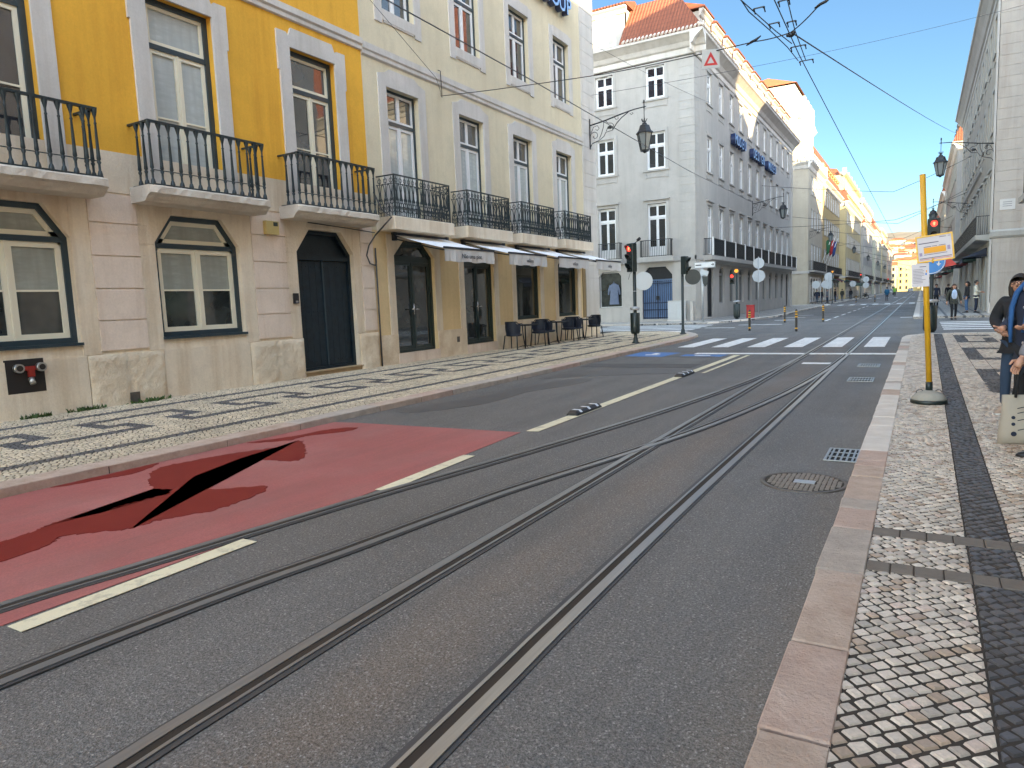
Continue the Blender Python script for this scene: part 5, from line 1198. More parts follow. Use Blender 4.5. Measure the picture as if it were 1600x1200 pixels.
# ================================================================ END OF THE STREET: yellow house, hill, houses
hill=MB(); N=24; vs=[]
for j in range(N+1):
    for i in range(N+1):
        x=-260+520*i/N; y=420+520*j/N; s_=j/N; z=-2+66*(s_**.85)*(1-.25*((x+10)/260)**2)+3*sin(x*.05+y*.03); 
        if j==0: z=-2
        vs.append((x,y,z))
hill.smooth=True; hill.add(vs,[(j*(N+1)+i,j*(N+1)+i+1,(j+1)*(N+1)+i+1,(j+1)*(N+1)+i) for j in range(N) for i in range(N)])
tag(hill.build('hill',simple('hill_scrub',(.16,.13,.09),.95,0,.4,.05)),kind='structure')
def hillz(x,y): s_=max(0,(y-420)/520); return -2+66*(s_**.85)*(1-.25*((x+10)/260)**2)+3*sin(x*.05+y*.03)
def hut(x,y,z,w,d,h,m,label,rot=0,roofm=None,nm='hill_house'):
    t=empty(nm,(x,y,z),rot,label,'house','houses on the hill at the end of the street'); b=MB(); b.box(-w/2,w/2,-d/2,d/2,-4,h); b.build('wall',m,t)
    b=MB(); o_=.5; rz_=h+w*.16
    b.add([(-w/2-o_,-d/2-o_,h),(w/2+o_,-d/2-o_,h),(w/2+o_,d/2+o_,h),(-w/2-o_,d/2+o_,h),(-w/4,0,rz_),(w/4,0,rz_)],[(0,1,5,4),(1,2,5),(2,3,4,5),(3,0,4),(3,2,1,0)]); b.build('roof',roofm or M_TILEO,t)
    fl=int(h/3.1); nw=max(2,int(w/2.6))
    for f_ in range(fl):
        for i in range(nw):
            b=MB(); xx=-w/2+w*(i+.5)/nw; b.box(xx-.5,xx+.5,-d/2-.05,-d/2+.02,1+3.05*f_,2.6+3.05*f_); b.build('window',G_DARK,t)
    return t
hut(-4.9,404,0,10.5,9,15.3,plaster('end_yellow',(.50,.40,.16)),'sunlit yellow house with orange roof closing the end of the street',nm='end_house')
hut(-16,400,0,11,9,13,HOUSECOL[0],'cream house left of the yellow one at the street end',nm='end_house'); hut(8,398,0,12,9,14,HOUSECOL[3],'white house right of the yellow one at the street end',nm='end_house')
pos=[]; rs=random.Random(5); ci=0; desc=['with a tall front','low and wide','among roofs','near the hilltop','halfway up','facing the street','tucked behind','at the slope foot']
for row in range(13):
    y=424+row*19
    for k in range(9):
        x=-52+11.5*k+rs.uniform(-3,3)+ (row%2)*6; z=hillz(x,y); w=rs.uniform(8,14)
        m=HOUSECOL[rs.choice((0,3,3,4,0,2))]; nm={0:'cream',2:'grey',3:'white',4:'pinkish'}[HOUSECOL.index(m)]
        hut(x,y+rs.uniform(-5,5),z-1,w,9,rs.uniform(6,12),m,'%s hill house with tiled roof, %s row up the slope, %s'%(nm,['first','second','third','fourth','fifth','sixth','seventh','eighth','ninth','tenth','eleventh','twelfth','top'][row],['far left','left','left of the middle','just left','in line with the street','just right','right of the middle','right','far right'][k]),rs.uniform(-.3,.3),M_TILEO if rs.random()<.7 else M_TILE)

M_AWD=[simple('shop_awning_green',(.03,.06,.045),.8),simple('shop_awning_maroon',(.16,.03,.03),.8),simple('shop_awning_navy',(.03,.04,.07),.8)]
k=0
for (F,ys) in ((Face('E',XF),(114.5,119.5,124.5,138.5,144,149.5,155,160.5,166,184,190,196,202,208,230,238,246)),(Face('W',RX),(47.5,56,64,72,93,99,105,111,140,150))):
    for y in ys:
        e=empty('shop_awning',F.P(y,3.2,.02),F.rz(),'%s shop awning, number %d along the %s side'%(('dark green','maroon','navy')[k%3],k+1,'left' if F.kind=='E' else 'right'),'awning','small dark shop awnings down the street'); q=MB(); q.add([(-1.6,0,.35),(1.6,0,.35),(1.6,-1.1,-.15),(-1.6,-1.1,-.15),(-1.6,-1.1,-.4),(1.6,-1.1,-.4)],[(0,1,2,3),(3,2,5,4)]); q.add([(-1.6,0,.35),(-1.6,-1.1,-.15),(-1.6,0,-.1),(1.6,0,.35),(1.6,-1.1,-.15),(1.6,0,-.1)],[(0,1,2),(3,5,4)]); q.build('cloth',M_AWD[k%3],e); q=MB(); q.tube([(-1.6,-1.1,-.16),(1.6,-1.1,-.16)],.025,6); q.tube([(-1.6,0,.0),(-1.6,-1.1,-.16)],.02,5); q.tube([(1.6,0,.0),(1.6,-1.1,-.16)],.02,5); q.build('frame',M_BLACKIRON,e); k+=1
# ================================================================ STREET FURNITURE
M_REDL=simple('red_signal_glow',(.5,.01,.01),.4,emit=(1,.05,.03),es=.22,var=0); M_REDC=simple('red_signal_arrow',(.8,.2,.05),.4,emit=(1,.45,.2),es=.16,var=0); M_AMB=simple('amber_signal_glow',(.6,.25,.02),.4,emit=(1,.36,.03),es=.09,var=0); M_LENS=simple('dark_lens',(.01,.012,.012),.15)
M_GALV=simple('galvanised',(.42,.43,.44),.45,.5,.12,8); M_SIGNB=simple('sign_back',(.50,.53,.55),.5,.2,.06,3); M_WSIGN=simple('sign_white',(.75,.75,.73),.5)
def disc(b,c,r,n,th=.01,k=28):
    """thin round plate with normal along n"""
    c=Vector(c);n=Vector(n).normalized(); b.tube([c-n*th/2,c+n*th/2],r,k)
def signal(x,y,z0,top,rz,label,lamps,arrow=False,pole_r=.055,bin_=None,extra=None,zg=.1,hw=.15,hx=0,nm='traffic_light'):
    """pole with a signal head; lamps = list of (z, state); the head looks towards local -y"""
    t=empty(nm,(x,y,zg),0,label,'traffic light')
    b=MB(); b.lathe([(.13,0),(.13,.02),(.085,.05),(.075,.16),(pole_r,.20),(pole_r,top-zg),(pole_r*.6,top-zg+.03)],n=18); b.build('pole',M_DKGREEN,t)
    if lamps:
        zt=max(l[0] for l in lamps)+.17-zg; zb=min(l[0] for l in lamps)-.17-zg
        h=MB(); h.bbox(-hw,hw,-.11,.10,zb,zt,.02); h.box(-.03,.03,.05,.14,zb+.1,zt-.1)
        M=Matrix.Translation((hx,0,0))@Matrix.Rotation(rz,4,'Z')@Matrix.Translation((0,-.10,0))
        for z,st in lamps:
            z-=zg
            # hood
            vs=[];n=12
            for k in range(n+1):
                a=PI*(-.12+1.24*k/n)
                for (yy,rr) in ((-.11,.118),(-.27 if k else -.27,.112)): vs.append((rr*cos(a),yy if 0 else yy+(.10*(1-sin(max(0,min(PI,a)))) if yy<-.2 else 0),z+rr*sin(a)))
            h.add(vs,[(2*k,2*k+2,2*k+3,2*k+1) for k in range(n)])
        h.xf(M); hd=h.build('signal_head',M_DKGREEN,t)
        for z,st in lamps:
            z-=zg; l=MB(); l.cur=0; l.tube([(0,-.112,z),(0,-.122,z)],.098,20)
            if st=='red' and arrow:
                l.cur=1; pts=[(0,.055),(.05,.0),(.02,.005),(.02,-.055),(-.02,-.055),(-.02,.005),(-.05,0)]; l.prism([(a,z+c) for a,c in pts],-.128,-.1235,'y'); 
            l.xf(M); m0={'red':M_REDL,'amber':M_AMB}.get(st,M_LENS); l.build('lamp',[m0,M_REDC if st=='red' else m0],hd)
    if bin_:
        bz,bt,br,dx=bin_; q=MB(); q.lathe([(br*.8,0),(br*.92,.04),(br,.10),(br,bt-bz),(br*.93,bt-bz+.01),(br*.9,bt-bz-.02)],(dx,-.02,bz-zg),20); bo=q.build('litter_bin',M_DKGREEN,t); q=MB(); q.lathe([(br*.95,0),(br,.03),(br*1.02,.09),(br*.6,.11)],(dx,-.02,bt-zg+.10),20); q.box(-.01+dx,.01+dx,-.03,-.01,bt-zg,bt-zg+.12); q.build('bin_lid',M_GALV,bo)
    return t
t1=signal(-8.14,22.0,0,2.46,R(-28),'three-lamp traffic light showing red by the cafe kerb, with litter bin on its pole',[(3.18,'red'),(2.89,'off'),(2.60,'off')],True,bin_=(.40,1.08,.155,0),zg=.09)
b=MB(); disc(b,(.28,.07,2.03),.30,(-.2,1,0),.012); o=b.build('round_sign',M_SIGNB,t1); b=MB(); b.tube([(.0,.0,3.25),(.16,.05,3.36)],.015,6); b.tube([(.13,.02,3.36),(.22,-.05,3.40)],.05,10); b.build('camera',M_BLACK,t1)
b=MB(); b.tube([(-.03,0,2.38),(-.14,-.02,2.30),(-.2,-.03,2.1)],.008,6); b.build('cable',M_BLACK,t1); b=MB(); b.lathe([(.06,1.18),(.06,1.21)],n=18); b.lathe([(.06,1.70),(.06,1.72)],n=18); b.build('band',M_GALV,t1)
t2=signal(-8.12,27.3,0,2.45,R(80),'traffic light seen side-on at the corner kerb, hoods turned right, lamps hidden',[(2.96,'off'),(2.60,'off')],zg=.09)
b=MB(); disc(b,(.40,.06,2.22),.30,(-.25,1,0),.012); b.build('round_sign',simple('sign_back_dark',(.05,.055,.05),.5),t2); b=MB(); b.box(.05,.35,.02,.05,1.86,1.92); b.build('sign_bracket',M_GALV,t2)
t3=signal(-9.50,43.0,0,2.85,R(0),'pedestrian light showing red with amber beacon, in front of the white house doors',[(2.66,'red'),(2.36,'off')],False,bin_=(.18,1.0,.19,0),hx=-.24,hw=.12)
b=MB(); b.tube([(0,-.05,2.86),(0,-.16,2.86)],.11,18); b.build('beacon',M_AMB,t3)
b=MB(); b.bbox(-.22,.22,-.15,.15,0,.75,.02); b.box(-.24,.24,-.17,.17,.752,.80); tag(b.build('red_box',simple('red_box_paint',(.42,.03,.03),.5),None,(-8.95,44.2,.1)),'low red box on the pavement behind the amber-topped signal','box')
t4=signal(.30,26.2,0,3.72,R(4),'dark green signal pole with red arrow lamp behind the yellow stop pole',[(3.53,'red'),(3.18,'off')],True,bin_=(.14,.95,.20,-.02),zg=.1,hw=.17)
b=MB(); disc(b,(-.04,-.12,2.25),.40,(0,1,0),.012,36); b.build('round_sign',simple('sign_blue',(.02,.22,.62),.4,var=0),t4); b=MB(); b.v=[]; 
bb=MB(); pts=[(.385*cos(2*PI*k/36),.385*sin(2*PI*k/36)) for k in range(36)]; pi_=[(.365*cos(2*PI*k/36),.365*sin(2*PI*k/36)) for k in range(36)]; bb.ring([(p[0]-.04,p[1]+2.25) for p in pts],[(p[0]-.04,p[1]+2.25) for p in pi_],-.130,-.127); bb.prism([(.10,2.18),(.17,2.10),(.24,2.18),(.19,2.18),(.19,2.24),(.15,2.24),(.15,2.18)],-.130,-.127,'y'); bb.build('sign_marks',M_WSIGN,t4)
b=MB(); b.prism([(.30,2.05),(.66,2.12),(.40,2.42)],-.05,-.04,'y'); b.build('warning_triangle',simple('sign_red',(.62,.05,.04),.5),t4)
signal(-8.75,88.0,0,3.5,0,'signal with amber lamp on the far corner kerb beyond the white house',[(3.72,'amber')],hw=.16); signal(-9.9,95,0,2.7,0,'small pedestrian light showing red beside the flagpoles',[(2.9,'red'),(2.6,'off')],hw=.13)
signal(-8.9,134.0,0,3.6,0,'distant red traffic light near the parked motorcycle',[(4.1,'red'),(3.75,'off')],hw=.2); signal(-6.6,185.0,0,3.4,0,'farthest red traffic light down the left kerb',[(3.75,'red'),(3.4,'off')],hw=.22)
def signpost(x,y,h,discs,label,nm='sign_post',zg=.1,col=M_GALV,cat='sign'):
    t=empty(nm,(x,y,zg),0,label,cat); b=MB(); b.tube([(0,0,0),(0,0,h)],.028,10); b.build('pole',col,t)
    for dx,z,r,k in discs: b=MB(); disc(b,(dx,.05,z),r,(0,1,0),.012,k); b.box(dx-.015,dx+.015,.03,.043,z-r*.9,z+r*.9); b.lathe([(r,-.008),(r,.008)],(0,0,0),4) if False else None; b.build('sign_plate',M_SIGNB,t)
    return t
signpost(-8.64,45.0,3.72,[(0,3.32,.33,28),(0,2.54,.40,8)],'grey post with a round and an eight-sided sign seen from behind')
signpost(-9.3,89.5,3.3,[(0,3.1,.5,28),(0,2.2,.5,28)],'distant post with two pale round signs, one above the other'); signpost(-9.6,84.5,2.6,[(-.5,2.2,.42,28),(.45,2.2,.42,28)],'far post with two pale discs side by side')
signpost(-8.2,135.5,3.4,[(0,3.2,.5,28),(0,2.2,.5,28)],'pair of pale discs right of the distant red light'); signpost(-9.9,131.0,2.9,[(0,2.5,.5,28)],'single pale disc left of the distant red light')
t=empty('direction_sign_post',(-10.45,38.05+.9,.10),0,'grey post with long white direction board near the white house corner','sign')
b=MB(); b.tube([(0,0,0),(0,0,3.35)],.06,12); b.build('pole',M_GALV,t)
b=MB(); b.box(-.45,.72,-.09,-.07,2.98,3.33); bo=b.build('direction_board',M_WSIGN,t); b=MB(); b.ring([(-.44,2.99),(.71,2.99),(.71,3.32),(-.44,3.32)],[(-.42,3.01),(.69,3.01),(.69,3.30),(-.42,3.30)],-.094,-.09); b.box(-.36,-.05,-.094,-.09,3.13,3.18); b.prism([(.50,3.14),(.58,3.14),(.58,3.08),(.66,3.16),(.58,3.24),(.58,3.18),(.50,3.18)],-.094,-.09,'y'); b.build('board_marks',M_BLACK,bo)
b=MB(); b.box(-.09,.0,-.10,-.075,2.55,2.9); b.beam((-.1,-.09,2.80),(.36,-.20,2.66),.015,.26); b.build('street_name_plate',M_SIGNB,t)
b=MB(); b.prism([(-.0,2.55),(.34,2.5),(.30,2.1),(.17,1.95),(.06,2.15)],-.16,-.15,'y'); b.build('dark_shield_sign',simple('sign_back_dark',(.05,.055,.05),.5),t)
# bollards
def bollard(x,y,zg,label,grp='black and yellow bollards around the junction'):
    t=empty('bollard',(x,y,zg),0,label,'bollard',grp); b=MB(); b.lathe([(.055,0),(.05,.03),(.05,.80),(.045,.85),(.02,.885)],n=16); b.build('post',M_BLACK,t)
    for z0,z1 in ((.10,.15),(.56,.61),(.66,.71),(.76,.81)): b=MB(); b.lathe([(.053,z0),(.053,z1)],n=16,cap=False); b.build('band',simple('reflector_yellow',(.70,.36,.03),.4),t)
bollard(-4.27,29.8,0,'tallest-looking yellow-banded bollard, on the road right of the other near one'); bollard(-6.28,30.8,0,'yellow-banded bollard nearest the left kerb, in line with the zebra bars'); bollard(-6.16,39.0,0,'yellow-banded bollard close to the bulging far kerb'); bollard(-4.29,38.9,0,'yellow-banded bollard at the start of the dashed lane line')
bollard(-6.9,96.5,0,'far small bollard left of the dashed lane line'); bollard(-4.85,97,0,'far small bollard near the tram rails')
# bus stop pole with concrete foot
t=empty('bus_stop_sign',(.12,10.1,.10),0,'yellow tram stop pole with two notice panels on a round concrete foot','bus stop sign')
b=MB(); b.lathe([(.195,.035),(.19,.075),(.15,.12),(.09,.15),(.045,.165)],n=32); b.build('concrete_foot',stone('foot_concrete',(.30,.29,.25),(.38,.36,.31),.3,8,.4,.85),t)
b=MB(); b.lathe([(.195,0),(.205,.01),(.205,.04),(.196,.05)],n=32); b.build('rubber_rim',M_DKGREEN,t)
b=MB()
for s_ in (-1,1): b.tube([(s_*.10+.04*cos(a)*s_,-.02,.13+.045*sin(a)) for a in [PI*k/8 for k in range(9)]],.006,6)
b.build('lifting_loop',M_IRON,t)
b=MB(); b.tube([(0,0,.15),(-.002,0,.27)],.04,14); b.build('sleeve',M_DKGREEN,t)
top=Vector((-.135,0,2.82)); b=MB(); b.tube([(-.002,0,.26),top],.034,14); b.build('pole',M_YPOLE,t)
def panel(name,x0,x1,z0,z1,tilt,frame,marks):
    o=empty(name,(0,-.05,0)); o.parent=t; o.rotation_euler=(0,tilt,0)
    b=MB(); b.box(x0,x1,-.012,0,z0,z1); b.build('board',simple('panel_white',(.62,.59,.64),.45,var=.03),o)
    if frame: b=MB(); b.ring([(x0-.012,z0-.012),(x1+.012,z0-.012),(x1+.012,z1+.012),(x0-.012,z1+.012)],[(x0+.008,z0+.008),(x1-.008,z0+.008),(x1-.008,z1-.008),(x0+.008,z1-.008)],-.02,.01); b.build('frame',M_YPOLE,o)
    for m,L in marks:
        b=MB()
        for (a,c,d,e) in L: b.box(a,c,-.0145,-.0121,d,e)
        b.build('print',m,o)
    return o
M_INK=simple('panel_ink',(.06,.05,.12),.5,var=0); M_ORG=simple('panel_orange',(.80,.36,.01),.5,var=0); M_LIL=simple('panel_lilac',(.33,.27,.45),.5,var=0)
rnd=random.Random(3)
panel('route_panel',.03,.40,1.76,2.06,R(-6),True,[(M_ORG,[(.10,.33,1.855,1.925)]),(M_INK,[(.05,.26,1.975,1.985),(.27,.34,2.03,2.036),(.10,.34,1.836,1.842),(.05,.385,1.795,1.802),(.10,.18,1.932,1.938),(.19,.24,1.932,1.938),(.26,.33,1.932,1.938)]),(M_LIL,[(.345,.375,1.87,1.92),(.05,.08,1.83,1.87),(.36,.385,2.03,2.04)]),(simple('panel_red',(.6,.08,.05),.5),[(.05,.385,1.780,1.786)])])
panel('notice_panel',-.20+.03,.02,1.46,1.745,R(-2),False,[(M_INK,[(-.08,-.01,1.700,1.708)]+[(-.15,-.15+rnd.uniform(.09,.14),1.67-.018*k,1.674-.018*k) for k in range(10)]),(M_ORG,[(-.012,-.002,1.63,1.66)]),(simple('panel_blue',(.05,.2,.6),.5),[(-.02,-.004,1.60,1.626)])])
b=MB(); b.box(-.09,.06,-.06,-.02,2.02,2.035); b.box(-.09,.03,-.06,-.02,1.79,1.805); b.tube([(.0,-.06,1.80),(.0,-.06,1.74)],.012,8); b.build('bracket',M_YPOLE,t)
# ---- wall lanterns
M_LGL=simple('lantern_glass',(.20,.22,.22),.25,0,.1,5)
def lantern(x,y,z,rz,label,L=2.3,small=False):
    """ornate wall bracket with hanging six-sided lantern; local +x points away from the wall, z = bottom of bracket"""
    t=empty('street_lamp',(x,y,z),rz,label,'street lamp','wall lanterns on scrolled iron brackets')
    b=MB(); N=8
    b.box(0,.03,-.035,.035,0,1.18); b.tube([(.02,0,.92),(.7,0,1.02),(1.4,0,1.16),(1.9,0,1.24),(L+.08,0,1.27)],[.028,.028,.026,.022,.018],7)
    if not small:
        b.tube([(.02,0,.05),(.10,0,.20),(.30,0,.26)],.015,6)
        b.tube([(.22+.20*cos(a)*(1-.055*i),0,.48+.20*sin(a)*(1-.055*i)) for i,a in enumerate([PI*1.0-.45*k for k in range(16)])],.014,5)
        b.tube([(.06,0,.62),(.18,0,.84),(.34,0,.88),(.42,0,.76),(.33,0,.68),(.27,0,.74)],.013,5)
        b.tube([(.42,0,.36),(.52,0,.55),(.60,0,.78),(.62,0,.98)],.014,5); b.tube([(.12,0,.22),(.42,0,.30),(.62,0,.42),(.70,0,.56),(.98,0,.60)],.014,5)
        b.tube([(.98,0,.60),(1.18,0,.85),(1.38,0,1.02),(1.66,0,1.18)],.018,6); b.tube([(.72,0,.60),(.80,0,.76),(.92,0,.80),(.98,0,.72),(.90,0,.66)],.014,5); b.tube([(.70,0,1.0),(.80,0,.9),(.95,0,.88),(1.04,0,.80),(.98,0,.66)],.014,5); b.tube([(1.08,0,1.08),(1.14,0,.98),(1.24,0,1.0),(1.22,0,1.08)],.012,5)
        b.ball((.86,0,.72),.07,8,(1.4,.5,.8)); b.tube([(1.72,0,1.13),(1.78,0,1.06),(1.86,0,1.10),(1.80,0,1.14)],.012,5)
    b.tube([(L,0,1.20),(L,0,1.42)],.022,7); b.ball((L,0,1.46),.045,8,(.8,.8,1.7)); b.tube([(L,0,1.25),(L,0,.78)],.014,7); b.build('bracket',M_BLACKIRON,t)
    q=MB(); n=6
    q.lathe([(.02,.78),(.05,.74),(.03,.68),(.09,.66),(.11,.60),(.20,.56),(.225,.47),(.27,.36),(.345,.30),(.35,.27),(.30,.27)],(L,0,0),n)
    for k in range(6): a=2*PI*k/6; q.beam((L+.30*cos(a),.30*sin(a),.28),(L+.165*cos(a),.165*sin(a),-.36),.03,.03); q.beam((L+.06*cos(a),.06*sin(a),.70),(L+.12*cos(a),.12*sin(a),.82),.02,.02)
    q.lathe([(.18,-.35),(.17,-.40),(.08,-.42),(.03,-.47)],(L,0,0),n); q.build('lantern_frame',M_BLACKIRON,t)
    g_=MB(); g_.lathe([(.285,.27),(.155,-.36)],(L,0,0),n,cap=False); g_.lathe([(.215,.465),(.265,.365)],(L,0,0),n,cap=False); g_.build('glass',M_LGL,t)
    return t
lantern(XF+.02,26.75,7.62,0,'large iron lantern on its scrolled bracket at the cream house corner')
lantern(XF+.02,58.4,7.72,0,'iron wall lantern on the long side of the white house'); lantern(RX-.02,43.55,7.68,PI,'iron wall lantern on the grey stone corner, hanging left over the street')
lantern(XF+.02,91.6,7.8,0,'smaller-looking lantern on the balustraded stone block'); lantern(RX-.05,66,7.0,PI,'lantern halfway along the grey stone house, above the blue disc')
for k,y in enumerate((125,160,196,236)): lantern(XF+.05,y,7.8,0,['lantern beside the flags on the left','lantern on the yellow stone block, left','lantern on the fourth left block, far','lantern on the fifth left block, farthest'][k],small=True)
for k,y in enumerate((100,145)): lantern(RX-.05,y,7.6,PI,['lantern on the second right block, far','lantern on the third right block, farthest'][k],small=True)
# ---- overhead wires
M_WIRE=simple('wire_dark',(.03,.035,.04),.5,.3,.1,3); M_CABLE=simple('cable_grey',(.10,.10,.11),.6)
def wire(pts,r,label,sag=0,m=None,nm='overhead_wire',n=12,parent=None):
    P=[]
    for a,c in zip(pts,pts[1:]):
        a=Vector(a);c=Vector(c)
        for k in range(n): s_=k/n; q=a.lerp(c,s_); q.z-=sag*4*s_*(1-s_); P.append(q)
    P.append(Vector(pts[-1])); b=MB(); b.tube(P,r,5); o=b.build(nm,m or M_WIRE,parent); 
    if parent is None: tag(o,label,'wire','tram and span wires over the street')
    return o
node=(-1.97,12.95,5.86)
wire([(-1.80,-6,5.75),(-1.86,10.6,5.62),(-1.93,13.6,5.66),(-1.97,50,5.72),(-2.0,110,5.8),(-2.0,200,5.85),(-2.05,330,5.9)],.0085,'tram contact wire running up the street to the vanishing point')
wire([(-1.66,6,5.75),(-1.72,11.0,5.64),(-1.80,12.2,5.63),(-1.87,13.9,5.66)],.008,'short doubled tram wire right beside the main contact wire')
wire([(-3.3,2.5,5.8),(-2.6,8.5,5.7),(-2.26,10.5,5.62),(-2.06,12.0,5.62),(-1.95,12.9,5.66)],.008,'tram wire branching off to the left at the junction of wires')
wire([(-2.30,10.75,5.70),(-2.25,11.0,5.62),(-2.12,11.85,5.60),(-2.02,12.9,5.62),(-1.99,13.9,5.66)],.008,'short curved guide wire with a turned-up end beside the branching wire')
t=empty('wire_switch',node,0,'cluster of tram wire clamps and hangers where the wires meet','wire fitting')
b=MB(); b.ball((0,0,-.05),.045,8,(1.3,1,.7)); b.ball((.04,0,-.02),.03,8); b.ball((-.05,0,-.04),.03,8); b.build('clamp',M_BLACKIRON,t)
for (x0,x1,y,z) in ((-2.20,-2.06,11.1,5.68),(-2.12,-1.98,11.85,5.68),(-1.86,-1.72,11.1,5.70),(-1.88,-1.76,12.0,5.70),(-2.03,-1.80,13.35,5.74),(-2.02,-1.80,14.3,5.76)):
    b=MB(); b.box(x0-node[0],x1-node[0],y-node[1]-.008,y-node[1]+.008,z-node[2]-.008,z-node[2]+.008)
    for x in (x0,x1): b.ball((x-node[0],y-node[1],z-node[2]-.01),.018,7,(1,1.2,1)); b.tube([(x-node[0],y-node[1],z-node[2]),(x-node[0],y-node[1]+.10,z-node[2]-.04)],.010,5)
    b.build('hanger',M_BLACKIRON,t)
w=wire([(-11.66,16.5,7.37),(-5.85,14.35,6.30),(-2.6,13.2,5.92),node,(-1.55,12.7,6.06),(.6,11.9,7.0),(3.05,11.0,8.1)],.010,'dark span wire from the cream wall across the street through the wire junction',.02)
for a in ((-2.62,13.2,5.93),(-1.45,12.66,6.10)):
    b=MB(); b.tube([Vector(a)+Vector((-.13,.04,-.035)),Vector(a)+Vector((-.04,.01,-.005)),Vector(a)+Vector((.04,-.01,.01)),Vector(a)+Vector((.13,-.04,.05))],[.010,.024,.024,.010],8); b.build('insulator',M_BLACKIRON,w)
# triangular sign hanging on the span wire
t=empty('hanging_sign',(-3.42,13.42,6.02),R(20),'small square plate with a red triangle hanging on the span wire','sign')
b=MB(); b.box(-.155,.155,-.004,.004,-.33,.0); b.tube([(-.12,0,-.01),(-.12,0,.09)],.006,5); b.tube([(.12,0,-.01),(.12,0,.08)],.006,5); b.build('plate',simple('plate_grey',(.52,.53,.52),.5),t)
b=MB(); o_=[(-.125,-.28),(.125,-.28),(0,-.04)]; i_=[(-.062,-.242),(.062,-.242),(0,-.125)]; b.ring(o_,i_,-.008,-.0045); b.build('red_triangle',simple('triangle_red',(.55,.03,.03),.4),t)
cr=Vector((-11.66,16.5,7.37)).lerp(Vector((-5.85,14.35,6.30)),.62)
cross=Vector((-8.0,15.1,6.74)); far=Vector((-11.6,58.3,8.72)); near=cross+(cross-far)*.30
wire([tuple(near),tuple(cross),(-9.75,34,7.55),tuple(far)],.012,'grey feeder cable swooping from the near left to the white house lantern',.0,M_CABLE)
wire([(-9.3,8.5,8.6),(-11.0,15.4,7.45),(-11.62,16.45,7.45),(-11.66,16.5,7.37)],.006,'thin slack line to the wall hook between the first cream windows')
b=MB(); b.tube([FE.P(16.45,8.05,.02),FE.P(16.42,8.0,.12),FE.P(16.5,7.5,.08),FE.P(16.52,7.33,.06)],.012,6); tag(b.build('wall_hook',M_BLACKIRON),'dark wall hook holding the span wire on the cream wall','hook')
wire([node,(2.45,80,15.9)],.012,'span wire from the wire junction to the far eaves on the right',.12,n=24)
wire([(-11.62,26.9,9.75),(4.3,42.95,14.8)],.008,'thin wire from the cream corner across the side street to the grey corner',.25)
wire([(-11.62,26.9,11.75),(-11.6,45.5,13.5)],.007,'short thin wire between cream corner and white house',.1)
for k,(y0,z0,y1,z1,mid) in enumerate(((62,10.5,62,10.9,8.9),(78,9.3,74,9.8,7.6),(94,9.2,96,9.6,7.3),(118,9.0,118,9.3,6.8),(150,9.2,150,9.4,6.6),(190,9.5,190,9.6,6.6),(68,7.5,66,8.8,7.2),(240,9.5,240,9.5,6.6))):
    wire([(XF+.05,y0,z0),(-2.0,(y0+y1)/2,mid),(RX-.05,y1,z1)],.011+.00012*y0,['first','second','third','fourth','fifth','sixth','low','last'][k]+' far span wire crossing the street between the facades',.08)
# ---- cafe tables and chairs
M_NAVY=simple('woven_navy',(.012,.018,.035),.5,0,.3,40,.3,150); M_DMET=simple('dark_metal',(.02,.022,.028),.4,.4)
def chair():
    t=empty('cafe_chair',(0,0,0)); b=MB(); b.lathe([(.20,0),(.235,.015),(.235,.06),(.20,.07)],(0,0,.38),16); b.build('seat',M_NAVY,t)
    vs=[];n=12
    for k in range(n+1):
        a=PI*(.05+.9*k/n)
        for z,r in ((.42,.225),(.58,.25),(.70,.255),(.80,.25)): vs.append((r*cos(a),r*sin(a)*.95,z-(.0 if .2<k/n<.8 else .07*(z-.45)/.35)))
    q=MB(); q.smooth=True; q.add(vs,[(4*k+j,4*k+4+j,4*k+5+j,4*k+1+j) for k in range(n) for j in range(3)]); q.build('backrest',M_NAVY,t)
    q=MB(); q.tube([(.245*cos(a),.24*sin(a),.80-(.06 if (a<.6 or a>2.55) else 0)) for a in [PI*(k/14)*1.24-.38 for k in range(15)]],.014,7); q.build('arm_rail',M_DMET,t)
    for sx in (-1,1):
        for sy in (-1,1): q=MB(); q.tube([(sx*.19,sy*.17,.72 if sy<0 else .40),(sx*.20,sy*.18,.40),(sx*.235,sy*.235,0)],.017,6); q.build('leg',M_DMET,t)
    return t
def ctable():
    t=empty('cafe_table',(0,0,0)); b=MB(); b.bbox(-.34,.34,-.34,.34,.71,.75,.006); b.build('tabletop',M_DMET,t)
    b=MB(); b.tube([(0,0,.02),(0,0,.72)],.022,10); b.build('column',M_DMET,t)
    for k in range(2): b=MB(); a=PI/4+k*PI/2; b.tube([(.28*cos(a),.28*sin(a),0),(.1*cos(a),.1*sin(a),.05),(-.1*cos(a),-.1*sin(a),.05),(-.28*cos(a),-.28*sin(a),0)],.012,6); b.build('foot',M_DMET,t)
    return t
CH=chair(); TB=ctable(); CHD=None; first=True; ft=True
labs=['dark woven cafe chair, nearest of the row','dark cafe chair right of the first table','dark cafe chair left of the middle table','dark cafe chair right of the middle table','dark cafe chair left of the last table','dark cafe chair at the cream house corner, last of the row']
for i,(y,rz) in enumerate(((19.15,PI),(20.75,.2),(21.5,PI-.3),(23.05,.1),(23.75,PI+.1),(25.3,-.1))):
    o=CH if i==0 else copytree(CH); o.location=(-11.15+(.08 if i%2 else 0),y,.112); o.rotation_euler=(0,0,rz); o.scale=(1.1,1.1,1.08); tag(o,labs[i],'chair','cafe chairs in front of the cream house')
for i,y in enumerate((19.98,22.30,24.52)):
    o=TB if i==0 else copytree(TB); o.location=(-11.2,y,.112); o.rotation_euler=(0,0,.05*i); tag(o,['first dark cafe table, nearest','middle dark cafe table under the third awning','last dark cafe table near the corner'][i],'table','cafe tables in front of the cream house')
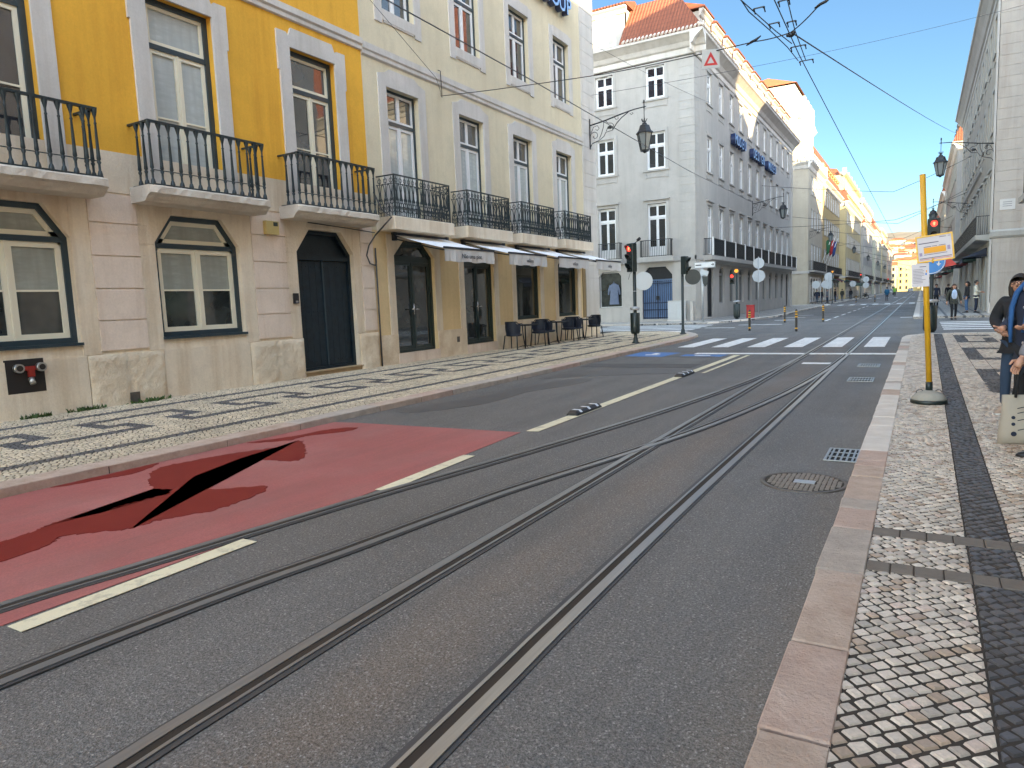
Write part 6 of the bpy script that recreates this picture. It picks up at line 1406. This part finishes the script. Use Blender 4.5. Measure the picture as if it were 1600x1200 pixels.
# ---- flags, motorcycle
for k,(y,c,la) in enumerate(((101,(.02,.10,.04),'green and dark flag drooping from a slanted pole on the left block'),(104.5,(.30,.02,.02),'red flag on the middle slanted pole'),(108,(.02,.05,.18),'blue flag on the right-hand slanted pole'))):
    t=empty('flag',(XF+.1,y,4.6),0,la,'flag','flags on slanted poles'); b=MB(); b.tube([(0,0,0),(1.5,0,4.2)],.035,7); b.build('flagpole',M_WSIGN,t); b=MB(); b.smooth=True; vs=[]
    for i in range(7):
        for j in range(9): u=i/6; v=j/8; vs.append((1.45-1.0*v*.35-.1*sin(3*u),.25*sin(5*u+2*v)*(.4+v),4.1-2.8*v*.36*2.0-.5*u)) 
    for i in range(7):
        for j in range(9): u=i/6; v=j/8; vs[i*9+j]=(1.42-.30*v-.7*u*(1-v*.4)+.06*sin(7*u),.22*sin(5*u+3*v),4.0-2.0*v-.6*u)
    b.add(vs,[(i*9+j,i*9+j+1,(i+1)*9+j+1,(i+1)*9+j) for i in range(6) for j in range(8)]); b.build('cloth',simple('flag%d'%k,c,.8),t)
def motorbike(x,y,rz,label):
    t=empty('motorcycle',(x,y,.0),rz,label,'motorcycle')
    for xx in (-.65,.65):
        b=MB(); b.tube([(xx+.27*cos(a),0,.30+.27*sin(a)) for a in [2*PI*k/16 for k in range(17)]],.05,7); w=b.build('wheel',M_BLACK,t); b=MB(); b.tube([(xx,-.05,.3),(xx,.05,.3)],.16,12); b.build('hub',M_GALV,w)
    b=MB(); b.smooth=True; b.ball((0,0,.55),.30,10,(1.7,.6,.7)); b.ball((.35,0,.80),.2,10,(1.2,.7,.8)); b.build('body',simple('moto_black',(.02,.02,.022),.25),t)
    b=MB(); b.ball((-.3,0,.84),.22,10,(1.6,.6,.4)); b.build('seat',M_BLACK,t); b=MB(); b.tube([(.5,-.35,1.05),(.45,0,1.0),(.5,.35,1.05)],.02,6); b.tube([(.65,0,.3),(.45,0,1.0)],.035,6); b.build('handlebar',M_BLACKIRON,t); b=MB(); b.tube([(.62,0,.85),(.70,0,.85)],.09,12); b.build('headlight',M_GALV,t)
motorbike(-8.0,131.0,R(-60),'dark motorcycle parked at the far left kerb under the red light'); motorbike(-8.2,134.5,R(-50),'second dark motorcycle just behind the first, far left kerb')
# ================================================================ PEOPLE
def fabric(name,c,rough=.85,var=.2): return simple(name,c,rough,0,var,9,.35,220)
SKIN=simple('skin',(.50,.27,.18),.5,0,.08,12,.1,200); SKIN2=simple('skin_tan',(.40,.20,.12),.5,0,.08,12)
def skinmesh(name,verts,edges,mats,parent,sub=2,matf=None):
    me=bpy.data.meshes.new(name); me.from_pydata([v[0] for v in verts],edges,[]); me.materials.append(mats)
    o=obj(name,me,parent); m=o.modifiers.new('Skin','SKIN'); m.use_smooth_shade=True; m.branch_smoothing=.6
    sv=me.skin_vertices[0].data
    for i,v in enumerate(verts): r=v[1]; sv[i].radius=r if isinstance(r,tuple) else (r,r); sv[i].use_root=(i==0)
    s2=o.modifiers.new('Sub','SUBSURF'); s2.levels=sub; s2.render_levels=sub
    return o
def limbpts(P,R_): return list(zip(P,R_))
def person(x,y,z,rz,H,label,pose=None,top=None,leg=None,shoe=None,hair=None,skin=None,hairlen=0,coat=0,bulk=1.0,detail=False,glasses=False,extra=None,skirt=0,hood=None,group=None):
    """standing or walking figure of height H facing local -y; pose overrides joints given as fractions of H"""
    t=empty('person',(x,y,z),rz,label,'person',group); sk=skin or SKIN
    J=dict(pelvis=(0,0,.525),waist=(0,0,.60),chest=(0,.005,.72),neck=(0,.005,.825),head=(0,-.005,.885),crown=(0,-.002,.955))
    for s_,n in ((-1,'l'),(1,'r')):
        J.update({n+'sh':(s_*.098,.005,.800),n+'el':(s_*.128,.015,.635),n+'wr':(s_*.125,-.03,.485),n+'hip':(s_*.05,0,.50),n+'kn':(s_*.055,-.012,.285),n+'an':(s_*.055,.012,.045),n+'to':(s_*.062,-.085,.018)})
    if pose: J.update(pose)
    K={k:Vector(v)*H for k,v in J.items()}; b_=bulk
    # body: one continuous skinned surface
    V=[];E=[];ix={}
    def av(n,p,r): ix[n]=len(V); V.append((tuple(p),r)); return ix[n]
    av('pelvis',K['pelvis'],(.075*H,.055*H)); av('waist',K['waist'],(.066*H,.048*H)); av('chest',K['chest'],(.070*H,.048*H)); av('neckb',K['neck']-Vector((0,0,.012*H)),.028*H); av('neck',K['neck']+Vector((0,0,.018*H)),.029*H)
    hd=K['head']; cr_=K['crown']; up=(cr_-hd).normalized(); av('jaw',hd+Vector((0,-.012*H,-.018*H)),(.034*H,.036*H)); av('head',hd+Vector((0,0,.018*H)),(.046*H,.053*H)); av('crown',cr_-up*.028*H,(.040*H,.047*H))
    E+=[(0,1),(1,2),(2,3),(3,4),(4,5),(5,6),(6,7)]
    for n in 'lr':
        av(n+'sh',K[n+'sh']-Vector((0,0,.008*H)),.024*H); av(n+'el',K[n+'el'],.024*H); av(n+'wr',K[n+'wr'],.015*H); E+=[(ix['chest'],ix[n+'sh']),(ix[n+'sh'],ix[n+'el']),(ix[n+'el'],ix[n+'wr'])]
        av(n+'hip',K[n+'hip'],.045*H); av(n+'kn',K[n+'kn'],.032*H); av(n+'an',K[n+'an'],.020*H); E+=[(0,ix[n+'hip']),(ix[n+'hip'],ix[n+'kn']),(ix[n+'kn'],ix[n+'an'])]
    skinmesh('body',V,E,sk,t)
    # face: nose, mouth, eyes, ears
    f=MB(); c=hd+Vector((0,0,.012*H)); f.smooth=True
    f.cur=0; f.tube([c+Vector((0,-.050,.020))*H,c+Vector((0,-.062,-.002))*H,c+Vector((0,-.054,-.008))*H],[.004*H,.0085*H,.006*H],8)
    for s_ in (-1,1): f.ball(tuple(c+Vector((s_*.046,.002,.002))*H),.013*H,8,(.4,.8,1.2))
    f.cur=1; f.ball(tuple(c+Vector((0,-.0475,-.026))*H),.010*H,8,(1.2,.35,.35))
    f.cur=2
    for s_ in (-1,1): f.ball(tuple(c+Vector((s_*.018,-.0465,.013))*H),.0055*H,8,(1.2,.6,.8)); f.ball(tuple(c+Vector((s_*.018,-.049,.026))*H),.009*H,8,(1.2,.4,.25))
    f.build('face',[sk,simple('lips',(.38,.12,.10),.5),simple('eye_dark',(.02,.015,.012),.2)],t)
    # hands: palm, four bent fingers of different lengths and a thumb
    for n,s_ in (('l',-1),('r',1)):
        hm=MB()
        w=K[n+'wr']; d=(w-K[n+'el']).normalized(); side=Vector((0,1,0)).cross(d)
        if side.length<.2: side=Vector((1,0,0))
        side.normalize(); fwd=d.cross(side).normalized(); a=Vector((0,-1,0)); a=(a-d*a.dot(d)); a=a.normalized() if a.length>.1 else fwd; cin=a.cross(d)*(-s_); cin.normalize()
        hm.tube([w-d*.01*H,w+d*.018*H,w+d*.045*H],[.014*H,.021*H,.019*H],8)
        if detail or H>0:
            for k in range(4):
                o_=a*(.016-.0105*k)*H; L=(.040,.046,.043,.034)[k]*H; p0=w+d*.045*H+o_; p1=p0+d*L*.5; p2=p1+(d*.75+cin*.5)*L*.35; p3=p2+(d*.4+cin*.8)*L*.25; hm.tube([p0,p1,p2,p3],[.0058*H,.0055*H,.005*H,.004*H],6)
            p0=w+d*.012*H+a*.016*H; hm.tube([p0,p0+(d*.5+a*.7)*.022*H,p0+(d*.9+a*.55+cin*.3)*.042*H],[.0075*H,.0065*H,.005*H],6)
        hm.build('hand',sk,t)
    # clothes
    V=[((K['pelvis']+Vector((0,0,.0))),(.086*H*b_,.066*H*b_)),(K['waist'],(.084*H*b_,.064*H*b_)),(K['chest'],(.094*H*b_,.068*H*b_)),(K['neck']-Vector((0,0,.022*H)),(.060*H,.048*H)),(K['neck']+Vector((0,0,.006*H)),(.037*H,.037*H))]; E=[(0,1),(1,2),(2,3),(3,4)]
    if coat>.09:
        z1=K['pelvis'].z-coat*H; m_=(K['pelvis']+Vector((0,0,-coat*H*.5))); V.append((m_,(.095*H*b_,.075*H*b_))); V.append((Vector((K['pelvis'].x,K['pelvis'].y,z1)),(.100*H*b_,.080*H*b_))); E+=[(0,5),(5,6)]
    else: V.append((K['pelvis']-Vector((0,0,max(.05,coat+.02)*H)),(.084*H*b_,.064*H*b_))); E+=[(0,5)]
    for n in 'lr':
        k=len(V); V+=[(K[n+'sh'],.043*H*b_),(K[n+'el'],.034*H*b_),(K[n+'wr']-(K[n+'wr']-K[n+'el'])*.06,.025*H*b_)]; E+=[(2,k),(k,k+1),(k+1,k+2)]
    skinmesh('jacket',[(tuple(a),r) for a,r in V],E,top,t)
    V=[(K['pelvis']-Vector((0,0,.0)),(.078*H,.060*H))];E=[]
    for n in 'lr':
        k=len(V); V+=[(K[n+'hip']-Vector((0,0,.02*H)),.050*H),(K[n+'kn'],.037*H),(K[n+'an']+Vector((0,0,.012*H)),.029*H)]; E+=[(0,k),(k,k+1),(k+1,k+2)]
    skinmesh('trousers',[(tuple(a),r) for a,r in V],E,leg,t)
    for n in 'lr':
        an,to=K[n+'an'],K[n+'to']; d=(to-an); d.z=0; d.normalize(); s2=Vector((-d.y,d.x,0)); q=MB(); q.smooth=True
        L=[(-.030,.026,.028,0.0),(-.02,.026,.045,0),(.01,.026,.052,0),(.04,.029,.036,0),(.075,.030,.026,0),(.105,.022,.020,0),(.118,.008,.012,0)]
        vs=[]
        for (dd,w_,h_,z_) in L:
            c_=Vector((an.x,an.y,0))+d*dd*H; base=max(0,an.z-.045*H) if an.z>.06*H else 0
            for sx,hz in ((-1,0),(-1,.5),(-.55,1),(.55,1),(1,.5),(1,0)): vs.append(tuple(c_+s2*sx*w_*H+Vector((0,0,base+hz*h_*H))))
        q.add(vs,[tuple(range(6)),tuple(range(len(vs)-1,len(vs)-7,-1))]+[(6*i+j,6*i+(j+1)%6,6*i+6+(j+1)%6,6*i+6+j) for i in range(len(L)-1) for j in range(6)])
        q.smooth=False; so_=Vector((an.x,an.y,0)); q.cur=1; vs=[]
        for (dd,w_,h_,z_) in L:
            c_=Vector((an.x,an.y,0))+d*dd*H; base=max(0,an.z-.045*H) if an.z>.06*H else 0
            for sx,zz in ((-1,.0),(-1,.012),(1,.012),(1,.0)): vs.append(tuple(c_+s2*sx*(w_+.0015)*H+Vector((0,0,base+zz*H-.001))))
        q.add(vs,[(4*i+j,4*i+(j+1)%4,4*i+4+(j+1)%4,4*i+4+j) for i in range(len(L)-1) for j in range(4)]+[(0,1,2,3),tuple(len(vs)-1-i for i in range(4))])
        q.build('shoe',shoe if isinstance(shoe,list) else [shoe,shoe],t)
    # hair
    hb=MB(); hb.smooth=True; c=hd+Vector((0,.010*H,.026*H)); n=18;m=10; vs=[]
    for i in range(m+1):
        ph=PI*i/m*(.62 if not hairlen else .74)
        for k in range(n):
            a=2*PI*k/n; r=.058*H*(1+random.uniform(-.025,.025)); fr=max(0,-sin(a)); lim=1-.62*fr**.6
            zz=cos(ph*lim); rr=sin(ph*lim)
            vs.append((c.x+r*.98*rr*cos(a),c.y+r*1.08*rr*sin(a)-(.0),c.z+r*1.12*zz))
    hb.add(vs,[(i*n+k,i*n+(k+1)%n,(i+1)*n+(k+1)%n,(i+1)*n+k) for i in range(m) for k in range(n)])
    if hairlen:
        for s_ in (-1,-.6,.6,1): hb.tube([c+Vector((s_*.047,.004,.01))*H,c+Vector((s_*.053,.012,-.03))*H,c+Vector((s_*.050,.010,-.05-hairlen*.5))*H,c+Vector((s_*.042,.004,-.05-hairlen))*H],[.016*H,.020*H,.018*H,.006*H],8)
        hb.tube([c+Vector((0,.045,.0))*H,c+Vector((0,.052,-.05))*H,c+Vector((0,.045,-.06-hairlen))*H],[.035*H,.040*H,.014*H],10)
    hb.build('hair',hair,t)
    if glasses:
        g_=MB(); c=hd+Vector((0,0,.026*H))
        for s_ in (-1,1): g_.tube([c+Vector((s_*.019+.0155*cos(a),-.056,.0+.0115*sin(a)))*H for a in [2*PI*k/14 for k in range(15)]],.0019*H,5); g_.tube([c+Vector((s_*.034,-.055,.003))*H,c+Vector((s_*.050,-.02,.002))*H,c+Vector((s_*.050,.01,-.004))*H],.0018*H,5)
        g_.tube([c+Vector((-.004,-.057,.002))*H,c+Vector((.004,-.057,.002))*H],.0018*H,5); g_.build('glasses',M_BLACK,t)
    return t,K
F_BLK=fabric('black_cloth',(.012,.013,.016)); F_NAV=fabric('navy_cloth',(.015,.022,.045)); F_JEAN=fabric('jeans_dark',(.030,.055,.10)); F_BLUE=fabric('blue_lining',(.02,.09,.25)); F_GRY=fabric('grey_wool',(.19,.19,.21)); F_OLV=fabric('olive_jacket',(.045,.047,.035)); F_LBL=fabric('pale_blue_shirt',(.42,.52,.68)); F_CRM=fabric('cream_jumper',(.58,.55,.46)); F_BTRQ=fabric('blue_coat',(.02,.13,.25)); F_HV=fabric('hi_vis',(.30,.62,.10))
L_BLK=simple('black_leather',(.012,.012,.012),.4); L_BEI=simple('beige_suede',(.45,.33,.24),.8); L_SOLE=simple('white_sole',(.78,.75,.70),.6)
H_DK=simple('hair_dark',(.018,.012,.009),.45,0,.4,40,.5,200); H_BR=simple('hair_brown',(.06,.03,.015),.45,0,.4,40,.5,200); H_GR=simple('hair_grey',(.16,.15,.15),.5,0,.4,40,.5,200)
# woman with glasses at the right edge, looking down the street towards the camera side
w1,K1=person(.95,9.45,.10,R(-22),1.60,'woman with glasses in black quilted jacket, dark jeans and beige shoes at the right edge',
  dict(rel=(.155,.02,.655),rwr=(.085,-.105,.60),lel=(-.150,.00,.65),lwr=(-.06,-.125,.585),head=(-.005,-.018,.885),crown=(-.01,-.02,.955),lkn=(-.06,-.03,.285),lan=(-.07,.0,.045),lto=(-.085,-.09,.018)),
  F_BLK,F_JEAN,[L_BEI,L_SOLE],H_DK,None,.06,.06,1.25,True,True)
q=MB(); q.smooth=True; q.tube([Vector((.055*cos(a),.05*sin(a)+.002,1.31+.012*sin(3*a))) for a in [2*PI*k/16 for k in range(17)]],.032,9); q.build('scarf',fabric('dark_scarf',(.03,.028,.03)),w1)
# person in black coat with grey hood and bright blue lining
w2,K2=person(.95,8.35,.10,R(-50),1.70,'person in black coat with grey hood and bright blue lining, cut by the frame',dict(rel=(.14,.03,.65),rwr=(.09,-.10,.62),lel=(-.15,.02,.64),lwr=(-.09,-.11,.60)),F_NAV,F_BLK,L_BLK,H_GR,None,0,.20,1.18,True)
q=MB(); q.smooth=True
q.tube([Vector((-.11,.03,1.49)),Vector((-.13,-.07,1.36)),Vector((-.12,-.13,1.22)),Vector((-.11,-.15,1.02)),Vector((-.10,-.15,.88))],[.02,.026,.024,.020,.015],8); q.tube([Vector((.09,.03,1.47)),Vector((.08,-.09,1.34)),Vector((.05,-.13,1.18)),Vector((.03,-.15,.98))],[.02,.022,.02,.015],8); q.build('blue_lining',F_BLUE,w2)
q=MB(); q.smooth=True; q.tube([Vector((.088*cos(a),.085*sin(a)+.035,1.43+.045*sin(a))) for a in [2*PI*k/16 for k in range(17)]],[.036+.016*(sin(2*PI*k/16)>0) for k in range(17)],9); q.build('hood',F_GRY,w2)
q=MB()
for z in (1.22,1.05,.88): q.ball((.02,-.135,z),.014,8,(1,.5,1))
q.build('buttons',simple('metal_button',(.6,.6,.62),.3,.8),w2)
# person in long grey coat holding a tote bag, nearest
w3,K3=person(.93,7.05,.10,R(-70),1.66,'person in long grey wool coat and black shoes holding a cream tote bag',dict(rel=(.135,.02,.65),rwr=(.10,-.06,.51),lel=(-.135,.01,.645),lwr=(-.10,-.085,.49)),F_GRY,F_BLK,L_BLK,H_DK,None,.05,.24,1.14,True)
t=empty('tote_bag',(.78,7.15,.20),R(12),'cream cotton tote bag with black handles and dark blue round marks','bag')
q=MB(); q.smooth=True; vs=[]; prof=[(.0,.03),(.02,.075),(.10,.085),(.24,.065),(.36,.03),(.42,.010)]
for z,d in prof:
    w_=.17+(.02 if z<.15 else 0)
    for k in range(12): a=2*PI*k/12; vs.append((w_*(abs(cos(a))**.6)*(1 if cos(a)>0 else -1),d*(abs(sin(a))**.8)*(1 if sin(a)>0 else -1),z))
q.add(vs,[tuple(range(11,-1,-1))]+[(i*12+k,i*12+(k+1)%12,(i+1)*12+(k+1)%12,(i+1)*12+k) for i in range(5) for k in range(12)]); q.build('bag_body',fabric('cream_canvas',(.36,.32,.26),.9,.08),t)
for s_ in (-1,1): q=MB(); q.tube([(-.08,s_*.03,.40),(-.06,s_*.02,.58),(0,0,.66),(.06,s_*.02,.58),(.08,s_*.03,.40)],.011,6); q.build('handle',F_BLK,t)
q=MB()
for k,z in enumerate((.10,.18,.235)): disc(q,(-.10,-.088+.012*(k>0)+.006*k,z),.020 if k==0 else .014,(0,1,0),.006,16)
for z in (.13,.21,.27,.31): q.beam((-.07,-.085+(z-.1)*.17,z),(.04,-.085+(z-.1)*.15,z+.03),.003,.006)
q.build('print',F_NAV,t)
person(1.19,10.8,.10,R(-30),1.62,'person standing behind the hooded one, only a dark head showing',dict(),F_NAV,F_BLK,L_BLK,H_DK,SKIN2,0,.1,1.1)
# pedestrians on the right pavement
person(1.34,38.4,.0,R(8),1.70,'walking person in open dark jacket over pale blue shirt on the right crossing',dict(lkn=(-.05,-.06,.285),lan=(-.05,-.05,.05),lto=(-.05,-.14,.03),rkn=(.05,-.01,.285),ran=(.055,.08,.06),rto=(.055,-.01,.018),lel=(-.15,.03,.64),lwr=(-.165,-.01,.49),rel=(.15,.03,.64),rwr=(.165,.0,.49)),F_OLV,F_BLK,L_BLK,H_BR,None,.05,.02,1.2)
pp=bpy.context.scene.collection.objects; 
q=MB(); q.smooth=True; q.ball((0,-.085,1.14),.14,12,(.8,.38,1.9)); o=q.build('shirt',F_LBL,[o for o in pp if o.name.startswith('person') and o.parent is None][-1])
person(2.55,44.6,.10,R(80),1.76,'person in cream jumper and navy trousers talking by the corner wall',dict(lel=(-.12,-.03,.64),lwr=(-.09,-.13,.62),rel=(.12,-.03,.64),rwr=(.08,-.13,.61)),F_CRM,F_NAV,L_BLK,H_DK,None,0,0,1.1)
person(2.15,44.9,.10,R(-80),1.72,'person in dark jacket and blue jeans facing the one in the cream jumper',dict(),F_BLK,fabric('jeans_blue',(.06,.13,.26)),L_BLK,H_DK,None,.04,.04,1.15)
person(.95,58,.10,R(5),1.70,'dark-clothed walker further back on the right pavement beside the signal pole',dict(lkn=(-.05,-.05,.285)),F_NAV,F_BLK,L_BLK,H_DK)
person(1.9,66,.10,R(190),1.68,'far walker in black seen from behind on the right pavement',dict(),F_BLK,F_BLK,L_BLK,H_BR)
# people down the road and on the left
person(-3.78,103,.0,R(170),1.80,'figure in a bright blue coat crossing the road far ahead, with dark bag',dict(),F_BTRQ,F_NAV,L_BLK,H_DK,None,0,.12,1.35)
person(-4.5,160,.0,R(180),2.0,'tiny far figure in a high-visibility vest on the road',dict(),F_HV,F_NAV,L_BLK,H_DK,None,0,0,1.3)
for k,(x,y,c,l) in enumerate(((-10.9,92.3,F_NAV,'person in navy waiting by the wall of the balustraded block, leftmost of the group'),(-10.5,93.1,F_BLK,'person in black beside the one in navy, far left pavement'),(-10.0,94.6,F_GRY,'person in grey near the small red pedestrian light'),(-9.5,99,F_BLK,'person in black walking under the flags'),(-9.4,107,F_OLV,'person in olive walking beyond the flags'),(-9.2,118,F_BLK,'person in black far along the left pavement, near the cafe fronts'))):
    person(x,y,.10,R(40*k),1.72,l,dict(),c,F_JEAN,L_BLK,H_DK,None,0,0,1.15)
# a parked car or two far ahead, litter bins and parasols along the left
def car(x,y,rz,c,label):
    t=empty('parked_car',(x,y,0),rz,label,'car','cars far down the street'); q=MB()
    P=[(-2.0,.35),(-2.05,.75),(-1.7,.95),(-1.1,1.0),(-.6,1.42),(.9,1.45),(1.6,1.0),(2.0,.9),(2.05,.4)]
    vs=[(p[0],yy,p[1]) for yy in (-.82,.82) for p in P]; n=len(P); q.add(vs,[tuple(range(n-1,-1,-1)),tuple(range(n,2*n))]+[(i,(i+1)%n,n+(i+1)%n,n+i) for i in range(n)]); q.build('body',simple('car_'+label.split()[0],c,.25,.3,coat=.6),t)
    q=MB(); q.add([(-1.05,-.70,1.02),(-.62,-.66,1.38),(-.62,.66,1.38),(-1.05,.70,1.02)],[(0,1,2,3)]); q.v=[(a-.03,b_,c_+.02) for a,b_,c_ in q.v]; q.box(-.5,.85,-.835,-.825,1.05,1.36); q.box(-.5,.85,.825,.835,1.05,1.36); q.build('windows',G_DARK,t)
    for sx in (-1.25,1.3):
        for sy in (-.75,.75): q=MB(); q.tube([(sx,sy-.1,.32),(sx,sy+.1,.32)],.32,16); w=q.build('wheel',M_BLACK,t); q=MB(); q.tube([(sx,sy-.11,.32),(sx,sy+.11,.32)],.18,10); q.build('rim',M_GALV,w)
    for sy in (-.6,.6): q=MB(); q.box(-2.08,-2.03,sy-.15,sy+.15,.65,.8); q.build('headlight',M_WSIGN,t)
car(-6.9,205,PI/2,(.5,.5,.5),'silver car parked far away at the left kerb'); car(-6.9,213,PI/2,(.03,.03,.035),'black car parked just beyond the silver one'); car(-3.2,290,PI/2,(.6,.6,.6),'white car far down the road near the end')
for k,y in enumerate((140,146,152,158)):
    t=empty('parasol',(-10.0,y,.1),0,['nearest','second','third','farthest'][k]+' cafe parasol, dark green, on the far left pavement','parasol','cafe parasols'); q=MB(); q.tube([(0,0,0),(0,0,2.6)],.03,8); q.build('pole',M_GALV,t); q=MB(); q.lathe([(1.5,2.2),(1.45,2.25),(.05,2.75)],n=8); q.build('canopy',fabric('parasol_green',(.03,.05,.035)),t)
